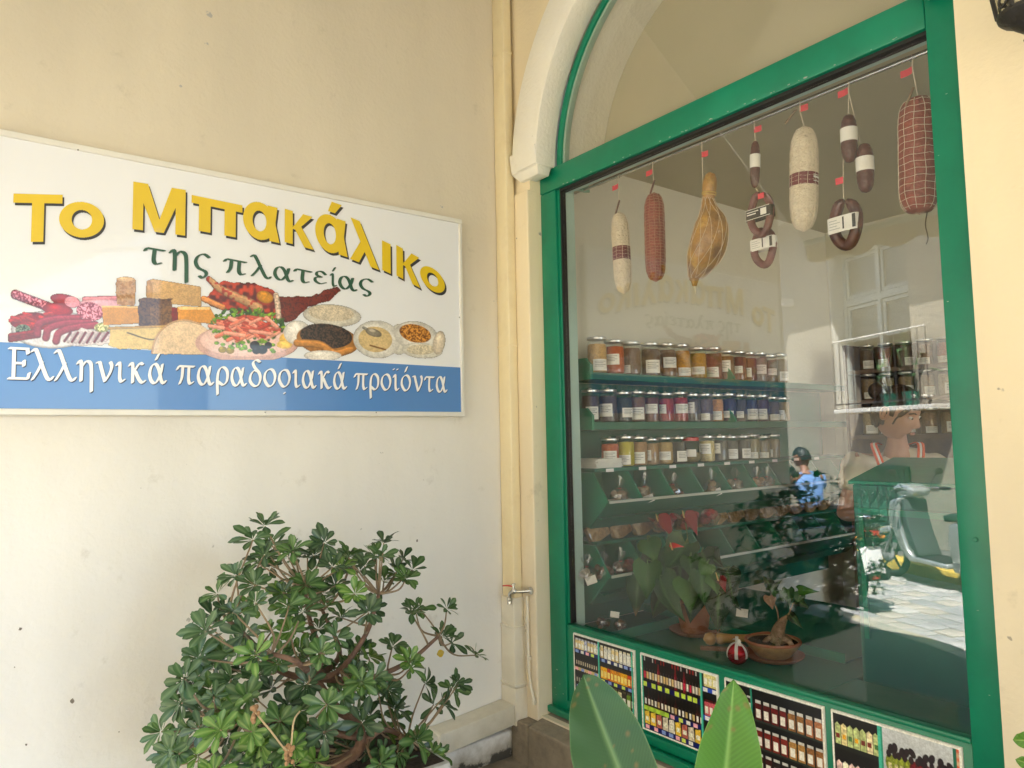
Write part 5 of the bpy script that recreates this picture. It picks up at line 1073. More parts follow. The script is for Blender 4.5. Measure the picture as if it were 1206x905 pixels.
def loop(name, cpx, cpy, rw, rh, r_, mtl, lab, dark=True, dy=0, open_top=True):
    o = thing(name, P18(cpx, cpy), lab, 'sausage', 'sausages hanging in the window')
    pts = []
    for k in range(29):
        a = R(97)+R(346)*k/28; x = cpx+rw*math.cos(a); y = cpy-rh*math.sin(a); q = H(x, y, 1, .19+dy); pts.append(q+Vector((0, .004*math.sin(a*3), 0)))
    rr = [r_*min(1, .45+.55*min(k, 28-k)/2.2) for k in range(29)]
    part('sausage', tube(pts, rr, 16), mtl, o, 1); return o
def bandaround(o, cpx, cpy, hw, hh, dy, depth, dark, text=True):
    c = H(cpx, cpy, 1, .19+dy); px = (H(cpx+1, cpy, 1, .19+dy)-c).x; W_ = hw*px; Hh = hh*(c-H(cpx, cpy+1, 1, .19+dy)).z
    def f(u, v): a = u*2*math.pi; ex = abs(math.cos(a))**.45*math.copysign(1, math.cos(a)); ey = abs(math.sin(a))**.45*math.copysign(1, math.sin(a)); return (c.x+W_*ex, c.y+depth*ey, c.z+(v-.5)*2*Hh+.02*W_*ex)
    part('label_band', gridsurf(f, 40, 1), m_lab if not dark else m_bk, o, 1)
    q = depth+.0012
    def bx(u0, u1, v0, v1, m_): part('label_print', ([(c.x+W_*u0, c.y-q, c.z+Hh*v0+.02*W_*u0), (c.x+W_*u1, c.y-q, c.z+Hh*v0+.02*W_*u1), (c.x+W_*u1, c.y-q, c.z+Hh*v1+.02*W_*u1), (c.x+W_*u0, c.y-q, c.z+Hh*v1+.02*W_*u0)], [[0, 1, 2, 3]]), m_, o)
    if dark: bx(-.8, .1, .35, .5, m_lab); bx(-.8, -.1, -.1, .1, m_lab); bx(.25, .7, -.6, .6, m_lab); bx(-.95, .95, -.95, -.85, m_lab); bx(-.95, .95, .85, .95, m_lab)
    else:
        bx(.10, .2, -.7, .8, m_bk); bx(.72, .93, -.8, .85, m_bk)
        for k in range(4): bx(-.75, -.75+.5+.2*(k % 2), .5-.35*k, .58-.35*k, mat('grey_print', (.35, .38, .36), .6))
o = loop('sausage_ring', 896, 252, 11.5, 24, .0125, m_sm, 'upper sausage ring painted in reflected mauve with a black and white band, below the slim dark sausage', dy=-.002); bandaround(o, 895.5, 252, 15.5, 6.5, -.002, .017, True)
part('string', tube([P18(890, 222), H(896, 230, 1, .188)], .0014, 5), m_str, o); part('price_tag', xf(gridsurf(lambda u, v: (u*.022, 0, (v-.5)*.018), 2, 1), T(*H(892.5, 232, 1, .17))), m_tag, o)
o = loop('sausage_ring', 899.5, 291, 11, 21, .0125, m_sm, 'lower sausage ring painted in reflected mauve with a white label band, hanging under the other ring', dy=.03); bandaround(o, 899.5, 288, 14.5, 7, .03, .017, False); part('string', tube([H(896, 274, 1, .20), H(899, 272, 1, .22)], .0014, 5), m_str, o)
a, b = P18(946.5, 273), P18(947, 149); o, M, L = salami(a, b, .0405, m_sw, 'hanging_salami', 'large white moulded salami with a dark red lettered band, in mid rail', m_net, 10, 26, (.42, .535, m_band, 0), p=4.5); hang(o, b, b[0]-.01, .02, side=1)
for k, (w_, z_) in enumerate(((.55, .505), (.95, .478), (.8, .447))): part('lettering', xf(gridsurf(lambda u, v: (.0428*math.cos(-1.9+u*w_), .0428*math.sin(-1.9+u*w_), L*z_+v*(.0022 if k != 1 else .006)), 6, 1), M), m_lab, o)
part('wooden_stick', tube([H(925, 146, 1, .18), H(938, 129, 1, .18)], .003, 6), mat('stick', (.2, .13, .07), .6), o)
o = link('hanging_sausage', (1001, 192), (999, 135), .0225, m_sd, 'short thick dark sausage, left one of the pair on one string'); hang(o, P18(999, 136), P18(1000, 120)[0], .022, side=-1)
o = link('hanging_sausage', (1016, 226), (1013.5, 167), .0235, m_sd, 'short thick dark sausage, right one of the pair on one string', dy=.02); part('string', tube(smoothpts([(P18(1000, 112)), H(1007, 140, 1, .2), H(1013, 168, 1, .21)], 4), .0014, 5), m_str, o)
o = loop('sausage_ring', 996, 263, 13.5, 26, .0165, m_sd, 'dark brown sausage ring with a white label band, hanging alone below the pair'); bandaround(o, 995, 265, 18.5, 9.5, 0, .022, False)
part('string', tube(smoothpts([H(994, 237, 1, .19), H(993, 215, 1, .19), H(993.5, 180, 1, .2)], 4), .0014, 5), m_str, o); part('price_tag', xf(gridsurf(lambda u, v: (-u*.024, 0, (v-.5)*.020), 2, 1), T(*H(993, 212, 1, .185))), m_tag, o)
a, b = P18(1083, 253), P18(1081, 114); o, M, L = salami(a, b, .050, m_sr, 'hanging_salami', 'thick red brown salami in a coarse net, rightmost on the rail', m_net, 12, 17, p=7); hang(o, b, P18(1075, 88)[0], .035)
part('wooden_stick', tube([H(1067, 126, 1, .15), H(1076, 103, 1, .15)], .006, 6, flat=.4), mat('brown_tag', (.30, .20, .10), .7), o)
part('loose_string', tube(smoothpts([H(1092, 250, 1, .2), H(1090, 265, 1, .2), H(1093, 280, 1, .2), H(1091, 288, 1, .2)], 4), .0016, 5), mat('dark_twine', (.1, .08, .06), .8), o)

# ================================================================== leaves
def leafcols(n_uv, base, rib, tip=None):
    out = []
    for (u, v) in n_uv:
        r_ = max(0, 1-abs(u-.5)*14); c = [base[i]*(1-r_)+rib[i]*r_ for i in range(3)]; out.append(c)
    return out
def leafmesh(name, L, W_, nu, nv, shape, base, rib, fold=.12, bend=.2, m_=None, veins=0, wave=0, edge=None):
    V, F, C = [], [], []
    for j in range(nv+1):
        t = j/nv; w_ = W_*shape(t)
        for i in range(nu+1):
            s_ = i/nu*2-1; x = s_*w_; y = L*t+(abs(s_)*w_*.35 if veins == 2 else 0)*(1 if t < .25 else 0)*-1
            z = abs(x)*fold-bend*L*t*t+wave*W_*math.sin(t*17+s_)*abs(s_); V.append((x, y, z))
            r_ = max(0, 1-abs(s_)*(nu/2)*.9); vein = 0
            if veins: vein = .5*max(0, math.cos((t*L*1.0-abs(x)*.8)*2*math.pi*veins))**6
            k = min(1, r_+vein*.4); e_ = edge if edge and abs(s_) > .99 else None
            C.append(e_ or [base[q]*(1-k)+rib[q]*k for q in range(3)])
    for j in range(nv):
        for i in range(nu): a = j*(nu+1)+i; F.append([a, a+1, a+nu+2, a+nu+1])
    me = mk((V, F), m_, 1, name); paintcol(me, C); return me
m_leaf = attrmat('shrub_leaf', .38, spec=.5, backlit=.12); m_an = attrmat('anthurium_leaf', .36, spec=.35, coat=0, backlit=.1); m_canna = attrmat('canna_leaf', .42, backlit=.3, bump=.1, bscale=20)
obov = lambda t: float(np.interp(t, [0, .08, .2, .4, .6, .75, .87, .95, 1], [.07, .10, .26, .62, .92, 1.0, .88, .58, .12]))
tones = [((.046, .120, .026), (.14, .23, .08)), ((.034, .092, .026), (.11, .18, .08)), ((.075, .185, .024), (.20, .31, .08)), ((.022, .062, .024), (.09, .15, .07))]
LM = [[leafmesh('leaf', L_, W_, 4, 7, obov, b_c, rb_c, .18, bend, m_leaf) for (L_, W_, bend) in ((.060, .0125, .10), (.054, .0120, .3), (.066, .0135, .45), (.046, .0105, .2), (.058, .0115, -.12))] for b_c, rb_c in tones]
yl = leafmesh('leaf', .05, .011, 4, 7, obov, (.62, .45, .03), (.6, .5, .1), .2, .3, m_leaf)
m_bark = mat('shrub_bark', (.17, .10, .07), .9, .3, 30, bump=.8, bscale=60)

BP = (.58, -1.05, .345)
plt = thing('planter', (.55, -1.0, .345), 'white rectangular planter at the foot of the side wall holding the leafy shrub', 'planter')
pl_c = H(508, 893, 0, .62)
part('planter', bevel(join(box((.34, -1.34, .346), (.70, pl_c.y+.02, .725))), .012, 2), mat('weathered_white_planter', (.50, .50, .48), .7, .1, 8, bump=.2), plt, 40); part('soil', box((.355, -1.325, .70), (.685, pl_c.y+.005, .7255)), m_soil, plt)
shrub = thing('shrub', (.56, -1.03, .74), 'dark green leafy shrub with rosettes of rounded leaves in front of the side wall', 'shrub')
RO = [(312, 620), (298, 636), (345, 650), (382, 640), (410, 655), (452, 640), (440, 655), (392, 668), (452, 685), (478, 682), (256, 700), (278, 678), (300, 716), (332, 700), (434, 722), (484, 722), (526, 718), (375, 742), (300, 772), (282, 760), (256, 782), (462, 762), (520, 750), (482, 780), (560, 772), (416, 782), (434, 774), (218, 800), (234, 776), (362, 806), (402, 790), (500, 806), (536, 806), (522, 830), (214, 828), (402, 818), (426, 804), (420, 836), (466, 836), (456, 812), (352, 838), (260, 860), (296, 862), (238, 838), (206, 876), (234, 890), (306, 876), (408, 880), (468, 886), (490, 872), (452, 862), (508, 888), (426, 852), (320, 744), (338, 714), (288, 748), (242, 744), (250, 726), (330, 776), (320, 812), (352, 770), (380, 700), (402, 728), (360, 690), (300, 690), (284, 722), (342, 744), (378, 770), (396, 752), (272, 800), (290, 822), (270, 838), (330, 850), (352, 872), (382, 862), (430, 888), (248, 812), (318, 898), (270, 898), (372, 898), (200, 892), (448, 900), (356, 722), (418, 700), (310, 660), (424, 672), (318, 640), (370, 655), (474, 660), (240, 765), (226, 860), (190, 862), (338, 884), (290, 884), (385, 830), (440, 800), (368, 788), (395, 690), (262, 770), (304, 795)]
rnd = random.Random(11); leaves = []; tips = []
trunk_top = H(398, 832, 0, .56); tb = Vector((.55, -1.04, .735))
core = H(372, 800, 0, .56)
def rosette(c, d, n_, sc, tone, seed):
    rr = random.Random(seed); q = Vector(d).normalized().to_track_quat('Z', 'Y').to_matrix().to_4x4(); off = rr.uniform(0, 6)
    for k in range(n_):
        lay = k/n_; az = off+k*2.39996; el = .55-.95*lay*0+rr.uniform(-.30, .25)+(.5 if lay > .78 else -.12)
        M = T(*c) @ q @ RZ(az) @ RX(el) @ T(0, .004, 0) @ S(*([sc*rr.uniform(.8, 1.12)]*3)) @ RY(rr.uniform(-.35, .35)); leaves.append((M, tone, rr.randrange(5)))
for i, (px, py) in enumerate(RO):
    edge = 1 if (py < 700 or px < 240 or px > 470) else 0
    X = rnd.uniform(.42, .72) if edge else rnd.uniform(.48, .76)
    c = H(px, py, 0, X); view = (Vector(CAM)-c).normalized(); rad = (c-core).normalized()
    d = rad*.7+view*rnd.uniform(.25, .9)+Vector((0, 0, rnd.uniform(.2, .8)))+Vector([rnd.uniform(-.3, .3) for _ in range(3)])
    tips.append(c); rosette(c, d, rnd.randint(10, 14), rnd.uniform(.66, .90), rnd.choice((0, 0, 1, 1, 2, 3)) if not (290 < px < 345 and 690 < py < 790) else 2, i)
for i in range(54):                                    # smaller rosettes between the big ones
    px, py = rnd.choice(RO)
    if py < 650 or px > 470: continue
    c = H(px+rnd.uniform(-26, 26), py+rnd.uniform(-10, 26), 0, rnd.uniform(.55, .76)); d = (c-core).normalized()*.6+(Vector(CAM)-c).normalized()*.5+Vector((0, 0, rnd.uniform(.2, .9)))
    tips.append(c); rosette(c, d, rnd.randint(7, 11), rnd.uniform(.5, .75), rnd.choice((0, 1, 3, 3, 2)), 900+i)
# the side of the shrub turned to the wall and to the window
for i in range(80):
    px, py = rnd.choice(RO); 
    if py < 640: continue
    c = H(px+rnd.uniform(-14, 14), py+rnd.uniform(-10, 14), 0, rnd.uniform(.30, .52)); d = (c-core)+Vector((-.2, 0, .25)); tips.append(c); rosette(c, d, rnd.randint(6, 9), rnd.uniform(.7, .95), rnd.choice((0, 1, 3)), 500+i)
leaves.sort(key=lambda t: (t[0].translation-Vector(CAM)).length)
root = Vector(shrub.location)
for k, (M, tone, v_) in enumerate(leaves[:299]):
    o = add('leaf', LM[tone][v_], shrub); o.matrix_local = T(*(-root)) @ M
o = add('leaf', yl, shrub); o['label'] = 'yellow withered leaf'; o.matrix_local = T(*(H(523, 768, 0, .60)-root)) @ RY(1.2) @ RX(-1.2)
V, F, C = [], [], []
for M, tone, v_ in leaves[299:]:
    me = LM[tone][v_]; n0 = len(V); cc = np.zeros(len(me.vertices)*4, np.float32); me.color_attributes['paint'].data.foreach_get('color', cc); C.append(cc.reshape(-1, 4)[:, :3])
    Mr = T(*(-root)) @ M; V += [tuple(Mr @ v.co) for v in me.vertices]; F += [[i+n0 for i in p_.vertices] for p_ in me.polygons]
me = mk((V, F), m_leaf, 1, 'leaves'); paintcol(me, np.vstack(C)); o = add('foliage', me, shrub); o['kind'] = 'stuff'
# trunk, limbs and twigs
tr_pts = smoothpts([tb, H(424, 880, 0, .60), H(418, 850, 0, .58), H(398, 836, 0, .56), H(386, 822, 0, .56), core], 6)
part('trunk', tube(tr_pts, list(np.linspace(.017, .011, len(tr_pts))), 10), m_bark, shrub, 1)
limbs = [smoothpts([core, H(378, 770, 0, .58), H(366, 735, 0, .56), H(358, 690, 0, .55)], 6), smoothpts([core, H(330, 790, 0, .55), H(290, 750, 0, .56), H(268, 730, 0, .56)], 6), smoothpts([core, H(400, 790, 0, .62), H(432, 745, 0, .60), H(446, 700, 0, .58)], 6),
         smoothpts([core, H(430, 800, 0, .56), H(480, 780, 0, .55), H(516, 750, 0, .55)], 6), smoothpts([tr_pts[8], H(330, 850, 0, .62), H(270, 840, 0, .60)], 6), smoothpts([core, H(350, 780, 0, .75), H(320, 770, 0, .72)], 6), smoothpts([core, H(400, 770, 0, .42), H(380, 720, 0, .38)], 6), smoothpts([tr_pts[5], H(450, 860, 0, .62), H(480, 870, 0, .60)], 6)]
allp = []
for l in limbs: part('branch', tube(l, list(np.linspace(.010, .005, len(l))), 7), m_bark, shrub, 1); allp += [Vector(p_) for p_ in l]
tw = []
for t_ in tips:
    b0_ = min(allp, key=lambda p_: (p_-t_).length+max(0, p_.z-t_.z)*.8); mid = (b0_+t_)/2+Vector((rnd.uniform(-.02, .02), rnd.uniform(-.02, .02), -.25*(t_-b0_).length*.4)); s_ = smoothpts([b0_, mid, t_], 5)
    tw.append(tube(s_, list(np.linspace(.0036, .0020, len(s_))), 5))
g = part('twigs', join(*tw), mat('twig_bark', (.26, .19, .12), .85, .3, 30), shrub, 1); g['kind'] = 'stuff'
# dry seed heads and a bent dry stem
for (px, py) in ((300, 838), (340, 886)):
    c = H(px, py, 0, .80); part('dry_seed_head', join(*[ellipsoid((c.x+rnd.uniform(-.008, .008), c.y+rnd.uniform(-.008, .008), c.z+rnd.uniform(-.022, .012)), (.005, .005, .006), 6, 4) for _ in range(18)]), mat('dry_seed', (.34, .20, .10), .9), shrub)
part('dry_stem', tube(smoothpts([H(300, 838, 0, .80), H(318, 860, 0, .81), H(340, 884, 0, .80), H(346, 850, 0, .79), H(353, 838, 0, .77)], 6), .0022, 5), mat('dry_stem', (.50, .38, .22), .8), shrub)

# ---- big canna leaves in the foreground
cn = thing('canna_plant', (1.5, -.95, .13), 'canna plant with two large broad green leaves rising in front of the photo panels', 'plant')
def blade(name, C0, tip, side, W_, tone, rib, roll=0, bend=.04, parent=cn):
    C0, tip = Vector(C0), Vector(tip); ax = tip-C0; L = ax.length; ax.normalize(); view = (Vector(CAM)-(C0+tip)/2).normalized(); sd = ax.cross(view).normalized(); nrm = sd.cross(ax); sd2 = (sd*math.cos(roll)+nrm*math.sin(roll)); nr2 = sd2.cross(ax)
    nu, nv = 44, 130; V, F, C = [], [], []; rs = random.Random(int(W_*1e4)); spots = [(rs.uniform(-.95, .95), rs.uniform(.25, 1), rs.uniform(.012, .035)) for _ in range(16)]
    for j in range(nv+1):
        t = j/nv; w_ = W_*(math.sin(math.pi*min(1, .12+.88*t)**1.0)**.62)*(1 if t < .93 else (1-((t-.93)/.07)**2*.55)) if t < 1 else .0004
        for i in range(nu+1):
            s_ = i/nu*2-1; x = s_*w_; z = abs(s_)*w_*.22-bend*L*(2*t-1)**2+.0016*math.sin(t*23+s_*5)*abs(s_)**2
            ve = .5+.5*math.sin((t*L-abs(x)*.95)*2*math.pi/.0085); r_ = max(0, 1-abs(s_)*9); e_ = 1 if abs(s_) > .985 else 0
            z += .00025*ve*(1-r_); V.append(C0+ax*(L*t)+sd2*x+nr2*z)
            C.append([(tone[q]*(.88+.20*ve**2+.12*math.sin(t*7+s_*3)*.6)*(1-r_)+rib[q]*r_)*(1-e_)+rib[q]*.8*e_ for q in range(3)])
            b_ = max([0]+[min(1, 1.6*(1-math.hypot((s_-sx)*w_/L, t-st)/(r2*.6))) for sx, st, r2 in spots]); C[-1] = [C[-1][q]*(1-b_*.6)+(.22, .15, .05)[q]*b_*.6 for q in range(3)]
    for j in range(nv):
        for i in range(nu): a = j*(nu+1)+i; F.append([a, a+1, a+nu+2, a+nu+1])
    off = Vector(parent.location); me = mk(([tuple(v-off) for v in V], F), m_canna, 1, name); paintcol(me, C); return add(name, me, parent)
yc = -.93
blade('leaf', H(766, 1000, 1, yc-.05), H(684, 793, 1, yc+.03), 1, .074, (.040, .125, .040), (.16, .30, .12), roll=.35, bend=.03)
blade('leaf', H(838, 1060, 1, -.98), H(866, 802, 1, -.93), 1, .056, (.085, .24, .028), (.22, .42, .10), roll=-.4, bend=.02)
part('stem', tube(smoothpts([(1.52, -.98, .13), (1.52, -.96, .6), H(766, 1000, 1, yc-.05)], 5), .012, 8), mat('canna_stem', (.10, .22, .05), .5), cn, 1)
part('stem', tube(smoothpts([(1.55, -.99, .13), (1.62, -.98, .5), H(838, 1060, 1, -.98)], 5), .011, 8), MATS['canna_stem'], cn, 1)
# small leaf poking in at the right edge
sl = thing('leafy_pot_plant', (1.99, -.30, .13), 'bright green leaf tips showing at the lower right edge of the picture', 'plant')
for (a, b, w_) in (((1225, 872), (1193, 872), .016), ((1230, 905), (1196, 895), .014), ((1240, 930), (1200, 912), .016)):
    blade('leaf', H(a[0], a[1], 1, -.32), H(b[0], b[1], 1, -.34), 1, w_, (.10, .26, .03), (.3, .45, .12), roll=.3, bend=.05, parent=sl)
part('stem', tube(smoothpts([(2.02, -.30, .13), (2.0, -.3, .6), H(1228, 880, 1, -.32)], 5), .005, 6), MATS['canna_stem'], sl, 1)

# ================================================================== the anthurium inside
an = thing('anthurium', (a0 := (po.location.x, po.location.y, ZP+.11)), 'glossy drooping plant with heart shaped leaves and red flowers in the terracotta pot', 'plant')
PC = Vector(a0)
heart = lambda t: float(np.interp(t, [0, .04, .12, .25, .4, .6, .8, .92, 1], [.55, .85, 1.0, .96, .80, .52, .25, .10, .01]))
def heartleaf(base, tip, wpx, Y0, Y1, tone, rib, name='leaf', parent=an, m_=None, roll=0, edge=None, petiole=True, cup=.25, root_=None):
    B_, Tp = H(base[0], base[1], 1, Y0), H(tip[0], tip[1], 1, Y1); ax = Tp-B_; L = ax.length; ax.normalize(); W_ = wpx/2*(H(base[0]+1, base[1], 1, Y0)-B_).x*1.0
    view = (Vector(CAM)-B_).normalized(); sd = ax.cross(view).normalized(); nrm = sd.cross(ax); sd = sd*math.cos(roll)+nrm*math.sin(roll); nrm = sd.cross(ax); nu, nv = 10, 16; V, F, C = [], [], []
    for j in range(nv+1):
        t = j/nv; w_ = W_*heart(t)
        for i in range(nu+1):
            s_ = i/nu*2-1; x = s_*w_; back = -.16*L*abs(s_)**1.5*max(0, 1-t*4); z = -abs(s_)**1.6*w_*cup+.10*L*math.sin(math.pi*t)-.12*L*t*t
            V.append(B_+ax*(L*t+back)+sd*x+nrm*z); r_ = max(0, 1-abs(s_)*6); ve = max(0, math.sin((t-abs(s_)*.25)*34))**8*.25; k = min(1, r_*.8+ve); c = [tone[q]*(1-k)+rib[q]*k for q in range(3)]
            if edge and t > .72: c = [c[q]*(1-(t-.72)/.28)+edge[q]*((t-.72)/.28) for q in range(3)]
            C.append(c)
    for j in range(nv):
        for i in range(nu): a = j*(nu+1)+i; F.append([a, a+1, a+nu+2, a+nu+1])
    off = wloc(parent); me = mk(([tuple(v-off) for v in V], F), m_ or m_an, 1, name); paintcol(me, C); o = add(name, me, parent)
    if petiole:
        R_ = root_ or PC+Vector((rnd.uniform(-.02, .02), rnd.uniform(-.02, .02), -.012)); top = B_+(B_-R_)*.0+Vector((0, .01, .012)); mid = (R_+top)/2+Vector((0, 0, .04)); part('petiole', tube(smoothpts([R_, mid, top, B_+ax*L*.02], 5), .0022, 6), mat('petiole', (.10, .18, .05), .5), parent, 1)
    return o
gA, gR, gL, gK = (.010, .055, .006), (.045, .12, .025), (.026, .105, .008), (.005, .022, .005)
AL = [((763, 664), (762, 707), 26, gL, .33), ((777, 682), (803, 733), 30, gA, .34), ((811, 684), (815, 723), 29, gL, .34), ((826, 674), (829, 713), 26, gA, .33), ((808, 640), (781, 676), 32, gA, .38), ((763, 636), (773, 662), 22, gL, .38), ((752, 682), (748, 727), 22, gA, .36), ((779, 702), (767, 729), 22, gK, .40),
      ((846, 702), (845, 745), 28, gK, .38), ((833, 664), (822, 682), 18, gL, .34), ((856, 672), (864, 708), 26, gK, .42), ((790, 655), (770, 690), 26, gA, .40), ((826, 650), (838, 672), 26, gK, .44), ((800, 664), (800, 700), 28, gK, .42), ((843, 690), (872, 716), 24, gK, .44), ((780, 650), (756, 672), 22, gA, .43), ((818, 700), (812, 735), 22, gK, .40), ((795, 690), (790, 722), 20, gA, .36), ((770, 655), (758, 690), 20, gK, .42), ((812, 656), (816, 684), 20, gA, .36), ((838, 676), (846, 700), 18, gL, .35), ((858, 690), (852, 722), 20, gK, .45), ((785, 700), (800, 728), 20, gK, .42), ((835, 652), (850, 668), 20, gK, .46)]
for i, (b_a, t_a, w_, tn_, Y0) in enumerate(AL): heartleaf(b_a, t_a, w_, Y0, Y0-.02, tn_, gR, roll=rnd.uniform(-.6, .6), edge=(.30, .18, .08) if i == 6 else None, cup=.45)
m_spa = attrmat('anthurium_flower', .2, coat=.5)
for (b_a, t_a, w_, c, Y0) in (((773, 612), (792, 630), 20, (.25, .012, .02), .42), ((804, 608), (822, 628), 21, (.22, .016, .025), .48), ((790, 646), (804, 643), 8, (.55, .012, .008), .33), ((844, 682), (855, 696), 15, (.18, .004, .01), .36)):
    o = heartleaf(b_a, t_a, w_, Y0, Y0-.02, c, [q*1.2 for q in c], 'flower', m_=m_spa, cup=-.35, roll=.7); b0_ = H(b_a[0]+2, b_a[1]+2, 1, Y0-.015); t0_ = b0_+Vector((.0, -.012, .030)); part('spadix', tube([b0_, t0_], [.003, .0018], 6), mat('spadix', (.5, .35, .12), .6), an)

# ---- the bonsai
bo = thing('bonsai', BON, 'small bonsai with a swollen greyish trunk and few leaves in the ochre bowl', 'bonsai')
m_bb = mat('bonsai_bark', (.24, .15, .09), .85, .4, 40, bump=1, bscale=60, dirt=((.45, .36, .26), .6, 20))
q = [H(918, 765, 1, b_[1]), H(916, 752, 1, b_[1]), H(917, 742, 1, b_[1]-.005), H(922, 732, 1, b_[1]), H(928, 726, 1, b_[1])]
part('trunk', tube(smoothpts(q, 5), list(np.interp(np.linspace(0, 1, 21), [0, .3, .6, .8, 1], [.034, .026, .020, .012, .006])), 12), m_bb, bo, 1)
for k in range(5): a = k*1.3; part('root', tube(smoothpts([(q[1].x, q[1].y, q[1].z), (q[0].x+.035*math.cos(a), q[0].y+.035*math.sin(a), BON[2]+.012), (q[0].x+.055*math.cos(a), q[0].y+.055*math.sin(a), BON[2]-.006)], 4), [.012]*4+[.009]*4+[.004], 7), m_bb, bo, 1)
part('twig', tube(smoothpts([q[2], H(916, 722, 1, b_[1]), H(911, 708, 1, b_[1]), H(906, 690, 1, b_[1]+.02)], 5), .003, 6), m_bb, bo, 1); part('twig', tube(smoothpts([q[4], H(934, 712, 1, b_[1]), H(944, 700, 1, b_[1])], 5), .0025, 6), m_bb, bo, 1)
heartleaf((906, 702), (910, 718), 13, b_[1]-.01, b_[1]-.02, (.22, .12, .07), (.3, .2, .12), parent=bo, petiole=False)
for (b_a, t_a, w_, c) in (((928, 694), (930, 716), 13, gA), ((940, 695), (963, 697), 11, gL), ((942, 700), (938, 716), 12, gA), ((908, 690), (898, 678), 11, gK), ((906, 696), (920, 684), 10, gK), ((930, 724), (945, 740), 10, gK), ((915, 700), (906, 688), 9, gA), ((925, 706), (918, 694), 10, gA), ((938, 706), (952, 716), 12, gK)): heartleaf(b_a, t_a, w_, b_[1], b_[1]-.01, c, gR, parent=bo, petiole=False, root_=BON)
# ================================================================== building across the lane
N_ST = Vector((-.387, .922, 0)); D_ST = Vector((.922, .387, 0)); TW = -3.21
def ST(p): v = Vector(p)-O_ST; return (v.dot(D_ST), v.dot(N_ST), v.z)
def OW(px, py, t=TW): P0 = O_ST+N_ST*t; s, t_, z = ST(HP(px, py, P0, N_ST)); return s, z
ob = thing('opposite_building', tuple(O_ST), 'sunlit rough plastered building across the lane with a tall shuttered balcony window', 'building'); ob.rotation_euler.z = A_ST
def opp(name, geo, m_, parent=None, smooth=False): return add(name, mk(geo, m_, smooth, name), parent or ob)
m_opp = mat('rough_lime_plaster', (.30, .27, .21), .9, .12, 2, bump=1.0, bscale=14, dirt=((.24, .21, .17), .5, 2.5)); m_oppt = mat('pale_trim', (.62, .60, .52), .7, .05, 5, bump=.2); m_shut = mat('grey_shutter_paint', (.40, .43, .38), .6, .05, 6)
s0, zb = OW(985, 480); s1, _ = OW(1078, 478); zt = OW(1030, 282)[1]; zb = 1.97; zt = 4.35
ox0, ox1 = -17, 13
opp('wall', join(box((ox0, TW-.45, -.05), (s0, TW, 9)), box((s1, TW-.45, -.05), (ox1, TW, 9)), box((s0, TW-.45, -.05), (s1, TW, zb)), box((s0, TW-.45, zt), (s1, TW, 9))), m_opp)
opp('roof', box((ox0, TW-8, 9.001), (ox1, TW+.2, 9.15)), m_oppt)
opp('eaves_slab', bevel(box((ox0+1, TW+.001, 5.15), (ox1-1, TW+.80, 5.32)), .01), m_oppt)
for s in np.arange(-12, 9, 2.2): opp('eaves_bracket', bevel(prism([(0, 0), (.12, 0), (.12, .0), (.12, .25), (0, .25)], TW+.0015, TW+.5, T(s, 0, 4.895)), .005), m_oppt)
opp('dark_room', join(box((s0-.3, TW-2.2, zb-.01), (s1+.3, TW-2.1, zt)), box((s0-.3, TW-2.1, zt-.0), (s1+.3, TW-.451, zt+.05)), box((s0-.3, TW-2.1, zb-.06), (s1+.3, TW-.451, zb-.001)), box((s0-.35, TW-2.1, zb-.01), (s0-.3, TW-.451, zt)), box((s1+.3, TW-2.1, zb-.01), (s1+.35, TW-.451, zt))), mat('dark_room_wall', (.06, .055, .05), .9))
wn = opp('balcony_window', join(box((s0+.001, TW-.31, zb+.001), (s0+.07, TW-.22, zt-.001)), box((s1-.07, TW-.31, zb+.001), (s1-.001, TW-.22, zt-.001)), box((s0+.0705, TW-.31, zt-.08), (s1-.0705, TW-.22, zt-.001)), box((s0+.0705, TW-.30, 3.52), (s1-.0705, TW-.21, 3.62)), box(((s0+s1)/2-.03, TW-.305, zb+.001), ((s0+s1)/2+.03, TW-.205, 3.519)), box(((s0+s1)/2-.03, TW-.305, 3.621), ((s0+s1)/2+.03, TW-.205, zt-.0805))), m_shut)
opp('jamb_lining', box((s0+.0012, TW-.219, zb+.0012), (s0+.014, TW+.012, zt-.002)), m_oppt)
m_wg = mat('old_window_pane', (.15, .155, .125), .3, .1, 3)
for a, b in ((s0+.07, (s0+s1)/2-.03), ((s0+s1)/2+.03, s1-.07)):
    for z0, z1 in ((3.63, zt-.09), (2.98, 3.51)):
        fr_g = join(box((a+.001, TW-.295, z0), (a+.05, TW-.235, z1)), box((b-.05, TW-.295, z0), (b-.001, TW-.235, z1)), box((a+.0505, TW-.295, z1-.05), (b-.0505, TW-.235, z1)), box((a+.0505, TW-.295, z0), (b-.0505, TW-.235, z0+.05)))
        w_ = opp('window_sash', fr_g, m_shut); opp('pane', box((a+.05, TW-.275, z0+.05), (b-.05, TW-.268, z1-.05)), m_wg, w_)
bs0, bs1, bz = OW(984, 481, TW+.42)[0], OW(1079, 479, TW+.42)[0], OW(1030, 481, TW+.42)[1]; rz = OW(992, 402, TW+.42)[1]
sl_ = opp('balcony_slab', bevel(box((bs0-.02, TW+.001, bz-.05), (bs1+.25, TW+.44, bz+.01)), .008), m_oppt)
m_iron = mat('black_iron', (.03, .03, .032), .5); n_ = 14
opp('balcony_rail', tube([(bs0, TW+.41, rz), (bs1+.2, TW+.41, rz)], .012, 8), mat('pale_rail', (.62, .60, .55), .5)); opp('balcony_rail', tube([(bs0, TW+.41, bz+.08), (bs1+.2, TW+.41, bz+.08)], .009, 8), m_iron)
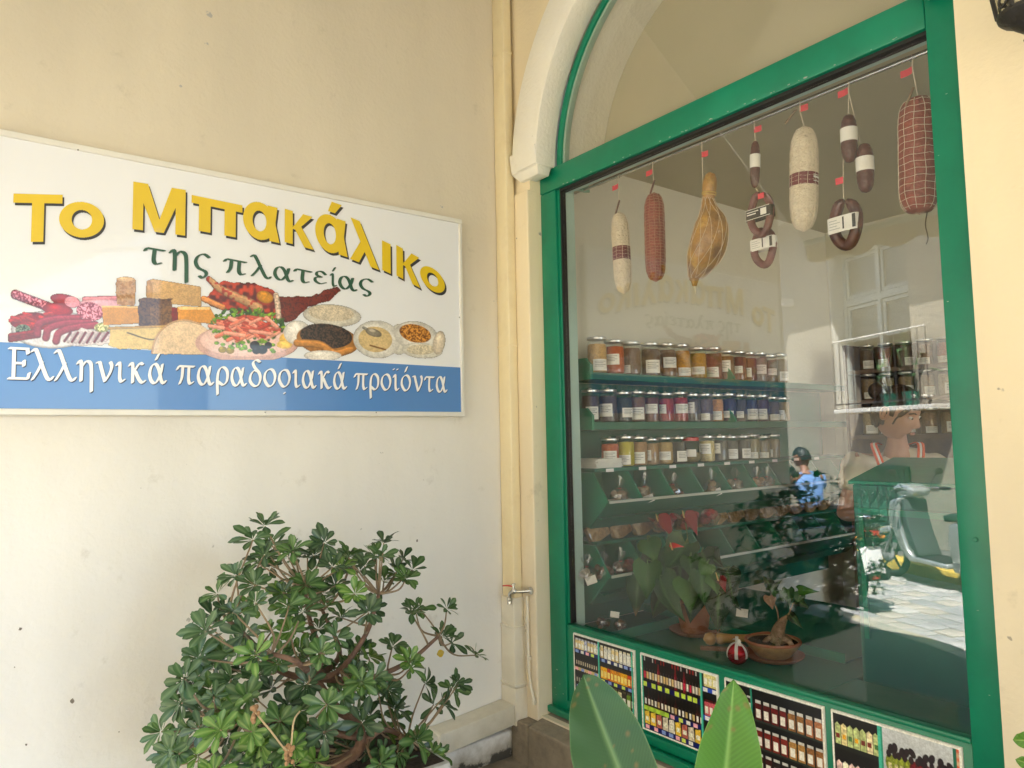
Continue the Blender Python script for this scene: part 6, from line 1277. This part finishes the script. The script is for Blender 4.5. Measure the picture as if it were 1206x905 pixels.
for k in range(n_): s = bs0+(bs1-bs0+.2)*k/(n_-1); opp('baluster', tube([(s, TW+.41, bz+.01), (s, TW+.41, rz-.012)], .0065, 6), m_iron)
for s, t, z in ((OW(933, 357)[0], TW, OW(933, 357)[1]),): opp('wall_box', bevel(box((s-.05, t+.001, z-.06), (s+.05, t+.33, z+.06)), .006), m_oppt)
s, z = OW(1097, 467); opp('wall_peg', join(tube([(s, TW-.01, z), (s, TW+.28, z+.01)], .022, 10), ellipsoid((s, TW+.29, z+.01), (.04, .03, .04), 12, 8)), m_oppt)
opp('projecting_beam', bevel(box((.55, TW+.001, 4.02), (.67, TW+1.35, 4.16)), .01), m_oppt)
opp('door', bevel(box((OW(1001, 600)[0], TW+.002, .12), (OW(1075, 600)[0], TW+.03, 1.15)), .004), mat('green_door_paint', (.03, .12, .08), .5, .1, 6))
# low iron gate with lattice pattern in front of the basement opening
ga, gb = OW(1001, 600)[0]-.0, OW(1072, 600)[0]
gt = thing('iron_grille', tuple(O_ST), 'low wrought iron grille with crossed bars and scrolls against the far wall', 'grille'); gt.rotation_euler.z = A_ST
for z in (1.10, .80, .45, .18): opp('cross_bar', tube([(ga, TW+.07, z), (gb, TW+.07, z)], .012, 6), m_iron, gt)
for k in range(8):
    x = ga+(gb-ga)*k/7; opp('upright', tube([(x, TW+.07, .12), (x, TW+.07, 1.12)], .011, 6), m_iron, gt)
    if k < 7:
        x2 = ga+(gb-ga)*(k+1)/7; opp('slanting_bar', tube([(x, TW+.07, 1.09), (x2, TW+.07, .81)], .009, 6), m_iron, gt); opp('scroll', torus(.035, .008, 16, 6, T(x+.05, TW+.07, .74) @ RX(R(90))), m_iron, gt)
# balcony plants
m_bl = mat('balcony_leaf', (.035, .10, .03), .5, .3, 5)
zb = bz+.011
for k, (px, n__) in enumerate(((1072, 15), (1046, 12))):
    s, z = OW(px, 445, TW+.25); o = thing('balcony_plant', tuple(M_ST @ Vector((s, TW+.25, zb))), ['broad leaved plant at the right end of the far balcony', 'smaller plant in the middle of the far balcony'][k], 'plant', 'plants on the far balcony')
    g = []
    for q in range(n__):
        a = random.uniform(0, 6.28); h = random.uniform(.3, .85); r_ = random.uniform(.05, .28); c = M_ST @ Vector((s+r_*math.cos(a), TW+.25+r_*.45*math.sin(a), zb+h)); d = Vector((math.cos(a), math.sin(a), random.uniform(-.3, .7)))
        part('leaf', xf(gridsurf(lambda u, v: ((u-.5)*.12*math.sin(math.pi*min(1, v+.06)), v*.24, -.05*v*v), 2, 5), T(*c) @ d.to_track_quat('Y', 'Z').to_matrix().to_4x4()), m_bl, o, 1); g.append(tube([M_ST @ Vector((s, TW+.25, zb+.15)), c], .006, 4))
    part('stems', join(*g), m_bl, o); c = M_ST @ Vector((s, TW+.25, zb)); part('pot', lathe([(.0, 0), (.08, 0), (.11, .18), (.10, .18), (0, .16)], 16, tuple(c)), m_greend, o, 40)

# ================================================================== scooters
m_chr = mat('chrome', (.7, .7, .7), .12, metal=1); m_tyre = mat('tyre_rubber', (.018, .018, .018), .75); m_seat = mat('seat_vinyl', (.015, .015, .017), .5, bump=.2); m_red = mat('red_lamp', (.55, .02, .02), .2); m_amb = mat('amber_lamp', (.7, .25, .02), .2); m_eng = mat('engine_alloy', (.28, .28, .28), .45, .2, 20, metal=.8)
def scooter(lab, m_body, m_trim, head, rot, group='parked motor scooters', plate=False):
    o = thing('motor_scooter', (0, 0, 0), lab, 'scooter', group)
    def pp(n, g, m_, s_=40, parent=None): return add(n, mk(g, m_, s_, n), parent or o)
    Wm = lambda x: T(x, 0, .262) @ RX(R(90))
    for x in (.76, -.64):
        w_ = pp('wheel', torus(.208, .012, 36, 8, Wm(x)), m_trim); pp('tyre', torus(.228, .036, 40, 10, Wm(x), flat=1), m_tyre, 1, w_)
        for k in range(5): a = k*2*math.pi/5+.3; pp('spoke', tube([(x+.03*math.cos(a), 0, .262+.03*math.sin(a)), (x+.205*math.cos(a), 0, .262+.205*math.sin(a))], [.016, .011], 6), m_trim, 40, w_)
        pp('hub', xf(lathe([(0, -.05), (.035, -.05), (.04, .0), (.035, .05), (0, .05)], 18), Wm(x)), m_eng, 40, w_); pp('brake_disc', xf(lathe([(.04, .052), (.10, .052), (.10, .056), (.04, .056)], 24), Wm(x)), m_chr, 40, w_)
    pp('front_mudguard', xf(gridsurf(lambda u, v: (.285*math.cos(R(15)+R(130)*u), (v-.5)*.11*(1-.25*abs(u-.5)), .285*math.sin(R(15)+R(130)*u)+.012*math.sin(math.pi*v)), 16, 6), T(.76, 0, .262)), m_body, 1)
    pp('front_mudguard_side', bevel(prism([(.60, .47), (.74, .555), (.86, .52), (.92, .44), (.82, .47), (.70, .49)], -.062, .062), .012), m_body)
    for s in (-1, 1): pp('fork_leg', tube([(.76, s*.075, .27), (.65, s*.075, .52), (.56, s*.05, .66)], .018, 10), m_eng)
    pp('leg_shield', bevel(prism([(.545, .86), (.585, .72), (.565, .60), (.50, .50), (.455, .40), (.40, .31), (.32, .245), (-.18, .235), (-.18, .285), (.27, .30), (.34, .37), (.38, .47), (.42, .60), (.44, .72), (.42, .90)], -.185, .185), .03, 3), m_body, 40)
    pp('leg_shield_inner', bevel(prism([(.418, .88), (.438, .72), (.418, .60), (.378, .48), (.335, .38), (.27, .31), (.20, .305), (.25, .42), (.31, .56), (.36, .74), (.37, .88)], -.15, .15), .02, 2), m_trim, 40)
    pp('front_fairing', bevel(prism([(.40, .92), (.47, .95), (.57, .84), (.62, .70), (.64, .58), (.56, .60), (.50, .72)], -.085, .085), .03, 3), m_body, 40)
    pp('handlebar_cowl', bevel(prism([(.28, .945), (.33, .905), (.46, .915), (.55, .95), (.56, 1.0), (.48, 1.045), (.36, 1.03), (.28, .99)], -.12, .12), .035, 3), m_body, 40)
    pp('headlight', ellipsoid((.54, 0, .985), (.035, .075, .045), 16, 10), m_chr, 1)
    for s in (-1, 1):
        pp('handlebar', tube(smoothpts([(.38, s*.10, .985), (.34, s*.22, .99), (.28, s*.33, .985)], 5), .013, 8), m_eng); pp('grip', tube([(.315, s*.255, .99), (.27, s*.355, .983)], .019, 10), m_tyre); pp('brake_lever', tube(smoothpts([(.36, s*.2, .985), (.39, s*.27, .98), (.35, s*.35, .975)], 4), .006, 6), m_chr)
        pp('mirror_stem', tube(smoothpts([(.35, s*.18, 1.0), (.36, s*.23, 1.09), (.35, s*.28, 1.15)], 4), .006, 6), m_tyre); pp('mirror', xf(ellipsoid((0, 0, 0), (.012, .055, .038), 14, 8), T(.35, s*.30, 1.17)), m_tyre, 1)
        pp('indicator', ellipsoid((.575, s*.10, .80), (.02, .03, .02), 10, 6), m_amb, 1)
    pp('floorboard', bevel(box((-.15, -.17, .286), (.26, .17, .30)), .005), m_tyre)
    pp('rear_body', bevel(prism([(-.17, .28), (-.13, .50), (-.16, .68), (-.40, .74), (-.80, .80), (-.99, .80), (-.96, .70), (-.74, .60), (-.50, .50), (-.36, .36), (-.30, .28)], -.135, .135), .04, 3), m_body, 40)
    pp('seat', bevel(prism([(-.12, .69), (-.10, .75), (-.20, .785), (-.45, .775), (-.58, .81), (-.86, .85), (-.95, .83), (-.92, .80), (-.50, .745), (-.2, .70)], -.14, .14), .028, 3), m_seat, 40)
    pp('grab_rail', tube(smoothpts([(-.70, .15, .82), (-.95, .15, .86), (-1.05, 0, .87), (-.95, -.15, .86), (-.70, -.15, .82)], 5), .012, 8), m_trim)
    pp('tail_light', bevel(box((-1.01, -.07, .68), (-.965, .07, .745)), .012, 3), m_red)
    for s in (-1, 1): pp('indicator', ellipsoid((-.97, s*.13, .68), (.025, .035, .02), 10, 6), m_amb, 1)
    pp('rear_mudguard', bevel(hexa([(-.96, -.07, .30), (-.96, .07, .30), (-.945, .07, .30), (-.945, -.07, .30), (-.90, -.08, .68), (-.90, .08, .68), (-.88, .08, .68), (-.88, -.08, .68)]), .004), m_tyre)
    pp('engine', bevel(join(box((-.62, -.13, .20), (-.18, -.04, .36))), .03, 2), m_eng); pp('exhaust', tube(smoothpts([(-.25, .10, .24), (-.45, .15, .20), (-.62, .17, .26), (-.95, .18, .34)], 5), [.018]*6+[.045]*10, 12), m_trim if not plate else m_tyre, 1)
    pp('stand', tube([(-.10, .10, .24), (-.06, .24, .012)], .010, 6), m_tyre); pp('shock_absorber', torus(.028, .006, 14, 6, T(-.66, .10, .45)), m_chr); pp('shock_absorber', tube([(-.64, .10, .30), (-.68, .10, .60)], .02, 8), m_chr)
    if plate:
        pl = pp('number_plate', bevel(hexa([(-1.012, -.11, .37), (-1.012, .11, .37), (-1.008, .11, .37), (-1.008, -.11, .37), (-.958, -.11, .60), (-.958, .11, .60), (-.954, .11, .60), (-.954, -.11, .60)]), .001), m_white)
        for (y, z, w_, h_) in ((-.075, .56, .02, .03), (.02, .545, .02, .025), (-.06, .485, .025, .05), (-.015, .485, .025, .05), (.03, .485, .025, .05), (.075, .50, .02, .04), (-.06, .42, .025, .03), (-.01, .42, .025, .03), (.04, .42, .025, .03)):
            x = -1.0145+(z-.37)*.235; pp('plate_lettering', [(x, y-w_/2, z-h_/2), (x, y+w_/2, z-h_/2), (x+h_*.235, y+w_/2, z+h_/2), (x+h_*.235, y-w_/2, z+h_/2)] and ([(x, y-w_/2, z-h_/2), (x, y+w_/2, z-h_/2), (x+h_*.235, y+w_/2, z+h_/2), (x+h_*.235, y-w_/2, z+h_/2)], [[0, 1, 2, 3]]), m_bk, False, pl)
        pp('reflector', bevel(box((-1.02, -.04, .325), (-1.005, .04, .36)), .003), m_red)
    o.location = head; o.rotation_euler = rot; return o
m_silver = mat('silver_scooter_paint', (.46, .48, .46), .25, .03, 5, metal=.5, coat=.8); m_dgrey = mat('dark_grey_panel', (.06, .07, .07), .45); m_dred = mat('dark_scooter_paint', (.025, .02, .022), .2, coat=.9)
hd = math.pi+A_ST
gF = HP(1052, 680, (0, 0, 0), (0, 0, 1.)); scooter('silver grey step through scooter parked along the far yellow kerb', m_silver, m_dgrey, tuple(gF+D_ST*.76+Vector((0, 0, .012))), (R(0), 0, hd))
gR = HP(1004, 722, (0, 0, 0), (0, 0, 1.)); DK0 = gR-D_ST*.76; dsc = scooter('dark scooter seen from behind with a white number plate, nobody on it', m_dred, m_chr, tuple(DK0+Vector((0, 0, .012))), (R(0), 0, hd-.06), plate=True)

# ================================================================== people
m_skin = mat('skin', (.46, .25, .17), .5, .06, 12, sss=.05); m_skin2 = mat('tanned_skin', (.28, .14, .085), .5, .06, 12, sss=.05); m_eye = mat('eye_white', (.6, .58, .55), .3); m_iris = mat('dark_iris', (.02, .012, .008), .2); m_lip = mat('lips', (.40, .18, .14), .5)
def skinmesh(nodes, edges):                            # nodes: name -> (co, radius); grown with the Skin modifier
    names = list(nodes); me = bpy.data.meshes.new('sk'); me.from_pydata([nodes[k][0] for k in names], [(names.index(a), names.index(b)) for a, b in edges], [])
    o = bpy.data.objects.new('sk', me); COL.objects.link(o); md = o.modifiers.new('s', 'SKIN'); md.use_smooth_shade = True; md.branch_smoothing = .6
    for i, k in enumerate(names): r_ = nodes[k][1]; me.skin_vertices[0].data[i].radius = r_ if isinstance(r_, tuple) else (r_, r_); me.skin_vertices[0].data[i].use_root = (i == 0)
    sb = o.modifiers.new('b', 'SUBSURF'); sb.levels = 2; sb.render_levels = 2; bpy.context.view_layer.update()
    m2 = bpy.data.meshes.new_from_object(o.evaluated_get(bpy.context.evaluated_depsgraph_get())); g = ([tuple(v.co) for v in m2.vertices], [list(p.vertices) for p in m2.polygons]); bpy.data.objects.remove(o); bpy.data.meshes.remove(m2); return g
def headgeo(sc=1.0, male=False):
    v, f = ellipsoid((0, 0, 0), (.094, .073, .118), 44, 34); out = []
    for x, y, z in v:
        j = max(0, -z/.118); y *= 1-.30*j**1.6; x *= 1-.10*j; 
        if x > 0:
            E = lambda yy, zz, sy, sz: math.exp(-((y-yy)/sy)**2-((z-zz)/sz)**2)
            x += .024*E(0, -.018, .011, .016)+.012*E(0, .004, .009, .022)                       # nose, bridge
            x -= .011*(E(.031, .016, .016, .013)+E(-.031, .016, .016, .013))                     # eye sockets
            x += .005*(E(.03, .036, .024, .008)+E(-.03, .036, .024, .008))+.007*E(0, -.052, .020, .006)+.006*E(0, -.063, .018, .006)-.004*E(0, -.0575, .02, .003)
            x += (.014 if male else .010)*E(0, -.098, .024, .016)+.005*(E(.045, -.015, .02, .02)+E(-.045, -.015, .02, .02))
        elif z > -.03: x *= 1.06
        out.append((x, y, z))
    ears = [ellipsoid((-.008, s*.074, -.002), (.017, .008, .030), 10, 8) for s in (-1, 1)]+[torus(.018, .0045, 14, 6, T(-.008, s*.081, .002) @ RX(R(90)) @ S(1, 1.5, 1)) for s in (-1, 1)]
    return xf(join((out, f), *ears), S(sc, sc, sc))
def hairgeo(fn, sc=1.0, thick=1.09, seed=1, rough=.004):  # scalp shell where fn(x,y,z) is true
    v, f = ellipsoid((0, 0, 0), (.094*thick, .073*thick, .118*(thick-.01)), 60, 44); rs = random.Random(seed); keep = [q for q in f if fn(*[sum(v[i][k] for i in q)/len(q) for k in range(3)])]
    out = []
    for x, y, z in v:
        a = math.atan2(y, x); w_ = rough*(math.sin(a*23+z*30)+.6*math.sin(a*41-z*60)); l = math.sqrt(x*x+y*y+z*z); out.append((x*(1+w_/l)*(1.05 if x < 0 else 1), y*(1+w_/l), z*(1+w_/l*.5)))
    inner = [(x*.9, y*.9, z*.9) for x, y, z in out]; n = len(out); used = {}
    edges = {}
    for q in keep:
        for a, b in zip(q, q[1:]+q[:1]): edges[(a, b)] = 1
    rim = [(a, b) for (a, b) in edges if (b, a) not in edges]
    return xf((out+inner, [list(q) for q in keep]+[[i+n for i in reversed(q)] for q in keep]+[[b, a, a+n, b+n] for a, b in rim]), S(sc, sc, sc))
def hand(w, el, side, curl=.5, sc=1.0, grip=False):    # palm and five unequal fingers grown from the wrist
    w, el = Vector(w), Vector(el); ax = (w-el).normalized(); up = Vector((0, 0, 1)); sd = ax.cross(up).normalized()*side; nr = sd.cross(ax).normalized()*side
    nodes, edges = {}, []; pal = w+ax*.055*sc; nodes['palm'] = (tuple(pal), (.030*sc, .016*sc)); nodes['palm2'] = (tuple(w+ax*.085*sc), (.034*sc, .014*sc))
    for k, (off, L) in enumerate(((.030, .070), (.010, .080), (-.010, .074), (-.028, .058))):
        b = w+ax*.092*sc+sd*off*sc; p = 'f%d' % k; d = ax
        for j in range(3):
            c = b+d*(L/3*sc); nodes[p+str(j)] = (tuple(b if j == 0 else b), (.0085-.001*j)*sc); b = c; d = (d-nr*curl*(.6 if j == 0 else .9)).normalized()
        nodes[p+'3'] = (tuple(b), .0062*sc); edges += [('palm2', p+'0'), (p+'0', p+'1'), (p+'1', p+'2'), (p+'2', p+'3')]
    t0 = w+ax*.035*sc+sd*.028*sc; t1 = t0+(ax*.6+sd*.7-nr*.3).normalized()*.032*sc; t2 = t1+(ax*.9+sd*.1-nr*.5).normalized()*.03*sc
    nodes['t0'] = (tuple(t0), .012*sc); nodes['t1'] = (tuple(t1), .0098*sc); nodes['t2'] = (tuple(t2), .0075*sc); edges += [('palm', 't0'), ('t0', 't1'), ('t1', 't2'), ('palm', 'palm2')]
    return nodes, edges
def human(name_label, loc, heading, J, headpose, skin, hairfn, hairmat, shirt, trousers, sleeve, male, rad=1.0, curl=.5, collar=None):
    o = thing('person', (0, 0, 0), name_label, 'person')
    nd = {'pelvis': (J['pelvis'], (.12*rad, .09*rad)), 'waist': (J['waist'], (.105*rad, .08*rad)), 'chest': (J['chest'], (.125*rad, .085*rad)), 'neck0': (J['neck0'], (.066*rad, .055*rad)), 'neck1': (J['neck1'], .046*rad), 'skull': (J['skull'], .045*rad)}
    ed = [('pelvis', 'waist'), ('waist', 'chest'), ('chest', 'neck0'), ('neck0', 'neck1'), ('neck1', 'skull')]
    for s in 'lr':
        nd['sh'+s] = (J['sh'+s], .050*rad); nd['el'+s] = (J['el'+s], .040*rad); nd['fa'+s] = (tuple(Vector(J['el'+s])*.6+Vector(J['wr'+s])*.4), .037*rad); nd['wr'+s] = (J['wr'+s], .026*rad); nd['ua'+s] = (tuple(Vector(J['sh'+s])*.5+Vector(J['el'+s])*.5), .043*rad)
        ed += [('chest', 'sh'+s), ('sh'+s, 'ua'+s), ('ua'+s, 'el'+s), ('el'+s, 'fa'+s), ('fa'+s, 'wr'+s)]
        hn, he = hand(J['wr'+s], nd['fa'+s][0], 1 if s == 'l' else -1, curl, rad)
        for k in hn: nd[k+s] = hn[k]
        ed += [(a+s, b+s) for a, b in he]+[('wr'+s, 'palm'+s)]
        nd['hip'+s] = (J['hip'+s], .085*rad); nd['kn'+s] = (J['kn'+s], .058*rad); nd['ca'+s] = (tuple(Vector(J['kn'+s])*.65+Vector(J['an'+s])*.35), .055*rad); nd['an'+s] = (J['an'+s], .036*rad); nd['to'+s] = (J['to'+s], (.040*rad, .026*rad))
        ed += [('pelvis', 'hip'+s), ('hip'+s, 'kn'+s), ('kn'+s, 'ca'+s), ('ca'+s, 'an'+s), ('an'+s, 'to'+s)]
    body = skinmesh(nd, ed); HM = T(*J['head']) @ RZ(headpose[2]) @ RY(headpose[0]) @ RX(headpose[1])
    add('body', mk(join(body, xf(headgeo(1.0, male), HM)), skin, 1, 'body'), o)
    hr = add('hair', mk(xf(hairgeo(hairfn, 1.0, 1.10, 3), HM), hairmat, 1, 'hair'), o)
    for s in (-1, 1):
        e_ = add('eye', mk(xf(ellipsoid((.083, s*.031, .015), (.009, .0125, .0062), 12, 8), HM), m_eye, 1, 'eye'), o); add('iris', mk(xf(ellipsoid((.0905, s*.031, .014), (.003, .0055, .0055), 10, 6), HM), m_iris, 1, 'iris'), e_)
        add('eyebrow', mk(xf(tube(smoothpts([(.092, s*.016, .034), (.092, s*.033, .040), (.080, s*.052, .033)], 4), .0028, 6), HM), hairmat, 1, 'brow'), o)
    add('mouth', mk(xf(ellipsoid((.098, 0, -.0575), (.006, .020, .0065), 14, 8), HM), m_lip, 1, 'mouth'), o)
    cl = {k: v for k, v in nd.items() if k in ('pelvis', 'waist', 'chest', 'neck0', 'shl', 'shr', 'ual', 'uar')}; g_ = {}
    for k, (c, r_) in cl.items():
        r2 = r_ if isinstance(r_, tuple) else (r_, r_); e = .042 if k != 'neck0' else .050; g_[k] = (c, (r2[0]+e, r2[1]+e))
    for s in 'lr': g_['slv'+s] = (tuple(Vector(J['sh'+s])*(1-sleeve)+Vector(J['el'+s])*sleeve), (.080*rad, .080*rad)); g_['ua'+s] = (tuple(Vector(J['sh'+s])*(1-sleeve*.5)+Vector(J['el'+s])*sleeve*.5), (.082*rad, .082*rad))
    add('shirt', mk(skinmesh(g_, [('pelvis', 'waist'), ('waist', 'chest'), ('chest', 'neck0')]+[(a+s, b+s) if a else (b, c+s) for s in 'lr' for a, b, c in (('sh', 'ua', ''), ('ua', 'slv', ''))]+[('chest', 'shl'), ('chest', 'shr')]), shirt, 1, 'shirt'), o)
    tr_ = {'pelvis': (tuple(Vector(J['pelvis'])+Vector((0, 0, -.03))), (.142*rad, .112*rad))}; te = []
    for s in 'lr':
        tr_['hip'+s] = (J['hip'+s], .098*rad); tr_['kn'+s] = (J['kn'+s], .074*rad); tr_['an'+s] = (tuple(Vector(J['an'+s])*.93+Vector(J['kn'+s])*.07), .060*rad); te += [('pelvis', 'hip'+s), ('hip'+s, 'kn'+s), ('kn'+s, 'an'+s)]
        add('shoe', mk(skinmesh({'a': (tuple(Vector(J['an'+s])+Vector((-.02, 0, -.01))), .048), 'b': (tuple((Vector(J['an'+s])+Vector(J['to'+s]))/2), (.046, .036)), 'c': (J['to'+s], (.046, .030))}, [('a', 'b'), ('b', 'c')]), m_tyre, 1, 'shoe'), o)
    add('trousers', mk(skinmesh(tr_, te), trousers, 1, 'trousers'), o)
    o.location = loc; o.rotation_euler.z = heading; return o, HM
m_beige = mat('beige_cotton', (.62, .55, .43), .85, .06, 10, bump=.4, bscale=12); m_hbr = mat('dark_brown_hair', (.045, .022, .012), .45, .3, 30, bump=.6, bscale=90); m_hbk = mat('black_hair', (.012, .011, .011), .4, .3, 30, bump=.8, bscale=90)
hc = H(1056, 488, 1, 1.45)
th = math.atan2(-.85, .52); ca, sa = math.cos(-th), math.sin(-th)
hz = hc.z-ZFL-.0
k_ = hz/1.47
JW = dict(pelvis=(-.06, 0, .88), waist=(-.04, 0, 1.02), chest=(0, 0, 1.20), neck0=(.025, 0, 1.315), neck1=(.045, .0, 1.37), skull=(.065, 0, 1.43), head=(.085, .0, 1.475), shl=(.0, .155, 1.262), shr=(.0, -.155, 1.262), ell=(.06, .24, 1.02), elr=(.06, -.24, 1.02), wrl=(.27, .14, 1.05), wrr=(.27, -.14, 1.05),
          hipl=(-.06, .085, .83), hipr=(-.06, -.085, .83), knl=(-.03, .09, .45), knr=(-.03, -.09, .45), anl=(-.06, .09, .075), anr=(-.06, -.09, .075), tol=(.08, .10, .03), tor=(.08, -.10, .03))
JW = {k: (v[0], v[1], v[2]*k_) for k, v in JW.items()}
hw_ = RZ(th) @ Vector(JW['head']); wloc_ = (hc.x-hw_.x, hc.y-hw_.y, ZFL)
wo, HMW = human('young woman in a beige top with orange striped straps, behind the counter', wloc_, th, JW, (R(26), R(4), R(54)), m_skin, lambda x, y, z: (z > .05 or x < .0 or (x < .035 and z > .0)) and z > -.085+.03*(x > -.03), m_hbr, m_beige, mat('dark_trousers', (.03, .03, .04), .8), .62, False, .88)
bun = HMW @ Vector((-.112, 0, .06)); add('hair_bun', mk(xf(ellipsoid((0, 0, 0), (.045, .045, .042), 16, 10), T(*bun)), m_hbr, 1, 'hair_bun'), wo)
for s in (-1, 1): add('hair_strand', mk(xf(tube(smoothpts([(.070, s*.03, .108), (.078, s*.062, .06), (.052, s*.078, .01), (.04, s*.076, -.03)], 5), [.012]*4+[.010]*6+[.004]*6, 8, flat=.5), HMW), m_hbr, 1, 'hair_strand'), wo)
m_or = mat('orange_strap', (.75, .10, .02), .7); 
for s in (-1, 1):
    for j, (dx, m_) in enumerate(((0, m_or), (.010, m_white), (.020, m_or))):
        nk = Vector(JW['neck0']); pth = smoothpts([(nk.x-.055, s*(.058+dx), nk.z+.020), (nk.x-.0, s*(.085+dx*.9), nk.z+.022), (nk.x+.085, s*(.070+dx*.9), nk.z-.055), (nk.x+.108, s*(.050+dx*.9), nk.z-.15), (nk.x+.10, s*(.045+dx), nk.z-.30)], 5)
        add('apron_strap', mk(tube(pth, .0062, 6, flat=.5), m_, 1, 'apron_strap'), wo)
# man on the dark scooter
m_blue = mat('light_blue_polo', (.16, .30, .58), .8, .06, 10, bump=.5, bscale=10)
mh = HP(944, 540, tuple(Vector((-1.0, -4.60, 0))-N_ST*.42), tuple(N_ST)); th2 = math.pi+A_ST+.02
scooter('black scooter on which the man in blue is sitting', mat('black_scooter_paint', (.015, .015, .017), .2, coat=.9), m_dgrey, (mh.x+D_ST.x*-.28, mh.y+D_ST.y*-.28, .012), (0, 0, hd))
JM_ = dict(pelvis=(-.10, 0, .86), waist=(-.08, 0, 1.0), chest=(-.03, 0, 1.20), neck0=(.0, 0, 1.325), neck1=(.03, 0, 1.365), skull=(.05, 0, 1.43), head=(.065, 0, 1.475), shl=(-.01, .175, 1.275), shr=(-.01, -.175, 1.275), ell=(.14, .25, 1.03), elr=(.16, -.24, 1.04), wrl=(.36, .08, 1.12), wrr=(.37, -.02, 1.17),
           hipl=(-.06, .09, .82), hipr=(-.06, -.09, .82), knl=(.36, .17, .74), knr=(.36, -.17, .74), anl=(.34, .15, .40), anr=(.34, -.15, .40), tol=(.47, .16, .345), tor=(.47, -.16, .345))
dz = mh.z-1.475
JM_ = {k: (v[0], v[1], v[2]+dz) for k, v in JM_.items()}
hw_ = RZ(th2) @ Vector(JM_['head']); ml_, HMM = human('man in a light blue polo shirt sitting on a black scooter, holding a phone', (mh.x-hw_.x, mh.y-hw_.y, 0), th2, JM_, (R(16), 0, R(-16)), m_skin2, lambda x, y, z: (z > .055 or x < -.02) and z > -.04+.05*(x > -.04), m_hbk, m_blue, mat('navy_trousers', (.02, .025, .04), .8), .6, True, 1.0, curl=.7)
add('sunglasses', mk(xf(join(ellipsoid((.096, .032, .014), (.008, .024, .017), 14, 8), ellipsoid((.096, -.032, .014), (.008, .024, .017), 14, 8), tube([(.09, .055, .016), (-.01, .082, .014)], .003, 5), tube([(.09, -.055, .016), (-.01, -.082, .014)], .003, 5)), HMM), m_black, 1, 'sunglasses'), ml_)
phw = RZ(th2) @ (Vector(JM_['wrr'])+Vector((.10, .03, .04))); pl_ = Vector(ml_.location)+phw
ph = thing('phone', tuple(pl_), 'phone with a lit pale blue screen held by the man on the scooter', 'phone'); add('case', mk(bevel(box((-.004, -.037, -.075), (.004, .037, .075)), .003), m_black, 40, 'case'), ph); add('screen', mk(box((-.0052, -.033, -.068), (-.0042, .033, .068)), mat('lit_screen', (.55, .75, .9), .3, emit=1.2), False, 'screen'), ph)
ph.rotation_euler = (0, R(-25), th2)
